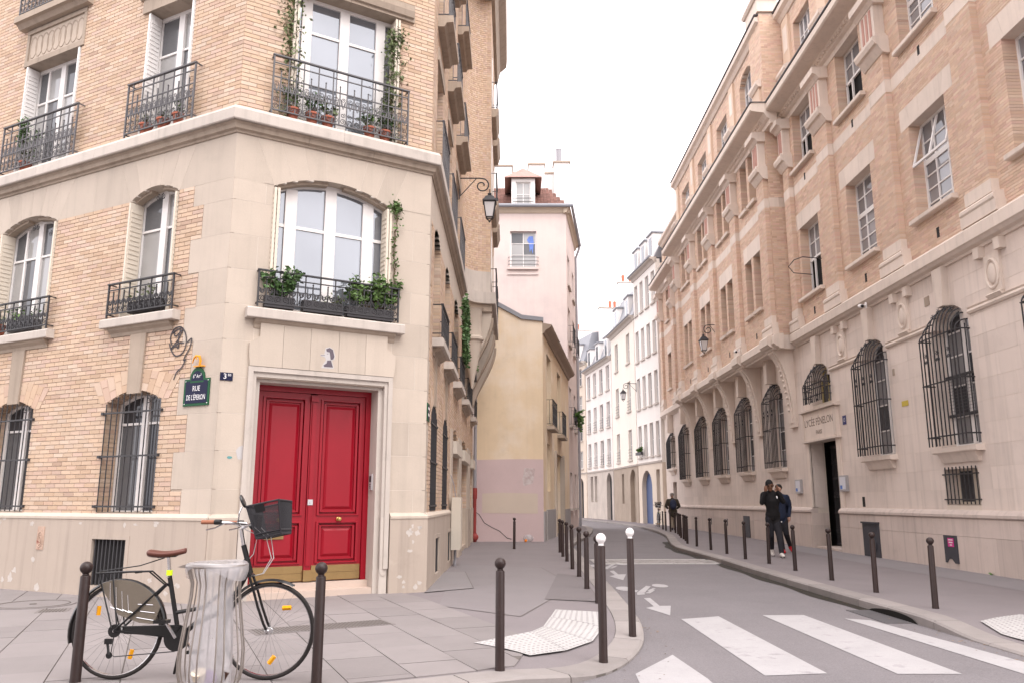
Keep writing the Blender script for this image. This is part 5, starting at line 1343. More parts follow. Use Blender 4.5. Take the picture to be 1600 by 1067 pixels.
# crack running down the wall foot
mb = MB(); pts = [(.05, 1.0), (.2, .9), (.38, .62), (.62, .48), (.9, .35), (1.15, .12), (1.3, .08)]
mb.tube([FO.p(u, .008, z) for u, z in pts], .010, 4); mb.build('loose_cable', m_iron, oc)
oops = [Op(1.35, 2.9, 4.05, 6.7), Op(5.5, 7.1, 4.05, 6.7), Op(4.3, 7.6, -.1, 3.25), Op(1.3, 2.3, 1.7, 3.4)]
slab_wall(FOS, 0.0, 11.5, 0, 7.3, oops, oc, m_ochre)
for op in oops[:2]:
    simple_window(FOS, op, oc, pane=g_dark); mb = MB(); mb.box(FOS, op.a - .1, op.b + .1, -.05, .28, op.z0 - .14, op.z0 - .02); mb.build('balcony_slab', m_stoneD, oc)
    railing(FOS, op.a - .06, op.b + .06, op.z0, op.z0 + .95, .22, oc, m_iron)
mb = MB(); mb.box(FOS, 4.3, 7.6, -.28, -.25, 0, 3.25); mb.build('carriage_door', M('pale_door', (.42, .36, .30), var=.1, streak=.1), oc)
simple_window(FOS, oops[3], oc, pane=g_dark)
for a, b in ((3.95, 4.3), (7.6, 7.95)): mb = MB(); mb.box(FOS, a, b, -.1, .08, 0, 3.3); mb.build('door_jamb', m_stoneL, oc)
mb = MB(); mb.sweep(FOS, [(-.1, 7.2), (.06, 7.2), (.1, 7.3), (.3, 7.42), (.34, 7.5), (-.1, 7.6)], 0.02, 11.5); mb.build('eaves_cornice', M('brown_eaves', (.33, .26, .21), var=.12), oc)
for u0, u1, h in ((.0, .5, 1.0), (.9, 3.9, 1.05), (8.0, 11.4, 1.0)): mb = MB(); mb.box(FOS, u0, u1, -.05, .05, -.02, h); mb.build('plinth_stone', M('grey_plinth', (.33, .31, .31), var=.12), oc)
mb = MB(); mb.add([FO.p(0, -.3, 8.4), FOS.p(0, -.1, 7.5), FOS.p(11.5, -.1, 7.5), FO.p(0, -11, 8.4)], [(0, 1, 2, 3)]); mb.build('roof', m_zinc, oc)
# --- tall pale-pink house behind it
PY0 = 39.4
F1 = Fr((-3.5, PY0), (1, 0), (0, -1)); c0x = 1.08 + 2.68 / 18 * (PY0 - 28)
FPS = Fr((c0x, PY0), (2.68, 18), (18, -2.68)); W_ = c0x + 3.5
ph = thing('pink_house', 'tall pale pink house with a red-tiled roof and dormer', 'house', (c0x, PY0, 0))
wx = 4.07
pw = Op(3.42, 4.74, 13.0, 14.92)
slab_wall(F1, 0, W_, 0, 16.1, [pw], ph, m_pinkr)
simple_window(F1, pw, ph, pane=[g_curt, g_curt, g_mid], rows=(.36, .68))
mb = MB(); mb.box(F1, pw.a - .15, pw.b + .1, -.05, .12, 12.87, 12.99); mb.box(F1, pw.a - .15, pw.b + .1, -.05, .05, 12.6, 12.68); mb.build('window_sill', m_pinkr, ph)
mb = MB()
for z in (13.12, 13.3, 13.5): mb.tube([F1.p(pw.a - .1, .0, z), F1.p(pw.a - .1, .12, z), F1.p(pw.b + .1, .12, z), F1.p(pw.b + .1, 0, z)], .016, 5)
mb.build('window_rail', m_ironG, ph)
mb = MB(); mb.prism(F1, [(wx + .2, 14.5), (wx + .3, 14.35), (wx + .34, 13.85), (wx + .42, 14.05), (wx + .5, 13.75), (wx + .55, 14.4), (wx + .5, 14.72), (wx + .3, 14.7)], -.19, -.175); mb.build('blue_curtain', M('blue_cloth', (.14, .22, .55), var=.35, scale=7), ph)
sops = []
for u, w in ((1.3, 1.3), (4.4, 1.3)):
    for z0, z1 in ((5.05, 7.0), (9.2, 11.1), (12.3, 13.9), (1.0, 2.75)): sops.append(Op(u - w / 2, u + w / 2, z0, z1))
slab_wall(FPS, 0.0, 6.4, 0, 16.1, sops, ph, m_pinkr)
for op in sops:
    simple_window(FPS, op, ph, pane=g_dark if op.z0 < 3 else g_mid, sill=m_stoneW)
    if 3 < op.z0 < 10: railing(FPS, op.a - .1, op.b + .1, op.z0, op.z0 + .9, .25, ph, m_iron)
mb = MB(); mb.sweep(F1, [(-.1, 15.85), (.05, 15.90), (.12, 16.05), (.25, 16.15), (-.1, 16.25)], 0, W_ + .2); mb.sweep(FPS, [(-.1, 15.85), (.05, 15.90), (.12, 16.05), (.25, 16.15), (-.1, 16.25)], -.2, 6.5); mb.build('eaves', M('sandy_eaves', (.52, .43, .34), var=.1), ph)
mb = MB(); mb.tube([F1.p(0, .3, 16.22), F1.p(W_ + .3, .3, 16.22), FPS.p(6.5, .3, 16.22)], .10, 8); mb.build('gutter', m_zinc, ph)
mb = MB(); mb.tube([FPS.p(6.3, .3, 16.15), FPS.p(6.3, .25, 15.90), FPS.p(6.3, .06, 15.40), FPS.p(6.3, .1, 0)], .075, 8); mb.build('downpipe', m_pipe, ph)
# tiled roof: rows of real tiles on the side that shows
tl = MB(); rr = random.Random(4)
for r in range(26):
    f = r / 26; y = -.35 - 3.4 * f; z = 16.25 + 2.5 * f
    u = 0
    while u < W_ + .2 - 1.0 * f:
        tl.hexa([F1.p(u, y + .0, z), F1.p(u + .17, y + .0, z), F1.p(u + .17, y - .18, z + .13), F1.p(u, y - .18, z + .13)], [F1.p(u, y + .01, z + .03), F1.p(u + .17, y + .01, z + .03), F1.p(u + .17, y - .17, z + .15), F1.p(u, y - .17, z + .15)]); u += .18
o = tl.build('roof_tiles', m_tile, ph, recalc=False); o['kind'] = 'stuff'
mb = MB(); mb.add([F1.p(0, -.25, 16.22), F1.p(W_, -.25, 16.22), F1.p(W_ - 1, -3.8, 18.70), F1.p(0, -3.8, 18.70), FPS.p(6.3, -.25, 16.22), FPS.p(6.3, -3.5, 18.70)], [(0, 1, 2, 3), (1, 4, 5, 2)]); mb.build('roof', M('old_tile', (.14, .075, .06), var=.2, scale=5), ph)
# dormer
dc = wx + .02; FD = F1.sub(0, -.45)
dop = Op(dc - .38, dc + .38, 16.45, 17.80)
slab_wall(FD, dc - .62, dc + .62, 16.25, 18.00, [dop], ph, m_white, .2, 'dormer_wall'); simple_window(FD, dop, ph, pane=g_curt, rows=(.5,), w=-.08)
mb = MB(); mb.add([FD.p(dc + .62, -.05, 16.30), FD.p(dc + .62, -.05, 18.00), FD.p(dc + .62, -2.3, 18.00)], [(0, 1, 2)]); mb.add([FD.p(dc - .62, -.05, 16.30), FD.p(dc - .62, -.05, 18.00), FD.p(dc - .62, -2.3, 18.00)], [(0, 1, 2)]); mb.build('dormer_cheek', m_pinkr, ph)
mb = MB()
for k in range(7):
    f, g_ = k / 7, (k + 1) / 7
    for s in (-1, 1):
        mb.hexa([FD.p(dc + s * .95 * (1 - f), .2 - .9 * f, 17.98 + .85 * f), FD.p(dc, .2 - .9 * f, 17.98 + .85 * f), FD.p(dc, .2 - .9 * g_, 17.98 + .85 * g_), FD.p(dc + s * .95 * (1 - g_), .2 - .9 * g_, 17.98 + .85 * g_)], [FD.p(dc + s * .95 * (1 - f), .2 - .9 * f, 18.03 + .85 * f), FD.p(dc, .2 - .9 * f, 18.03 + .85 * f), FD.p(dc, .2 - .9 * g_, 18.01 + .85 * g_), FD.p(dc + s * .95 * (1 - g_), .2 - .9 * g_, 18.01 + .85 * g_)])
for s in (-1, 1): mb.hexa([FD.p(dc + s * .98, .22, 17.95), FD.p(dc, -.7, 18.80), FD.p(dc, -3.0, 18.80), FD.p(dc + s * .98, -2.3, 17.95)], [FD.p(dc + s * .98, .22, 18.00), FD.p(dc, -.7, 18.86), FD.p(dc, -3.0, 18.86), FD.p(dc + s * .98, -2.3, 18.00)])
mb.build('dormer_roof', M('pink_tile', (.38, .24, .21), var=.25, scale=5, rand=.1), ph)
mb = MB()
for z in (16.65, 16.85): mb.tube([FD.p(dc - .55, .12, z), FD.p(dc + .55, .12, z)], .02, 5)
mb.build('dormer_rail', m_ironG, ph)
# party wall and chimney stacks behind the roof
FC2 = F1.sub(0, -4.0)
for nm, a, b, z1, dw in (('party_wall', .0, 6.6, 19.75, 0), ('chimney_stack', 2.5, 3.5, 20.1, .25), ('chimney_stack', 4.45, 5.35, 20.2, .25), ('chimney_stack', 5.9, 6.8, 20.3, .3)):
    mb = MB(); mb.box(FC2, a, b, -.5, dw, 16.30, z1); o = mb.build(nm, m_white, ph)
    mb = MB(); mb.box(FC2, a - .06, b + .06, -.55, dw + .06, z1, z1 + .1); mb.build('coping', m_stoneD, o)
mb = MB(); mb.lathe([(.16, 20.4), (.16, 21.2), (.18, 21.25), (.001, 21.26)], FC2.p(6.2, 0, 0)[:2] + (0,), 12); mb.build('chimney_pot', m_pipe, ph)
# --- row of pale houses along the bend on the right
def far_house(A, B, zt, wallm, label, floors, ncol, door=None, ground=None, roof='mansard', rail=(), wsc=1., attic=2.2, nm='town_house', gdoor=None, dorm=2, pots=0, base_mat=None, gf=3.6, gable=0):
    A, B = Vector(A), Vector(B); d = (B - A); L = d.length; n = Vector((-d.y, d.x)) if (-d.y * (0 - A.x) + d.x * (30 - A.y)) > 0 else Vector((d.y, -d.x))
    F = Fr((A.x, A.y), (d.x, d.y), (n.x, n.y)); t = thing(nm, label, 'house', (A.x, A.y, 0)); ops = []; gops_ = []
    for k in range(floors):
        z0 = gf + .45 + k * (zt - gf) / floors; hh = min(2.0, (zt - gf) / floors - .9) * wsc
        for c in range(ncol):
            u = L * (c + .5) / ncol; w = min(.48, L / ncol * .28); ops.append(Op(u - w, u + w, z0, z0 + hh))
    for (u0, u1, z0, z1, rise) in (ground or []): gops_.append(Op(L * u0, L * u1, z0, z1, rise))
    slab_wall(F, 0, L, gf, zt, ops, t, wallm); slab_wall(F, 0, L, 0, gf, gops_, t, base_mat or wallm, nm='ground_wall')
    for i, op in enumerate(ops):
        fl = i // ncol; simple_window(F, op, t, pane=[g_curt, g_mid][i % 2], w=-.14, rail=fl in rail, sill=m_stoneW)
    for op, dm in zip(gops_, gdoor or [None] * 9):
        if dm is None: simple_window(F, op, t, pane=g_dark, w=-.2)
        else: mb = MB(); mb.box(F, op.a, op.b, -.32, -.28, op.z0, op.zs + op.rise); mb.build('door', dm, t)
    mb = MB(); mb.sweep(F, [(-.1, gf - .02), (.06, gf), (.10, gf + .1), (-.1, gf + .16)], .01, L - .01); mb.build('string_course', m_stoneW, t)
    mb = MB(); mb.sweep(F, [(-.1, zt - .25), (.06, zt - .22), (.16, zt - .05), (.34, zt), (.36, zt + .1), (-.1, zt + .15)], 0, L); mb.build('cornice', m_stoneW, t)
    mb = MB(); mb.tube([F.p(0, .36, zt + .12), F.p(L, .36, zt + .12)], .08, 6); mb.build('gutter', m_zinc, t)
    if roof == 'mansard':
        mb = MB(); mb.hexa([F.p(0, .05, zt + .1), F.p(L, .05, zt + .1), F.p(L, -6, zt + .1), F.p(0, -6, zt + .1)], [F.p(0, -.75, zt + attic), F.p(L, -.75, zt + attic), F.p(L, -5, zt + attic + .6), F.p(0, -5, zt + attic + .6)]); mb.build('roof', m_zinc, t)
        for c in range(dorm):
            u = L * (c + .5) / dorm; mb = MB(); mb.box(F, u - .55, u + .55, -1.6, .0, zt + .15, zt + 1.75); o = mb.build('dormer', m_white, t)
            mb = MB(); mb.box(F, u - .65, u + .65, -1.7, .1, zt + 1.75, zt + 1.85); mb.build('dormer_roof', m_zinc, o)
            mb = MB(); mb.box(F, u - .3, u + .3, -.01, .01, zt + .4, zt + 1.55); mb.build('dormer_pane', g_mid, o)
    if pots:
        mb = MB(); mb.box(F, L - .55, L - .05, -5.5, -.6, zt, zt + 4.2); o = mb.build('chimney_stack', m_white, t)
        mb = MB(); mb.box(F, L - .6, L, -5.55, -.55, zt + 4.2, zt + 4.3); mb.build('coping', m_stoneW, o)
        for k in range(pots): b = MB(); b.lathe([(.11, 0), (.13, .5), (.12, .55), (.001, .56)], F.p(L - .3, -1 - .55 * k, zt + 4.3), 10); b.build('chimney_pot', M('terracotta_pot', (.45, .16, .10), var=.1), o)
    if gable:
        mb = MB(); mb.box(F, L - .5, L - .05, -9, -1.2, zt, gable); o = mb.build('gable_wall', m_white, t)
        mb = MB(); mb.box(F, L - .56, L, -9.05, -1.15, gable, gable + .08); mb.build('coping', m_stoneD, o)
        for k in range(5): b = MB(); b.lathe([(.12, 0), (.14, .55), (.12, .6), (.001, .61)], F.p(L - .28, -2.2 - .42 * k, gable + .08), 10); b.build('chimney_pot', M('terracotta_pot', (.45, .16, .10), var=.1), o)
    return t, F, L
m_wh = M('white_render', (.76, .715, .67), var=.04, scale=.7, streak=.05); m_crm = M('cream_render', (.74, .675, .60), var=.05, scale=.8, streak=.06)
m_gry = M('grey_render', (.70, .65, .61), var=.10, scale=.8, bump=.1, blot=.1, bl_scale=.8); m_bei = M('beige_render', (.62, .53, .44), var=.07, scale=.8, streak=.06)
m_old = M('old_ashlar', (.34, .275, .22), var=.2, scale=1.1, bump=.2, bscale=20, blot=.2, bl_scale=1.4)
m_bluedoor = M('blue_door', (.07, .10, .20), rough=.5, var=.1); m_darkdoor = M('dark_door', (.02, .022, .028), rough=.5, var=.15)
tw, Fw, Lw = far_house((8.75, 47.3), (8.12, 52.2), 15.9, m_wh, 'tall white house next to the school with arched doorway', 4, 4, ground=[(.42, .86, 0, 2.2, 1.0), (.1, .24, .9, 3.2, 0)], gdoor=[m_bluedoor, None], dorm=3, base_mat=m_bei, attic=1.7)
far_house((8.1, 52.35), (7.45, 59.5), 13.4, m_crm, 'cream house with dormers between the white and grey houses', 3, 2, ground=[(.08, .30, 0, 2.4, 1.0), (.55, .64, 1.2, 3.2, 0)], gdoor=[m_old, None], rail=(0, 1), dorm=2, pots=5, base_mat=m_old, attic=2.6)
far_house((7.43, 59.65), (6.25, 67.5), 12.0, m_gry, 'weathered grey house with zinc dormers and dark arched door', 3, 4, ground=[(.06, .24, 0, 2.5, .9), (.6, .7, 1.3, 3.3, 0), (.76, .86, 1.3, 3.3, 0)], gdoor=[m_darkdoor, None, None], rail=(0, 1), dorm=3, attic=2.2, gable=17.6, base_mat=M('stained_stone', (.48, .42, .37), var=.2, scale=1.0, blot=.25, bl_scale=.9, streak=.15))
far_house((6.2, 67.7), (4.2, 74.5), 13.0, m_bei, 'beige house with shuttered windows beyond the grey house', 4, 3, ground=[(.1, .25, 0, 2.6, .6), (.5, .6, 0.9, 2.8, 0)], gdoor=[m_darkdoor, None], rail=(1,), dorm=2, pots=3, attic=2.6)
far_house((4.1, 74.8), (-2.5, 80.5), 14.5, m_wh, 'distant white house closing the view down the street', 4, 4, ground=[(.6, .75, 0, 2.6, .6)], gdoor=[m_darkdoor], dorm=3, attic=2.8)

# --- the house across the junction, behind the viewer: it shades the corner and shows in the panes
far_house((13, -13), (-16, -11), 14.5, m_gry, 'pale house across the junction, seen only mirrored in the corner windows', 4, 9, ground=[(.2, .24, 0, 2.4, .4), (.6, .64, 0, 2.4, .4)], gdoor=[m_darkdoor, m_darkdoor], dorm=7, attic=3.0)

# ================================================================== bollards
def make_bollard(name, h, white, label):
    t = thing(name, label, 'bollard', (0, 0, 0), 'white-topped bollards at the crossing' if white else 'brown street bollards')
    r = .039; hb = .105 if not white else .11
    mb = MB(); mb.lathe([(r + .002, -.05), (r + .002, .02), (r, .03), (r - .002, h - hb - .01), (r - .006, h - hb), (.001, h - hb)], (0, 0, 0), 20); mb.build('post', m_bollard, t, smooth=True)
    br = .047 if not white else .046; zc = h - br
    pr = [(.024, h - hb - .004), (.026, h - hb + .006), (.022, h - hb + .012)] + [(br * math.sin(math.pi * k / 10), zc - br * math.cos(math.pi * k / 10)) for k in range(2, 10)] + [(.001, h)]
    mb = MB(); mb.lathe(pr, (0, 0, 0), 20); mb.build('ball', M('white_ball_paint', (.78, .75, .74), rough=.4, var=.04, fine=.02) if white else m_bollard, t, smooth=True)
    return t
left_b = [(-3.261, 6.374, 'brown bollard standing in front of the bicycle rear wheel'), (-1.446, 6.31, 'brown bollard at the right of the bicycle front wheel'), (-.098, 6.837, 'brown bollard on the kerb beside the white studded paving'),
          (1.147, 11.177, 'brown bollard just behind the nearer white-topped bollard'), (1.158, 12.93, 'second brown bollard from the crossing in the left-hand row'), (1.207, 14.969, 'third brown bollard from the crossing in the left-hand row'), (1.215, 16.711, 'fourth brown bollard from the crossing in the left-hand row'),
          (1.247, 18.822, 'fifth brown bollard from the crossing in the left-hand row'), (1.254, 20.44, 'sixth brown bollard from the crossing in the left-hand row'), (1.279, 22.09, 'farthest brown bollard of the left-hand row'), (.064, 23.712, 'lone brown bollard before the lilac painted wall')]
right_xy = [(5.375, 10.654), (5.434, 12.484), (5.512, 14.371), (5.562, 16.33), (5.62, 18.152), (5.499, 19.544), (5.59, 21.554), (5.586, 23.246), (5.598, 25.052), (5.665, 26.7), (5.986, 28.478), (6.192, 29.773), (6.348, 30.975), (6.641, 32.697), (6.9, 34.286), (7.071, 35.675), (7.15, 37.182), (7.21, 38.6), (7.368, 40.2)]
ords = 'nearest second third fourth fifth sixth seventh eighth ninth tenth eleventh twelfth thirteenth fourteenth fifteenth sixteenth seventeenth eighteenth farthest'.split()
b0 = make_bollard('bollard', .88, False, left_b[0][2]); b0.location = (left_b[0][0], left_b[0][1], 0)
for x, y, lab in left_b[1:]:
    c = copy_tree(b0, None, lab, (x, y, hs(x, y) + .001)); c.rotation_euler = (random.uniform(-.01, .01), random.uniform(-.012, .012), random.uniform(0, 6))
for k, (x, y) in enumerate(right_xy):
    c = copy_tree(b0, None, ('%s brown bollard of the row along the school pavement' % ords[k]).capitalize().replace('Nearest', 'nearest').lower(), (x, y, hs(x, y) + .001)); c.rotation_euler = (random.uniform(-.008, .008), random.uniform(-.014, .002), random.uniform(0, 6))
w0 = make_bollard('white_topped_bollard', 1.12, True, 'tall white-topped bollard by the corner of the studded paving'); w0.location = (.81, 7.53, hs(.81, 7.53))
copy_tree(w0, None, 'tall white-topped bollard on the kerb beside the painted arrow', (1.27, 8.9, hs(1.27, 8.9)))

# ================================================================== wall lanterns
m_lglass = M('lantern_glass', (.62, .60, .60), rough=.15, spec=.6, var=.05)
def lantern(F, u, z, out, label, group='wall street lanterns'):
    base = F.p(u, 0, 0); t = thing('street_lantern', label, 'street lamp', (base[0], base[1], z), group); P = lambda w, dz, du=0: F.p(u + du, w, z + dz)
    mb = MB(); mb.box(F, u - .025, u + .025, 0, .02, z - .55, z + .06); mb.build('wall_plate', m_iron, t)
    mb = MB(); pts = [P(.0, 0), P(out - .25, .0)]
    for k in range(1, 20):
        a = math.pi / 2 - k * .42; r = .2 * (1 - k / 26); pts.append(P(out - .2 + r * math.cos(a), -.2 + r * math.sin(a)))
    mb.tube(pts, .018, 6); mb.tube([P(.01, -.5), P(out * .55, -.02)], .012, 5); mb.build('arm', m_iron, t)
    c = Vector(P(out, 0)); L = MB(); zz = -.42
    L.tube([c + Vector((0, 0, -.3)), c + Vector((0, 0, zz))], .012, 6)
    def ring(r, h, n=4): return [tuple(c + Vector((F.d.x * r * math.cos(a) + F.n.x * r * math.sin(a), F.d.y * r * math.cos(a) + F.n.y * r * math.sin(a), h))) for a in [math.pi / 4 + 2 * math.pi * i / n for i in range(n)]]
    L.loft([ring(.03, -.40), ring(.07, -.43), ring(.04, -.46), ring(.15, -.52), ring(.19, -.58), ring(.25, -.63), ring(.25, -.66), ring(.20, -.67)]); L.build('hood', m_iron, t)
    g_ = MB(); g_.loft([ring(.20, -.67), ring(.12, -1.06)]); g_.build('glass', m_lglass, t)
    f = MB(); a, b = ring(.205, -.67), ring(.123, -1.06)
    for i in range(4):
        f.tube([a[i], b[i]], .012, 4); f.tube([a[i], a[(i + 1) % 4]], .012, 4); f.tube([b[i], b[(i + 1) % 4]], .014, 4)
        f.tube([b[i], tuple(c + Vector((0, 0, -1.16)))], .010, 4)
    f.ball(tuple(c + Vector((0, 0, -1.16))), .03, 8); f.build('cage', m_iron, t)
    return t
lantern(FS, 6.82, 9.45, .78, 'black wall lantern on a scrolled arm of the corner building')
lantern(FK, 32.2, 8.42, .62, 'black wall lantern on the pink brick school')
lantern(Fw, Lw - .1, 8.9, .9, 'small black wall lantern on the white house far down the street')
lantern(Fr((6.2, 67.7), (-2, 6.8), (-6.8, -2)), .9, 8.0, 1.0, 'tiny distant wall lantern on the beige house')

# ================================================================== bicycle
m_blk = M('black_enamel', (.007, .0065, .007), rough=.3, spec=.5, var=.15, fine=.03); m_rub = M('tyre_rubber', (.03, .026, .025), rough=.8, var=.2, scale=30); m_tan = M('tan_sidewall', (.12, .085, .07), rough=.8, var=.15)
m_chr = M('chrome', (.62, .61, .62), rough=.22, metal=1, var=.1); m_lea = M('brown_leather', (.11, .035, .024), rough=.45, spec=.4, var=.15, scale=14); m_amb = M('amber_reflector', (.75, .33, .01), rough=.25, var=.05)
m_hi = M('lime_tape', (.62, .85, .02), rough=.5, var=.03); m_skirt = M('smoked_plastic', (.18, .15, .12), rough=.35, var=.1, alpha=.75); m_net = M('basket_mesh', (.03, .028, .032), rough=.6, var=.1)
def bicycle(loc, rz, label, sc=1., lean=0.):
    t = thing('bicycle', label, 'bicycle', (0, 0, 0)); wr = .366; WB = 1.205
    def T(b, pts, r, n=8): b.tube([Vector(p) for p in pts], r, n)
    BB = (.495, 0, .315); ST = (.375, 0, .78); HT, HB = (.955, 0, 1.02), (1.03, 0, .80)
    f = MB(); T(f, [BB, ST], .019); T(f, [HT, HB], .022); T(f, [(1.02, 0, .84), (.93, 0, .66), (.78, 0, .49), (.62, 0, .42), BB], .021); T(f, [(.99, 0, .92), (.85, 0, .70), (.68, 0, .54), (.455, 0, .50)], .016)
    for s in (-1, 1): T(f, [(0, s * .062, wr), (.25, s * .05, .345), (.48, s * .03, .315)], .0105, 6); T(f, [(0, s * .062, wr), (.2, s * .045, .56), (.36, s * .022, .72)], .009, 6)
    f.build('frame', m_blk, t, smooth=True)
    fk = MB()
    for s in (-1, 1): T(fk, [(1.035, s * .045, .78), (1.075, s * .05, .68), (1.12, s * .052, .55), (1.175, s * .052, .42), (WB, s * .05, wr)], .011, 6)
    T(fk, [(1.035, -.05, .785), (1.035, .05, .785)], .016, 6); fk.build('fork', m_blk, t, smooth=True)
    for cx in (0, WB):
        w = MB(); w.tube([(cx + (wr - .017) * math.cos(k * math.pi / 24), 0, wr + (wr - .017) * math.sin(k * math.pi / 24)) for k in range(48)], .0175, 8, closed=True); wo = w.build('wheel', m_rub, t, smooth='all'); wo['label'] = 'spoked wheel with black tyre'
        r = MB(); n = 48
        prof = [(wr - .036, -.012), (wr - .030, -.013), (wr - .030, .013), (wr - .036, .012)]
        r.loft([[(cx + q * math.cos(k * 2 * math.pi / n), y, wr + q * math.sin(k * 2 * math.pi / n)) for q, y in prof] for k in range(n + 1)], cap=False); r.build('rim', m_chr, wo)
        sp = MB()
        for k in range(32):
            a = k * 2 * math.pi / 32; b = a + (.55 if (k // 2) % 2 else -.55); s = .028 if k % 2 else -.028
            sp.tube([(cx + .022 * math.cos(b), s, wr + .022 * math.sin(b)), (cx + (wr - .034) * math.cos(a), 0, wr + (wr - .034) * math.sin(a))],   .0011, 3)
        o = sp.build('spokes', M('spoke_steel', (.16, .155, .155), rough=.4, metal=.6, var=.1), wo, recalc=False)
        h = MB(); h.lathe([(.001, -.06), (.012, -.06), (.012, -.035), (.026, -.03), (.016, -.02), (.016, .02), (.026, .03), (.012, .035), (.012, .06), (.001, .06)], (cx, 0, wr), 12, axis='y'); h.build('hub', m_chr, wo)
        for a in ((.9, 4.9) if cx else (5.35, 2.4)): q = MB(); c = (cx + .22 * math.cos(a), wr + .22 * math.sin(a)); q.tube([(c[0] - .035 * math.cos(a + 2.3), -.012, c[1] - .035 * math.sin(a + 2.3)), (c[0] + .035 * math.cos(a + 2.3), -.012, c[1] + .035 * math.sin(a + 2.3))], .018, 4); q.build('reflector', m_amb, wo)
    # mudguards
    for cx, a0, a1 in ((0, R(-5), R(195)), (WB, R(62), R(175))):
        m = MB(); n = 26; rr = wr + .022; rings = []
        for k in range(n + 1):
            a = a0 + (a1 - a0) * k / n; rings.append([(cx + (rr + d) * math.cos(a), y, wr + (rr + d) * math.sin(a)) for y, d in ((-.028, -.012), (-.016, .003), (0, .007), (.016, .003), (.028, -.012), (.016, -.001), (0, .003), (-.016, -.001))])
        m.loft(rings); m.build('mudguard', m_blk, t, smooth=True)
    # skirt guard on both sides of the rear wheel
    for s in (-1, 1):
        m = MB(); pts = []
        for k in range(13): a = R(28) + R(88) * k / 12; pts.append(((wr + .02) * math.cos(a), (wr + .02) * math.sin(a)))
        inn = [(.01, .12), (.18, .06), (.30, .05)]
        out = pts + inn; m.add([(x, s * .036, wr + z) for x, z in out] + [(x, s * .039, wr + z) for x, z in out], [tuple(range(len(out))), tuple(range(2 * len(out) - 1, len(out) - 1, -1))]); k_ = m.build('skirt_guard', m_skirt, t)
        if s < 0:
            ln = MB()
            for q in range(4): ln.tube([(-.10 + .05 * q + .02, -.041, wr + .36 - .03 * q), (-.06 + .05 * q, -.041, wr + .18 - .01 * q), (.0 + .05 * q, -.041, wr + .16 - .012 * q)], .0025, 3)
            for q in range(3): ln.tube([(.16, -.041, wr + .10 + .05 * q), (.32 - .02 * q, -.041, wr + .075 + .06 * q)], .0025, 3)
            ln.build('guard_print', m_chr, k_)
    # rack
    rk = MB()
    for s in (-1, 1): T(rk, [(.22, s * .03, .815), (-.0, s * .055, .81), (-.20, s * .055, .80)], .007, 5); T(rk, [(-.02, s * .062, .39), (-.17, s * .056, .80)], .006, 5); T(rk, [(.02, s * .062, .40), (-.06, s * .056, .80)], .006, 5); T(rk, [(.37, s * .02, .70), (.22, s * .03, .815)], .006, 5)
    for x in (-.18, -.08, .02, .12): T(rk, [(x, -.055, .805), (x, .055, .805)], .005, 5)
    T(rk, [(.32, 0, .92), (.14, -.03, .86), (-.17, -.05, .815)], .005, 5); rk.build('luggage_rack', m_blk, t)
    # saddle and post
    sp_ = MB(); T(sp_, [(.382, 0, .74), (.352, 0, .93)], .0135); sp_.build('seat_post', m_chr, t)
    q = MB(); q.lathe([(.024, 0), (.024, .04), (.001, .04)], (.371, 0, .785), 12); q.build('tape_band', m_hi, t)
    q = MB(); T(q, [(.378, -.05, .77), (.378, .02, .77)], .008); q.build('clamp', m_chr, t)
    sd = MB(); rings = []
    for k in range(11):
        u = k / 10; x = .205 + .285 * u; hw = .088 * (1 - u) ** .8 * (1 if u > .12 else .75 + 2 * u) + .017; zt = .985 - .018 * math.sin(math.pi * u) + .012 * u
        rings.append([(x, hw * math.cos(a), zt - .022 + (.024 if math.sin(a) > 0 else .038 * (1 - u * .5)) * math.sin(a)) for a in [2 * math.pi * j / 12 for j in range(12)]])
    sd.loft(rings); so_ = sd.build('saddle', m_lea, t, smooth='all')
    sr = MB()
    for s in (-1, 1): T(sr, [(.23, s * .045, .945), (.30, s * .03, .925), (.40, s * .022, .93), (.47, s * .01, .965)], .0045, 5)
    sr.tube([(.28, -.03, .93), (.28, .03, .93)], .012, 6); sr.build('saddle_rails', m_blk, so_)
    # crank, chainguard, chain, pedals, derailleur
    cg = MB(); cg.lathe([(.001, -.052), (.10, -.052), (.10, -.044), (.001, -.044)], BB, 24, axis='y'); cg.build('chainring', m_blk, t)
    cg = MB(); cg.prism(Fr((0, 0), (1, 0), (0, 1)), [(.08, .345), (.45, .335), (.5, .37), (.52, .40), (.42, .41), (.08, .395)], -.062, -.055); cg.build('chain_guard', m_blk, t)
    ck = MB(); T(ck, [(.495, -.07, .315), (.41, -.078, .435)], .013, 6); T(ck, [(.495, .07, .315), (.58, .078, .20)], .013, 6); ck.build('crank', m_chr, t)
    for (x, y, z) in ((.40, -.12, .445), (.585, .12, .19)): pd = MB(); pd.box(XY, x - .05, x + .05, y - .045, y + .045, z - .013, z + .013); pd.build('pedal', m_blk, t)
    ch = MB(); T(ch, [(.0, -.05, wr - .03), (-.01, -.05, .19), (.02, -.05, .175), (.49, -.05, .215)], .004, 4); T(ch, [(0, -.05, wr + .03), (.49, -.05, .41)], .004, 4); ch.build('chain', m_iron, t)
    dr_ = MB(); dr_.box(XY, -.06, .0, -.075, -.055, .27, .31); dr_.lathe([(.001, -.058), (.025, -.058), (.025, -.05), (.001, -.05)], (-.02, 0, .185), 12, axis='y'); dr_.lathe([(.001, -.055), (.05, -.055), (.05, -.045), (.001, -.045)], (0, 0, wr), 16, axis='y'); T(dr_, [(-.04, -.06, .28), (-.02, -.06, .19)], .010, 5); dr_.build('derailleur', m_blk, t)
    kt = MB(); T(kt, [(.5, .05, .30), (.42, .15, .02)], .011, 6); kt.build('kickstand', m_blk, t)
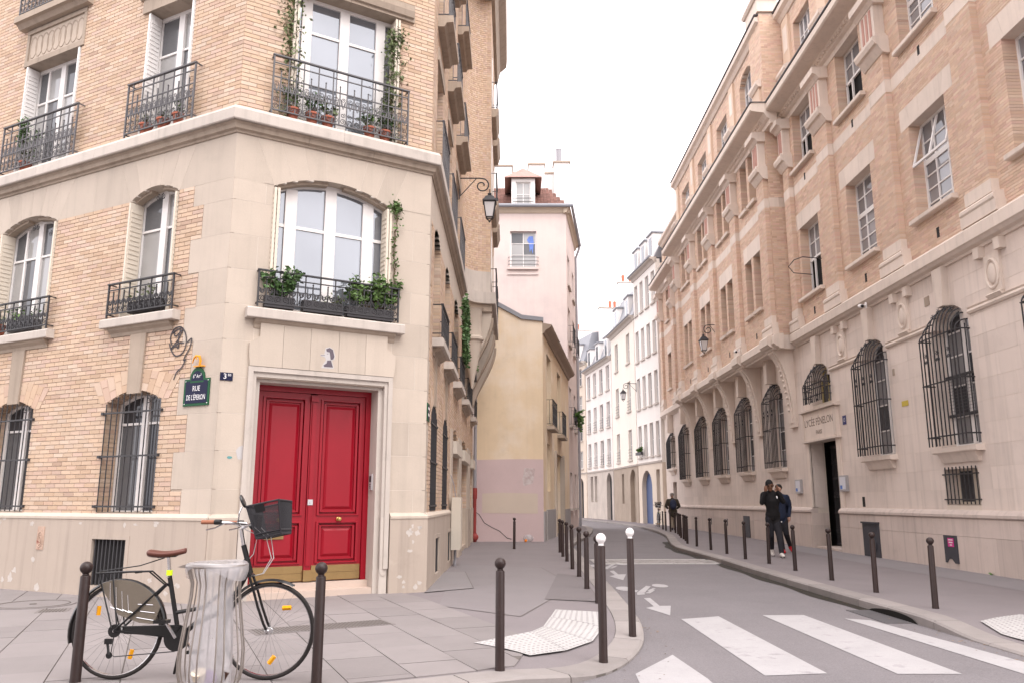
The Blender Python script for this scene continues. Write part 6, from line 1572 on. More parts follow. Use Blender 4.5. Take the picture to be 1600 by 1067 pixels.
    # stem, bars turned towards the building, grips, levers, mirror
    hb = MB(); T(hb, [HT, (.935, 0, 1.10), (.925, 0, 1.15)], .016); T(hb, [(.925, 0, 1.15), (.965, .01, 1.175)], .016)
    bar = [(.72, -.24, 1.20), (.80, -.245, 1.20), (.90, -.19, 1.195), (.965, -.07, 1.18), (.97, .01, 1.178), (.965, .09, 1.18), (.90, .21, 1.195), (.80, .265, 1.20), (.72, .26, 1.20)]
    T(hb, bar, .0115); hb.build('handlebar', m_chr, t, smooth=True)
    for a, b in ((bar[0], bar[1]), (bar[8], bar[7])):
        g = MB(); d = Vector(b) - Vector(a); T(g, [Vector(a) - d * .35, Vector(a) + d * .95], .0165, 10); g.build('grip', M('tan_grip', (.30, .12, .07), rough=.6, var=.1), t, smooth=True)
        g = MB(); T(g, [Vector(a) + d * .97, Vector(a) + d * 1.6], .021, 10); g.build('shifter', m_blk, t, smooth=True)
        g = MB(); T(g, [Vector(a) + d * 1.7 + Vector((.02, 0, -.01)), Vector(a) + d * 1.1 + Vector((0, -.01, -.045)), Vector(a) + d * .2 + Vector((0, -.01, -.06))], .006, 5); g.build('brake_lever', m_chr, t)
    g = MB(); T(g, [(.935, -.12, 1.19), (.945, -.13, 1.27), (.96, -.12, 1.32)], .005, 5); g.build('mirror_stalk', m_chr, t)
    g = MB(); g.lathe([(.001, -.012), (.030, -.010), (.034, 0), (.030, .008), (.001, .010)], (.965, -.12, 1.365), 16, mat=Matrix.Rotation(R(65), 4, 'Y') @ Matrix.Diagonal((1.7, 1, 1, 1))); g.build('mirror', m_blk, t, smooth=True)
    cb = MB()
    for s, e in ((-.10, .02), (.06, .05)): T(cb, [(.92, s, 1.17), (1.05, s - .02, 1.18), (1.16, s * .8, 1.08), (1.20, s * .4, .92), (1.13, s * .2, .80), (1.05, e, .78)], .0035, 5)
    T(cb, [(.94, -.05, 1.16), (1.08, -.05, 1.10), (1.04, 0, .95), (.98, 0, .88)], .0035, 5); cb.build('cables', M('cable_sheath', (.5, .48, .48), rough=.4, var=.05), t, smooth=True)
    bk = MB(); T(bk, [(1.0, 0, 1.16), (1.05, 0, 1.20)], .03, 8); bk.box(XY, 1.03, 1.075, -.06, .06, 1.16, 1.26); bk.build('basket_bracket', m_blk, t)
    # wire basket, tipped forward a little
    ba = MB(); RT = Matrix.Translation((1.165, 0, 1.22)) @ Matrix.Rotation(R(-12), 4, 'Y')
    def BP(x, y, z): return RT @ Vector((x, y, z))
    def rect(z, s): return [BP(-.115 * s, -.17 * s, z), BP(.125 * s, -.17 * s, z), BP(.125 * s, .17 * s, z), BP(-.115 * s, .17 * s, z)]
    top, bot = rect(.13, 1.08), rect(-.13, .82)
    for q in range(4):
        ba.tube([top[q], top[(q + 1) % 4]], .008, 6); ba.tube([bot[q], bot[(q + 1) % 4]], .007, 6); ba.tube([top[q], bot[q]], .007, 6)
        ba.tube([bot[q].lerp(top[q], .12), bot[(q + 1) % 4].lerp(top[(q + 1) % 4], .12)], .007, 4)
    bo = ba.build('basket', m_net, t)
    nm = MB()
    for q in range(4):
        a, b, c, d = top[q], top[(q + 1) % 4], bot[(q + 1) % 4], bot[q]; n = 34 if q % 2 == 0 else 40
        for k in range(1, n): nm.tube([a.lerp(b, k / n), d.lerp(c, k / n)], .0016, 3)
        for k in range(1, 34): nm.tube([a.lerp(d, k / 34), b.lerp(c, k / 34)], .0016, 3)
    for k in range(1, 30): nm.tube([bot[0].lerp(bot[1], k / 30), bot[3].lerp(bot[2], k / 30)], .0016, 3); nm.tube([bot[0].lerp(bot[3], k / 30), bot[1].lerp(bot[2], k / 30)], .0016, 3)
    o = nm.build('wire_net', m_net, bo, recalc=False); o['kind'] = 'stuff'
    lb_ = MB(); a, b, c, d = top[0], top[1], bot[1], bot[0]; lb_.add([a.lerp(b, .25) + Vector((0, -.004, -.005)), a.lerp(b, .55) + Vector((0, -.004, -.005)), a.lerp(b, .55).lerp(d.lerp(c, .55), .25) + Vector((0, -.004, 0)), a.lerp(b, .25).lerp(d.lerp(c, .25), .25) + Vector((0, -.004, 0))], [(0, 1, 2, 3)]); lb_.build('basket_badge', m_blk, bo)
    t.location = loc; t.rotation_euler = (lean, 0, rz); t.scale = (sc, sc, sc)
    return t
bike = bicycle((-3.02, 6.45, .012), math.atan2(-.02, 1.2), 'black step-through bicycle with brown saddle and front basket by the litter bin', sc=.965, lean=R(-2))
far_bike = copy_tree(bike, None, 'small distant bicycle leaning by the arched doorway', (7.75, 43.4, .0)); far_bike.rotation_euler = (R(3), 0, R(84)); far_bike.scale = (.95, .95, .95)

# ================================================================== litter bin with clear bag
bx, by = -2.10, 5.93
bn = thing('litter_bin', 'steel hoop litter bin with a clear plastic bag in front of the bicycle', 'litter bin', (bx, by, 0))
m_stl = M('warm_steel', (.34, .30, .27), rough=.4, metal=.8, var=.12, scale=8); ztop = .885
mb = MB(); mb.tube([(bx + .20 * math.cos(k * math.pi / 18), by + .20 * math.sin(k * math.pi / 18), ztop) for k in range(36)], .010, 6, closed=True); mb.tube([(bx + .155 * math.cos(k * math.pi / 18), by + .155 * math.sin(k * math.pi / 18), ztop - .005) for k in range(36)], .008, 6, closed=True); mb.build('rim', m_stl, bn, smooth='all')
prf = [(.155, ztop), (.185, ztop + .008), (.20, ztop - .01), (.185, ztop - .06), (.165, ztop - .12), (.17, ztop - .22), (.20, .45), (.22, .30), (.218, .18), (.20, .10), (.16, .06), (.05, .05)]
for k in range(16):
    a = 2 * math.pi * (k + (.18 if k % 2 else -.18)) / 16; b = MB(); b.tube([(bx + r * math.cos(a), by + r * math.sin(a), z) for r, z in prf], .0055, 6); b.build('hoop', m_stl, bn, smooth='all')
mb = MB(); mb.lathe([(.001, .04), (.16, .04), (.16, .055), (.001, .055)], (bx, by, 0), 20); mb.tube([(bx, by + .17, -.02), (bx, by + .17, .86)], .025, 8); mb.box(XY, bx - .03, bx + .03, by, by + .17, .04, .06); mb.build('stand', m_stl, bn)
mb = MB(); mb.prism(Fr((bx, by), (1, 0), (0, -1)), [(-.27, ztop - .01), (-.19, ztop + .015), (-.17, ztop), (-.19, ztop - .02)], -.05, .05); mb.build('lid_tab', m_stl, bn)
def film(name, alpha):
    m = bpy.data.materials.new(name); m.use_nodes = True; nt = m.node_tree; N = nt.nodes; L = nt.links; N.clear()
    out = N.new('ShaderNodeOutputMaterial'); mx = N.new('ShaderNodeMixShader'); tr = N.new('ShaderNodeBsdfTransparent'); b = N.new('ShaderNodeBsdfPrincipled')
    b.inputs['Base Color'].default_value = (.52, .50, .51, 1); b.inputs['Roughness'].default_value = .3
    geo = N.new('ShaderNodeNewGeometry'); no = N.new('ShaderNodeTexNoise'); no.inputs['Scale'].default_value = 9; no.inputs['Detail'].default_value = 3; L.new(geo.outputs['Position'], no.inputs[0])
    mr = N.new('ShaderNodeMapRange'); mr.inputs[1].default_value = .3; mr.inputs[2].default_value = .7; mr.inputs[3].default_value = alpha * .85; mr.inputs[4].default_value = min(1, alpha * 1.15); L.new(no.outputs[0], mr.inputs[0]); L.new(mr.outputs[0], mx.inputs[0])
    bp = N.new('ShaderNodeBump'); bp.inputs['Strength'].default_value = .35; bp.inputs['Distance'].default_value = .03; L.new(no.outputs[0], bp.inputs['Height']); L.new(bp.outputs[0], b.inputs['Normal'])
    L.new(tr.outputs[0], mx.inputs[1]); L.new(b.outputs[0], mx.inputs[2]); L.new(mx.outputs[0], out.inputs[0]); return m
m_film = film('clear_bag_film', .44)
bg_ = MB(); rings = []; n = 48
for k in range(26):
    f = k / 25; z = ztop + .02 - f * (ztop - .04); r0 = (.160 - .040 * sstep(f * 5)) + .026 * sstep((f - .2) / .7)
    rings.append([(bx + (r0 + .006 * math.sin(5 * a + 3 * f) * (.4 + f) + .003 * math.sin(11 * a + 5 * f + 1)) * math.cos(a), by + (r0 + .006 * math.sin(5 * a + 3 * f) * (.4 + f) + .003 * math.sin(11 * a - 4 * f)) * math.sin(a), z) for a in [2 * math.pi * i / n for i in range(n)]])
bg_.loft(rings, cap=False)
lip = []
for k in range(6):
    f = k / 5; lip.append([(bx + (.165 + .05 * math.sin(f * 2.2)) * math.cos(a), by + (.165 + .05 * math.sin(f * 2.2)) * math.sin(a), ztop + .02 + .012 * math.sin(f * 3) - (.075 + .05 * math.sin(2 * a + 2.2)) * f * f) for a in [2 * math.pi * i / n for i in range(n)]])
bg_.loft(lip, cap=False)
bag = bg_.build('clear_bag', m_film, None, smooth='all', org=(bx, by, 0), recalc=False); tag(bag, 'clear plastic bag hanging inside the hoop litter bin', 'bag')
def trash(nm, lab, mb, mat): o = mb.build(nm, mat, None, org=(bx, by, 0)); tag(o, lab, 'litter'); return o
q = MB(); q.lathe([(.001, 0), (.036, 0), (.048, .12), (.05, .125), (.001, .125)], (bx - .04, by - .06, .075), 16, mat=Matrix.Rotation(R(25), 4, 'X')); trash('paper_cup', 'cream paper cup lying in the clear bag', q, M('cream_card', (.6, .52, .42), var=.1, scale=20))
q = MB(); q.ball((bx - .0, by - .05, .12), .07, 14, 0, (1.1, .8, 1.0)); trash('crumpled_packet', 'crumpled purple packet in the bottom of the clear bag', q, M('purple_foil', (.20, .13, .26), rough=.4, var=.4, scale=30, bump=.8, bscale=30))
q = MB(); q.prism(Fr((bx + .09, by - .06), (1, 0), (0, -1)), [(-.05, .06), (.0, .04), (.06, .17), (.02, .19)], -.012, .012); trash('bar_wrapper', 'dark brown wrapper leaning in the clear bag', q, M('brown_wrapper', (.05, .025, .018), rough=.35, var=.3, scale=30))

# ================================================================== street signs, tag, paste-up
m_navy = M('navy_enamel', (.006, .008, .035), rough=.5, spec=.2, var=.1, fine=.02); m_green = M('green_enamel', (.010, .075, .030), rough=.5, spec=.2, var=.1, fine=.02); m_wtx = M('white_enamel', (.75, .74, .74), rough=.3, var=.03, fine=.01)
def street_sign(F, u, z, w, h, lab, full=True):
    s = thing('street_sign', lab, 'sign', F.p(u, .008, z)); e = .035; hw = w / 2
    def shape(d):
        o = [(u - hw + d, z - h / 2 + d), (u + hw - d, z - h / 2 + d), (u + hw - d, z + h / 2 - d)]
        r = .145 - d * .8
        o += [(u + r * math.cos(t * math.pi / 12), z + h / 2 - d * .6 + r * 1.15 * math.sin(t * math.pi / 12)) for t in range(13)]
        return o + [(u - hw + d, z + h / 2 - d)]
    if full:
        mb = MB(); mb.prism(F, shape(0), .003, .018); mb.build('green_border', m_green, s); mb = MB(); mb.prism(F, shape(.036), .018, .021); mb.build('navy_field', m_navy, s)
        mb = MB(); mb.box(F, u - .13, u + .13, .021, .0222, z + h / 2 - .055, z + h / 2 - .03); mb.build('divider', m_green, s)
        text(F, u, .0225, z + h / 2 + .035, '6ᵉ Arrᵗ', .075, m_wtx, s, ext=.0006, sx=.75); text(F, u, .0225, z + .05, 'RUE', .105, m_wtx, s, ext=.0006, sx=.8); text(F, u, .0225, z - .075, "DE L'ÉPERON", .105, m_wtx, s, ext=.0006, sx=.60)
        for a in (-1, 1):
            for b in (-1, 1): k = MB(); k.lathe([(.001, 0), (.008, 0), (.006, .005), (.001, .006)], F.p(u + a * (hw - .03), .018, z + b * (h / 2 - .03)), 8, mat=F.rot()); k.build('screw', m_wtx, s)
    else:
        mb = MB(); mb.box(F, u - hw, u + hw, .003, .016, z - h / 2, z + h / 2); mb.build('green_border', m_green, s); mb = MB(); mb.box(F, u - hw + .03, u + hw - .03, .016, .019, z - h / 2 + .03, z + h / 2 - .03); mb.build('navy_field', m_navy, s)
        mb = MB()
        for k in range(2): mb.box(F, u - hw * .6, u + hw * .6, .019, .0205, z + .06 - .1 * k - .02, z + .06 - .1 * k + .02)
        mb.build('lettering', m_wtx, s)
    return s
street_sign(FL, .42, 2.83, .50, .38, "green-edged navy street sign reading Rue de l'Éperon on the stone corner")
street_sign(FS, .17, 2.72, .34, .28, 'narrow street sign around the corner of the stone pier', False)
t = thing('number_plate', 'small navy house number plate 3 bis beside the red door', 'number plate', FC.p(.08, .004, 3.03))
mb = MB(); mb.box(FC, -.0, .17, .003, .012, 2.975, 3.085); mb.build('plate', m_navy, t); text(FC, .065, .0125, 3.03, '3', .105, m_wtx, t, ext=.0006); text(FC, .125, .0125, 3.052, 'BIS', .045, m_wtx, t, ext=.0006, sx=.8)
t = thing('number_plate', 'small blue house number plate 13 beside the school gate', 'number plate', FY.p(21.6, .004, 3.49))
mb = MB(); mb.box(FY, 21.5, 21.72, .003, .012, 3.36, 3.60); mb.build('plate', M('blue_enamel', (.02, .03, .14), rough=.3, var=.1), t); text(FY, 21.61, .0125, 3.48, '13', .15, m_wtx, t, ext=.0006)
mb = MB(); mb.box(FY, 18.05, 18.35, .003, .010, 3.46, 3.58); tag(mb.build('gas_plate', M('yellow_plate', (.55, .42, .08), var=.1), None), 'small yellow utility plate on the school stonework', 'plate')
# sprayed tag: flat strokes on the brick
def stroke(mb, F, pts, wd, w):
    P = smooth_line(pts, 5)
    for i in range(len(P) - 1):
        a, b = P[i], P[i + 1]; d = (b - a)
        if d.length < 1e-6: continue
        n = Vector((-d.y, d.x)).normalized() * wd; d = d.normalized() * wd * .3
        mb.add([F.p(a.x - d.x + n.x, w, a.y - d.y + n.y), F.p(b.x + d.x + n.x, w, b.y + d.y + n.y), F.p(b.x + d.x - n.x, w, b.y + d.y - n.y), F.p(a.x - d.x - n.x, w, a.y - d.y - n.y)], [(0, 1, 2, 3)])
tg = MB(); Z = lambda x, y: (1.06 - .60 * x, 3.80 - .80 * y)      # tag box: x to the viewer's right, y down
for k, s in enumerate(([(.10, .32), (.02, .18), (.12, .03), (.35, .0), (.52, .12), (.58, .3), (.48, .48), (.25, .52), (.08, .40), (.0, .28)], [(.06, .10), (.22, .05), (.40, .02)], [(.12, .06), (.2, .16), (.42, .06), (.30, .22), (.08, .38), (.30, .30), (.5, .30)], [(.35, .05), (.30, .22), (.33, .38), (.24, .34)], [(.62, .30), (.76, .24), (.72, .40), (.58, .55), (.55, .62), (.62, .60)], [(.62, .60), (.50, .74), (.34, .82), (.26, .95)])):
    stroke(tg, FL, [Z(*p) for p in s], .0105, .0095 + .0007 * k)
tag(tg.build('graffiti_tag', M('black_spray', (.07, .063, .07), rough=.8, var=.4, scale=14, fine=.2), None, recalc=False), 'black sprayed graffiti tag above the street sign', 'graffiti')
# orange ornament over the sign
mb = MB(); mb.tube([FL.p(.50, .05, 3.24), FL.p(.47, .06, 3.30), FL.p(.42, .07, 3.335), FL.p(.36, .06, 3.325), FL.p(.345, .05, 3.26), FL.p(.36, .05, 3.20)], [.008, .012, .016, .02, .018, .013], 8); mb.tube([FL.p(.42, .07, 3.335), FL.p(.40, .07, 3.28)], .008, 6); mb.tube([FL.p(.36, .02, 3.19), FL.p(.36, .05, 3.24)], .013, 6); mb.box(FL, .30, .48, .0, .05, 3.185, 3.20)
tag(mb.build('orange_ornament', M('orange_glaze', (.75, .32, .03), rough=.35, var=.15, scale=20), None, smooth=True), 'small orange clay ornament perched above the street sign', 'ornament')
# paste-up of a woman above the door
pu = thing('paper_poster', 'small cut-out paper paste-up of a dark-haired woman above the red door', 'poster', FC.p(1.5, .057, 3.4))
def lay(nm, out, w, mat): mb = MB(); mb.prism(FC, [(1.38 + .25 * x, 3.57 - .31 * y) for x, y in out], w, w + .0008); mb.build(nm, mat, pu)
m_pw = M('poster_white', (.47, .45, .45), var=.05); m_pg = M('poster_grey', (.12, .10, .12), var=.15, scale=20)
lay('paper', [(.30, .05), (.55, -.02), (.78, .08), (.92, .4), (.86, .58), (.72, .62), (.86, .95), (.80, 1.02), (.1, 1.02), (.18, .85), (.36, .62), (.30, .5), (0, .44), (.02, .38), (.24, .36)], .056, m_pw)
lay('hair', [(.34, .10), (.55, .02), (.75, .10), (.86, .42), (.80, .56), (.64, .60), (.60, .42), (.56, .24), (.38, .22)], .0572, m_pg)
lay('dress', [(.44, .64), (.66, .62), (.80, .95), (.26, .96), (.22, .88), (.4, .78)], .0572, m_pg); lay('cigarette', [(.02, .41), (.28, .39), (.28, .41), (.02, .43)], .0572, m_pg); lay('eye', [(.40, .32), (.48, .30), (.48, .33), (.40, .34)], .0572, m_pg)
# torn stickers on the corner
for u, z, a, b, nm in ((.35, 1.98, .14, .19, 'torn'), (.20, 1.92, .07, .04, 'teal')):
    mb = MB(); rg = random.Random(int(u * 100)); n = 9; mb.prism(FC, [(u + a * math.cos(k * 6.283 / n) * rg.uniform(.35, .6), z + b * math.sin(k * 6.283 / n) * rg.uniform(.35, .6)) for k in range(n)], .001, .003)
    tag(mb.build('torn_sticker', m_pw if nm == 'torn' else M('teal_sticker', (.12, .30, .30), var=.2, scale=30), None), 'torn %s sticker on the stone beside the door' % ('white' if nm == 'torn' else 'small teal'), 'sticker')
# ================================================================== fittings on the street sides
uc_ = thing('utility_cabinet', 'tall beige utility cabinet fixed to the corner building side', 'cabinet', FS.p(4.95, .06, 0))
mb = MB(); mb.box(FS, 4.72, 5.22, .07, .26, .34, 1.42); mb.build('case', M('beige_plastic', (.58, .52, .44), rough=.5, var=.05), uc_); mb = MB(); mb.box(FS, 4.735, 5.205, .26, .268, .36, 1.40); mb.build('cover', MATS['beige_plastic'], uc_); mb = MB(); mb.tube([FS.p(4.97, .14, .34), FS.p(4.97, .14, -.02)], .03, 8); mb.tube([FS.p(4.97, .14, 1.42), FS.p(4.9, .1, 1.7), FS.p(4.9, .03, 1.9)], .01, 5); mb.build('conduit', m_pipe, uc_)
dp = thing('downpipe', 'grey downpipe with a red lower length in the corner by the lilac wall', 'pipe', FS.p(15.15, .1, 0))
mb = MB(); mb.tube([FS.p(15.15, .10, 1.75), FS.p(15.15, .10, 6.5)], .055, 10); mb.build('upper_pipe', m_pipe, dp, smooth=True); m_rp = M('red_pipe', (.28, .05, .045), rough=.55, var=.25, scale=8)
mb = MB(); mb.tube([FS.p(15.15, .10, .15), FS.p(15.15, .10, 1.45)], .058, 10); mb.lathe([(.075, 1.42), (.08, 1.46), (.08, 1.74), (.07, 1.78), (.05, 1.79)], FS.p(15.15, .1, 0)[:2] + (0,), 12); mb.build('lower_pipe', m_rp, dp, smooth=True)
mb = MB(); mb.lathe([(.001, 0), (.10, 0), (.12, .05), (.12, .1), (.08, .14), (.001, .15)], FS.p(15.15, .12, .16), 14, mat=FO.rot()); mb.tube([FS.p(15.15, .1, .3), FS.p(15.15, .1, .0)], .075, 10); mb.build('pipe_outlet', m_rp, dp, smooth=True)
for c, z, lab in ((25.35, 1.8, 'pale notice case on the wall at the far side of the school gate'), (21.9, 1.82, 'pale notice case on the wall at the near side of the school gate')):
    nb = thing('notice_case', lab, 'notice board', FY.p(c, 0, z), 'notice cases by the school gate'); mb = MB(); mb.box(FY, c - .24, c + .24, .002, .07, z - .22, z + .2); mb.build('case', M('grey_case', (.42, .41, .42), rough=.4, metal=.3, var=.05), nb)
    mb = MB(); mb.box(FY, c - .19, c + .19, .07, .074, z - .17, z + .16); mb.build('notice_sheet', M('notice_paper', (.66, .66, .70), var=.06, scale=15), nb); mb = MB(); mb.box(FY, c + .02, c + .17, .074, .0755, z - .16, z - .06); mb.build('blue_print', M('blue_ink', (.12, .22, .55), var=.1), nb)
for F, u, z, lab in ((FY, 19.2, 6.02, 'white security camera under the cornice above the barred windows'), (FK, 28.5, 6.62, 'small white security camera by the lantern on the corbelled wing')):
    sc_ = thing('security_camera', lab, 'camera', F.p(u, .24, z)); W2 = .24
    mb = MB(); mb.box(F, u - .04, u + .04, W2, W2 + .02, z - .05, z + .1); mb.tube([F.p(u, W2 + .01, z + .03), F.p(u, W2 + .12, z + .02)], .02, 6); mb.build('bracket', m_white, sc_)
    mb = MB(); mb.tube([F.p(u + .14, W2 + .10, z + .04), F.p(u - .14, W2 + .16, z - .03)], .05, 10); mb.build('body', m_white, sc_, smooth=True); mb = MB(); mb.tube([F.p(u - .14, W2 + .16, z - .03), F.p(u - .155, W2 + .163, z - .034)], .04, 10); mb.build('lens', m_blk, sc_)
# litter blown against the ochre house
mb = MB(); mb.ball((.55, 27.72, .12), .14, 12, 0, (1.3, .8, .9)); tag(mb.build('plastic_bag', m_film, None), 'crumpled clear plastic bag at the foot of the lilac wall', 'litter')
mb = MB(); mb.ball((.46, 27.6, .05), .05, 10); tag(mb.build('orange_peel', M('orange_peel', (.75, .22, .02), var=.1), None), 'bit of orange litter beside the plastic bag', 'litter')

# ================================================================== plants
m_leaf = [M('leaf%d' % k, c, rough=.55, var=.3, scale=18, src='island', rand=.35, spec=.35) for k, c in enumerate(((.10, .17, .05), (.065, .125, .04), (.13, .165, .07), (.085, .16, .04)))]
m_stem = M('plant_stem', (.12, .085, .05), var=.2); m_terra = M('terracotta', (.33, .11, .07), var=.15, scale=9, rand=.1); m_box = M('dark_planter', (.045, .042, .045), rough=.5, var=.1)
def pot(F, u, w, z, r, h, parent, mat): mb = MB(); p = F.p(u, w, z); mb.lathe([(.001, 0), (r * .72, 0), (r * .95, h * .82), (r * 1.08, h * .82), (r * 1.08, h), (r * .92, h), (.001, h * .9)], p, 14); return mb.build('pot', mat, parent, smooth=True)
def planter(F, a, b, w, z, h, parent, mat): mb = MB(); mb.box(F, a, b, w - .08, w + .07, z, z + h); mb.build('planter_box', mat, parent)
def shrub(F, u, w, z, ru, rz, n, size, label, mat, seed, container='pot', box=None, droop=0., pm=None):
    rg = random.Random(seed); t = thing('potted_plant', label, 'plant', F.p(u, w, z))
    if container == 'pot': pot(F, u, w, z, .10, .17, t, pm or m_terra); zb = z + .16
    elif container == 'box': planter(F, box[0], box[1], w, z, .17, t, pm or m_box); zb = z + .16
    else: zb = z
    st_ = MB(); pts = []
    for k in range(max(5, n // 40)):
        a = rg.uniform(0, 6.283); q = rg.random() ** .5; du, dw, dz = ru * q * math.cos(a), min(.13, ru * .5) * q * math.sin(a), rz * (.35 + .65 * rg.random())
        if box and container == 'box': du = rg.uniform(-ru, ru)
        P0 = Vector(F.p(u + du * .3, w, zb)); P1 = Vector(F.p(u + du * .8, w + dw * .6, zb + dz * .6)); P2 = Vector(F.p(u + du, w + dw + droop * .3, zb + dz - droop * rg.random()))
        st_.tube([P0, P1, P2], [.006, .004, .002], 4)
        for j in range(max(1, n // max(5, n // 40))): f = rg.uniform(.25, 1.05); pts.append(P0.lerp(P1, min(1, f * 2)).lerp(P2, max(0, f * 2 - 1)))
    st_.build('stems', m_stem, t, recalc=False); lv = MB(); leaves(lv, pts, size, rg, 1, 0, .5, .035); lv.build('foliage', mat, t, recalc=False); return t
def vine(F, path, w, n, size, label, mat, seed, wid=.07):
    rg = random.Random(seed); t = thing('climbing_vine', label, 'plant', F.p(path[0][0], w, path[0][1])); P = smooth_line(path, 6); st_ = MB()
    for s in range(2): st_.tube([F.p(p.x + rg.uniform(-.02, .02), w + rg.uniform(-.01, .02), p.y) for p in P], .006, 4)
    st_.build('stems', m_stem, t, recalc=False); pts = []
    for k in range(n): p = P[rg.randrange(len(P))]; pts.append(F.p(p.x + rg.gauss(0, wid), w + rg.uniform(-.02, .06), p.y + rg.gauss(0, .06)))
    lv = MB(); leaves(lv, pts, size, rg, 1, 0, .6, .02); lv.build('foliage', mat, t, recalc=False); return t
shrub(FC, .74, .03, 4.06, .30, .46, 620, .040, 'leafy shrub at the near end of the balcony over the red door', m_leaf[1], 1, 'box', (.52, .95))
shrub(FC, 2.2, .03, 4.06, .48, .58, 1300, .042, 'large spreading shrub at the far end of the balcony over the red door', m_leaf[0], 2, 'box', (1.75, 2.5))
shrub(FC, 1.4, .03, 4.06, .30, .14, 90, .025, 'low trailing plant in the middle of the balcony over the red door', m_leaf[2], 3, 'box', (1.08, 1.68))
vine(FC, [(2.5, 4.3), (2.52, 4.8), (2.5, 5.3), (2.53, 5.75), (2.5, 6.0)], .03, 130, .03, 'thin vine climbing beside the first-floor window over the door', m_leaf[0], 4, .04)
shrub(FC, 2.52, .03, 5.85, .13, .16, 120, .032, 'leafy tuft at the top corner of the window over the door', m_leaf[0], 5, 'none')
vine(FC, [(.70, 7.1), (.72, 7.8), (.68, 8.5), (.73, 9.1), (.7, 9.35)], -.0, 900, .034, 'climbing vine at the near side of the second-floor corner window', m_leaf[2], 6, .085)
vine(FC, [(2.40, 7.1), (2.38, 7.7), (2.42, 8.3), (2.4, 8.8), (2.45, 9.0)], -.0, 900, .034, 'climbing vine at the far side of the second-floor corner window', m_leaf[2], 7, .085)
for k, u in enumerate((.78, 1.08, 1.33, 2.02, 2.28)): shrub(FC, u, .03, 7.03, .14, .34, 120, .032, '%s terracotta pot along the second-floor corner balcony' % ('first', 'second', 'third', 'fourth', 'fifth')[k], m_leaf[k % 3], 10 + k)
shrub(FL, 5.15, .02, 7.03, .24, 1.05, 420, .030, 'tall wispy shrub on the second-floor balcony over the left window', m_leaf[1], 20, pm=m_terra)
for k, u in enumerate((1.25, 1.6, 2.0)): shrub(FL, u, .03, 7.03, .09, .24, 50, .028, '%s flower pot on the second-floor balcony next to the corner' % ('right-hand', 'middle', 'left-hand')[k], m_leaf[k], 30 + k)
shrub(FL, 1.6, .02, 4.10, .28, .26, 60, .030, 'black window box with succulents on the narrow first-floor balcony', m_leaf[2], 40, 'box', (1.25, 1.95))
shrub(FL, 4.6, .02, 4.10, .30, .26, 80, .030, 'grey window box with small plants on the wide first-floor balcony', m_leaf[0], 41, 'box', (4.25, 4.95), pm=M('grey_planter', (.14, .14, .15), rough=.5))
shrub(FL, 5.3, .02, 4.10, .12, .2, 40, .028, 'terracotta pot at the left end of the wide first-floor balcony', m_leaf[0], 42)
vine(FS, [(6.3, 6.0), (6.5, 5.6), (6.4, 5.1), (6.6, 4.7)], .22, 1500, .055, 'bushy hanging creeper on the street side first-floor window', m_leaf[1], 50, .32)
shrub(FS, 9.4, .30, 4.62, .25, .45, 90, .045, 'geranium in a dark planter on the far street-side balcony', m_leaf[0], 51, 'box', (9.2, 9.8))
shrub(FPS, 1.3, .30, 5.3, .7, .35, 500, .09, 'trailing green plant over the pink house balcony', m_leaf[3], 52, 'box', (.7, 1.9), droop=.9)
shrub(Fw, 3.8, .25, 4.2, .6, .4, 160, .09, 'green window-box plants on the white house', m_leaf[3], 53, 'box', (3.2, 4.4))
# weeds at the wall foot
for k, (x, y) in enumerate(((8.83, 15.3), (8.83, 28.4))):
    mb = MB(); rg = random.Random(k); leaves(mb, [(x, y, .02)] * 14, .035, rg, 1, 0, .3, .03); tag(mb.build('weed', m_leaf[3], None, recalc=False), ('tuft of weed at the school wall foot near the pink sticker', 'tuft of weed at the school wall foot by the walking pair')[k], 'weed')

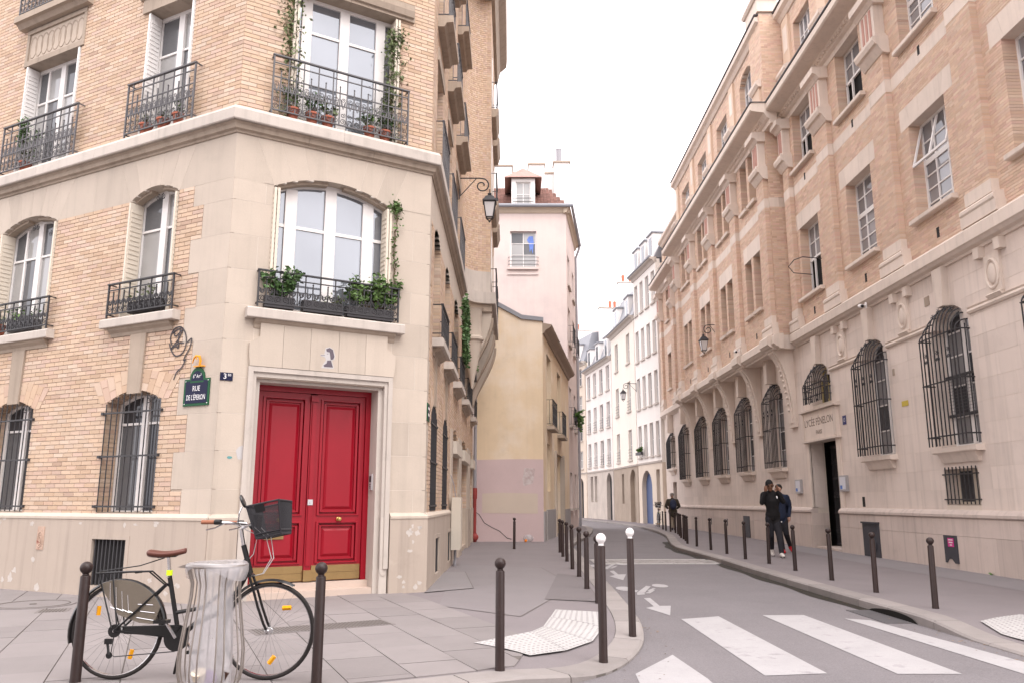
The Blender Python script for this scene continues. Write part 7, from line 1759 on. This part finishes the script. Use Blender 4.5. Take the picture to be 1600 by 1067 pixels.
# ================================================================== people
def skin_figure(prims, voxel, name, parent, mats, org, label=None):
    """prims: (kind, points, radii, material index, scale); fused into one continuous surface"""
    mb = MB()
    for p in prims:
        if p[0] == 't':
            for i in range(len(p[1]) - 1):
                a, b = Vector(p[1][i]), Vector(p[1][i + 1]); ra, rb = p[2][i], p[2][i + 1]; mb.tube([a, a.lerp(b, .5), b], [ra, (ra + rb) / 2, rb], 12); mb.ball(a, ra, 12); mb.ball(b, rb, 12)
        else: mb.ball(p[1], 1, 18, 0, p[2], p[4] if len(p) > 4 else None)
    me = bpy.data.meshes.new('tmp'); me.from_pydata(mb.v, [], mb.f)
    bm = bmesh.new(); bm.from_mesh(me); bmesh.ops.recalc_face_normals(bm, faces=bm.faces); bm.to_mesh(me); bm.free()
    o = bpy.data.objects.new('tmp', me); COL.objects.link(o)
    r = o.modifiers.new('r', 'REMESH'); r.mode = 'VOXEL'; r.voxel_size = voxel
    s = o.modifiers.new('s', 'SMOOTH'); s.factor = .5; s.iterations = 3
    m2 = bpy.data.meshes.new_from_object(o.evaluated_get(bpy.context.evaluated_depsgraph_get())); bpy.data.objects.remove(o)
    m2.materials.clear()
    for m in mats: m2.materials.append(m)
    segs = []
    for p in prims:
        if p[0] == 't':
            for i in range(len(p[1]) - 1): segs.append((Vector(p[1][i]), Vector(p[1][i + 1]), p[2][i], p[2][i + 1], p[3]))
        else:
            c = Vector(p[1]); segs.append((c - Vector((0, 0, p[2][2] * .5)), c + Vector((0, 0, p[2][2] * .5)), (p[2][0] + p[2][1]) / 2, (p[2][0] + p[2][1]) / 2, p[3]))
    idx = []
    for f in m2.polygons:
        c = f.center; best = 9; bi = 0
        for a, b, ra, rb, mi in segs:
            d = b - a; L2 = d.length_squared; t = max(0, min(1, (c - a).dot(d) / L2)) if L2 > 1e-9 else 0
            q = (c - a - d * t).length - (ra + (rb - ra) * t)
            if q < best: best = q; bi = mi
        idx.append(bi)
    m2.polygons.foreach_set('material_index', idx); m2.polygons.foreach_set('use_smooth', [True] * len(m2.polygons))
    o = bpy.data.objects.new(name, m2); COL.objects.link(o); o.parent = parent; ORG[o.name] = Vector((0, 0, 0)); return o
def hand(prims, wrist, direction, palm_n, mi, curl=.5, s=1.):
    d = Vector(direction).normalized(); n = Vector(palm_n).normalized(); side = d.cross(n).normalized(); w = Vector(wrist)
    prims.append(('t', [w, w + d * .05 * s, w + d * .085 * s], [.026 * s, .034 * s, .033 * s], mi))
    for k, L in enumerate((.068, .078, .072, .056)):
        b = w + d * .085 * s + side * (k - 1.5) * .021 * s; m = b + d * L * .5 * s + n * .012 * curl; e = m + d * L * .5 * s * (1 - curl * .4) + n * L * .5 * curl * s; prims.append(('t', [b, m, e], [.0105 * s, .0098 * s, .0085 * s], mi))
    b = w + d * .03 * s - side * .032 * s; prims.append(('t', [b, b + d * .03 * s - side * .022 * s + n * .012, b + d * .062 * s - side * .022 * s + n * .026], [.013 * s, .012 * s, .0095 * s], mi))
m_skinD = M('dark_skin', (.16, .075, .045), rough=.5, var=.08, scale=12); m_skinL = M('light_skin', (.52, .31, .23), rough=.5, var=.06, scale=12)
m_hood = M('black_hoodie', (.014, .013, .014), rough=.9, var=.3, scale=9, bump=.5, bscale=22); m_trs = M('black_trousers', (.022, .021, .026), rough=.85, var=.3, scale=9, bump=.5, bscale=18); m_bean = M('black_knit', (.018, .017, .018), rough=.95, var=.2, scale=30, bump=.6, bscale=90)
m_shoe = M('pale_trainer', (.62, .58, .55), rough=.6, var=.1, scale=20); m_sole = M('dark_sole', (.04, .035, .035), rough=.8)
m_navyj = M('navy_jacket', (.018, .025, .05), rough=.8, var=.3, scale=8, bump=.5, bscale=18); m_redsh = M('red_trainer', (.42, .012, .02), rough=.5, var=.1)
m_olive = M('olive_coat', (.055, .047, .036), rough=.9, var=.25, scale=8, bump=.4, bscale=16); m_pack = M('blue_backpack', (.025, .03, .06), rough=.7, var=.3, scale=10, bump=.3); m_beig = M('beige_trousers', (.26, .21, .16), rough=.85, var=.15, scale=8); m_grey = M('grey_hair', (.34, .31, .29), rough=.8, var=.25, scale=40, bump=.6, bscale=60)
def face(prims, c, fwd, s, mi):
    """head with brow, nose, chin, ears; fwd is the way it looks"""
    f = Vector(fwd).normalized(); c = Vector(c); sd = Vector((-f.y, f.x, 0)).normalized(); up = sd.cross(-f) if False else Vector((0, 0, 1))
    prims.append(('b', c, (.078 * s, .088 * s, .105 * s), None, mi)) if False else None
    prims.append(('b', tuple(c + up * .02 * s), (.079 * s, .092 * s, .10 * s), mi)); prims.append(('b', tuple(c - up * .05 * s + f * .018 * s), (.060 * s, .070 * s, .072 * s), mi))
    prims.append(('t', [c + f * .088 * s + up * .005 * s, c + f * .108 * s - up * .030 * s], [.011 * s, .017 * s], mi)); prims.append(('t', [c + f * .075 * s - up * .098 * s - sd * .012 * s, c + f * .075 * s - up * .098 * s + sd * .012 * s], [.022 * s] * 2, mi))
    prims.append(('t', [c + f * .086 * s - up * .064 * s - sd * .02 * s, c + f * .090 * s - up * .064 * s, c + f * .086 * s - up * .064 * s + sd * .02 * s], [.009 * s] * 3, mi)); prims.append(('t', [c + f * .082 * s + up * .028 * s - sd * .035 * s, c + f * .082 * s + up * .028 * s + sd * .035 * s], [.013 * s] * 2, mi))
    for q in (-1, 1): prims.append(('t', [c + sd * q * .078 * s - up * .015 * s, c + sd * q * .083 * s + up * .02 * s], [.014 * s, .016 * s], mi))
def eyes(c, fwd, s, parent):
    f = Vector(fwd).normalized(); c = Vector(c); sd = Vector((-f.y, f.x, 0)).normalized()
    for q in (-1, 1): mb = MB(); mb.ball(c + f * .078 * s + sd * q * .032 * s + Vector((0, 0, .006 * s)), .013 * s, 8); mb.build('eye', M('eye_dark', (.02, .015, .012), rough=.2), parent)
# --- man in black, both hands up at his ears
man = thing('person', 'man in black hoodie and knit cap with both hands at his ears', 'person', (0, 0, 0), 'people on the school pavement'); P = []
fw = (-.22, -.97, -.12); hc = (-.05, -.06, 1.715)
P += [('t', [(.0, .0, .98), (.0, .0, 1.16), (-.005, -.01, 1.34), (-.01, -.0, 1.50)], [.155, .155, .175, .13], 0), ('b', (-.01, .0, 1.36), (.215, .13, .20), 0), ('b', (0, .0, 1.0), (.185, .14, .17), 0), ('t', [(-.2, .0, 1.50), (.18, .0, 1.50)], [.075, .075], 0), ('t', [(-.02, .0, 1.50), (-.035, -.03, 1.62)], [.075, .058], 3), ('t', [(-.08, .05, 1.555), (-.02, .08, 1.56), (.06, .05, 1.555)], [.045, .055, .045], 0)]
P += [('t', [(-.21, .0, 1.49), (-.275, -.08, 1.30)], [.072, .06], 0), ('t', [(-.275, -.08, 1.30), (-.20, -.14, 1.55)], [.056, .042], 0), ('t', [(.19, .0, 1.49), (.25, -.09, 1.33)], [.072, .06], 0), ('t', [(.25, -.09, 1.33), (.125, -.12, 1.57)], [.056, .042], 0)]
P += [('t', [(.06, .0, .92), (.085, -.14, .52), (.075, -.26, .12)], [.108, .080, .060], 1), ('t', [(-.09, .0, .92), (-.07, .02, .52), (.02, .30, .20)], [.108, .078, .058], 1)]
P += [('t', [(.075, -.25, .075), (.06, -.36, .055), (.045, -.47, .045)], [.052, .048, .040], 4), ('t', [(.02, .31, .14), (.015, .26, .07), (.01, .18, .04)], [.05, .046, .038], 4), ('t', [(.075, -.24, .028), (.05, -.48, .028)], [.03, .028], 5)]
face(P, hc, fw, 1.04, 3)
hand(P, (-.20, -.145, 1.565), (.10, .03, .95), (.6, .6, 0), 3, .35); hand(P, (.125, -.125, 1.585), (-.10, .02, .95), (-.6, .6, 0), 3, .35)
body = skin_figure(P, .011, 'body', man, [m_hood, m_trs, m_bean, m_skinD, m_shoe, m_sole], None); eyes(hc, fw, 1.04, man)
cp_ = MB(); rings = []
for k in range(8):
    f = k / 7; a = f * math.pi / 2; rings.append([(hc[0] + .093 * math.cos(a) * math.cos(t) - .01, hc[1] + .105 * math.cos(a) * math.sin(t) + .012, hc[2] + .045 + .115 * math.sin(a)) for t in [2 * math.pi * j / 20 for j in range(20)]])
rings.insert(0, [(x, y, z - .035 + .02 * (1 if y > hc[1] else 0) * -1) for x, y, z in rings[0]]); cp_.loft(rings); cp_.build('knit_cap', m_bean, man, smooth='all')
gl_ = MB(); f = Vector(fw).normalized(); sd = Vector((-f.y, f.x, 0)).normalized()
for q in (-1, 1): c = Vector(hc) + f * .098 + sd * q * .036 + Vector((0, 0, .008)); gl_.tube([c + sd * .024 * math.cos(t * .785) + Vector((0, 0, .018 * math.sin(t * .785))) for t in range(8)], .003, 4, closed=True)
gl_.build('glasses', m_iron, man)
em = MB(); em.lathe([(.001, 0), (.028, 0), (.028, .004), (.001, .004)], (.085, -.128, 1.435), 14, mat=Matrix.Rotation(R(80), 4, 'X') @ Matrix.Rotation(R(-16), 4, 'Y') @ Matrix.Diagonal((.8, 1.2, 1, 1))); em.build('chest_emblem', m_wtx, man)
em = MB(); em.box(XY, .155, .175, -.135, -.10, .83, .86); em.build('trouser_badge', m_wtx, man)
man.location = (6.46, 20.35, .0); man.scale = (1.0, 1.0, 1.0)
# --- companion half hidden behind him
p2 = thing('person', 'person in navy jacket and red shoes half hidden behind the man in black', 'person', (0, 0, 0), 'people on the school pavement'); P = []; hc2 = (-.02, -.02, 1.66); fw2 = (-.75, .65, 0)
P += [('t', [(0, 0, .95), (0, 0, 1.15), (0, .0, 1.34), (0, 0, 1.46)], [.15, .15, .17, .12], 0), ('b', (0, 0, 1.33), (.21, .13, .19), 0), ('t', [(-.19, 0, 1.45), (.19, 0, 1.45)], [.07, .07], 0), ('t', [(0, 0, 1.46), (-.01, -.01, 1.57)], [.065, .055], 2), ('b', (0, 0, .98), (.175, .135, .15), 0)]
P += [('t', [(.20, 0, 1.44), (.265, .02, 1.18)], [.07, .058], 0), ('t', [(.265, .02, 1.18), (.20, -.08, .95)], [.054, .042], 0), ('t', [(-.2, 0, 1.44), (-.25, .06, 1.18), (-.22, -.02, .95)], [.07, .056, .042], 0)]
P += [('t', [(.08, 0, .9), (.10, -.05, .5), (.26, .20, .20)], [.10, .075, .055], 1), ('t', [(-.08, 0, .9), (-.08, -.1, .5), (-.03, -.12, .12)], [.10, .075, .055], 1), ('t', [(.27, .22, .15), (.285, .16, .08), (.28, .06, .045)], [.05, .048, .04], 3), ('t', [(-.03, -.11, .07), (-.05, -.22, .05), (-.06, -.32, .04)], [.05, .046, .038], 3)]
face(P, hc2, fw2, 1.0, 2); hand(P, (.20, -.085, .945), (-.03, -.03, -.95), (-1, 0, 0), 2, .5); hand(P, (-.22, -.025, .945), (.03, -.03, -.95), (1, 0, 0), 2, .5)
skin_figure(P, .012, 'body', p2, [m_navyj, m_trs, m_skinL, m_redsh], None); eyes(hc2, fw2, 1.0, p2)
hr = MB(); hr.ball((hc2[0] + .01, hc2[1] + .02, hc2[2] + .045), 1, 16, 0, (.093, .108, .095)); hr.build('hair', M('dark_hair', (.015, .012, .011), rough=.6, var=.3, scale=40), p2, smooth='all')
p2.location = (7.16, 21.9, 0); p2.scale = (1.0, 1.0, 1.0)
bpk = MB(); bpk.ball((7.16 + .17, 21.9 + .17, 1.26), 1, 16, 0, (.20, .13, .27)); o = tag(bpk.build('backpack', m_navyj, None, smooth='all', org=(7.3, 22.1, 1.0)), 'dark navy backpack on the companion in red shoes', 'backpack')
# --- man walking away down the pavement
p3 = thing('person', 'grey-haired person in olive coat walking away beyond the bollards', 'person', (0, 0, 0), 'people on the school pavement'); P = []; hc3 = (-.01, .04, 1.60); fw3 = (-.3, .95, -.1)
P += [('t', [(0, 0, .78), (0, 0, 1.0), (0, .02, 1.2), (0, .03, 1.38)], [.19, .18, .19, .13], 0), ('b', (0, .01, 1.22), (.235, .15, .22), 0), ('b', (0, 0, .88), (.215, .16, .2), 0), ('t', [(-.18, .02, 1.38), (.18, .02, 1.38)], [.085, .085], 0), ('t', [(0, .03, 1.40), (0, .04, 1.5)], [.07, .058], 2)]
for q in (-1, 1): P += [('t', [(q * .21, .02, 1.37), (q * .31, .05, 1.12)], [.085, .072], 0), ('t', [(q * .31, .05, 1.12), (q * .23, .22, 1.02)], [.068, .05], 0)]; hand(P, (q * .22, .24, 1.02), (-q * .5, .8, 0), (0, 0, -1), 2, .6)
P += [('t', [(.07, 0, .8), (.07, .08, .45), (.07, .10, .10)], [.095, .072, .055], 1), ('t', [(-.07, 0, .8), (-.07, -.02, .45), (-.06, -.22, .14)], [.095, .072, .055], 1), ('t', [(.07, .08, .06), (.07, .26, .045)], [.05, .042], 3), ('t', [(-.06, -.24, .10), (-.06, -.1, .04)], [.05, .04], 3)]
face(P, hc3, fw3, .98, 2); skin_figure(P, .014, 'body', p3, [m_olive, m_beig, m_skinL, m_sole], None); eyes(hc3, fw3, .98, p3)
hr = MB(); rg = random.Random(3)
for k in range(26): a, b = rg.uniform(0, 6.28), rg.uniform(-.4, 1.4); hr.ball((hc3[0] + .078 * math.cos(a) * math.cos(b), hc3[1] - .022 + .085 * math.sin(a) * math.cos(b) * (.7 if math.sin(a) > 0 else 1), hc3[2] + .035 + .085 * math.sin(b)), .034, 7)
hr.build('hair', m_grey, p3, smooth='all')
p3.location = (7.64, 39.0, 0); p3.rotation_euler = (0, 0, R(-8))
bp3 = MB(); c3 = (7.63, 38.79, 1.2); bp3.ball(c3, 1, 18, 0, (.165, .10, .24)); bp3.ball((c3[0], c3[1] - .07, c3[2] - .09), 1, 14, 0, (.12, .06, .12)); tag(bp3.build('backpack', m_pack, None, smooth='all', org=(7.63, 38.79, .96)), 'dark blue backpack on the grey-haired walker', 'backpack')
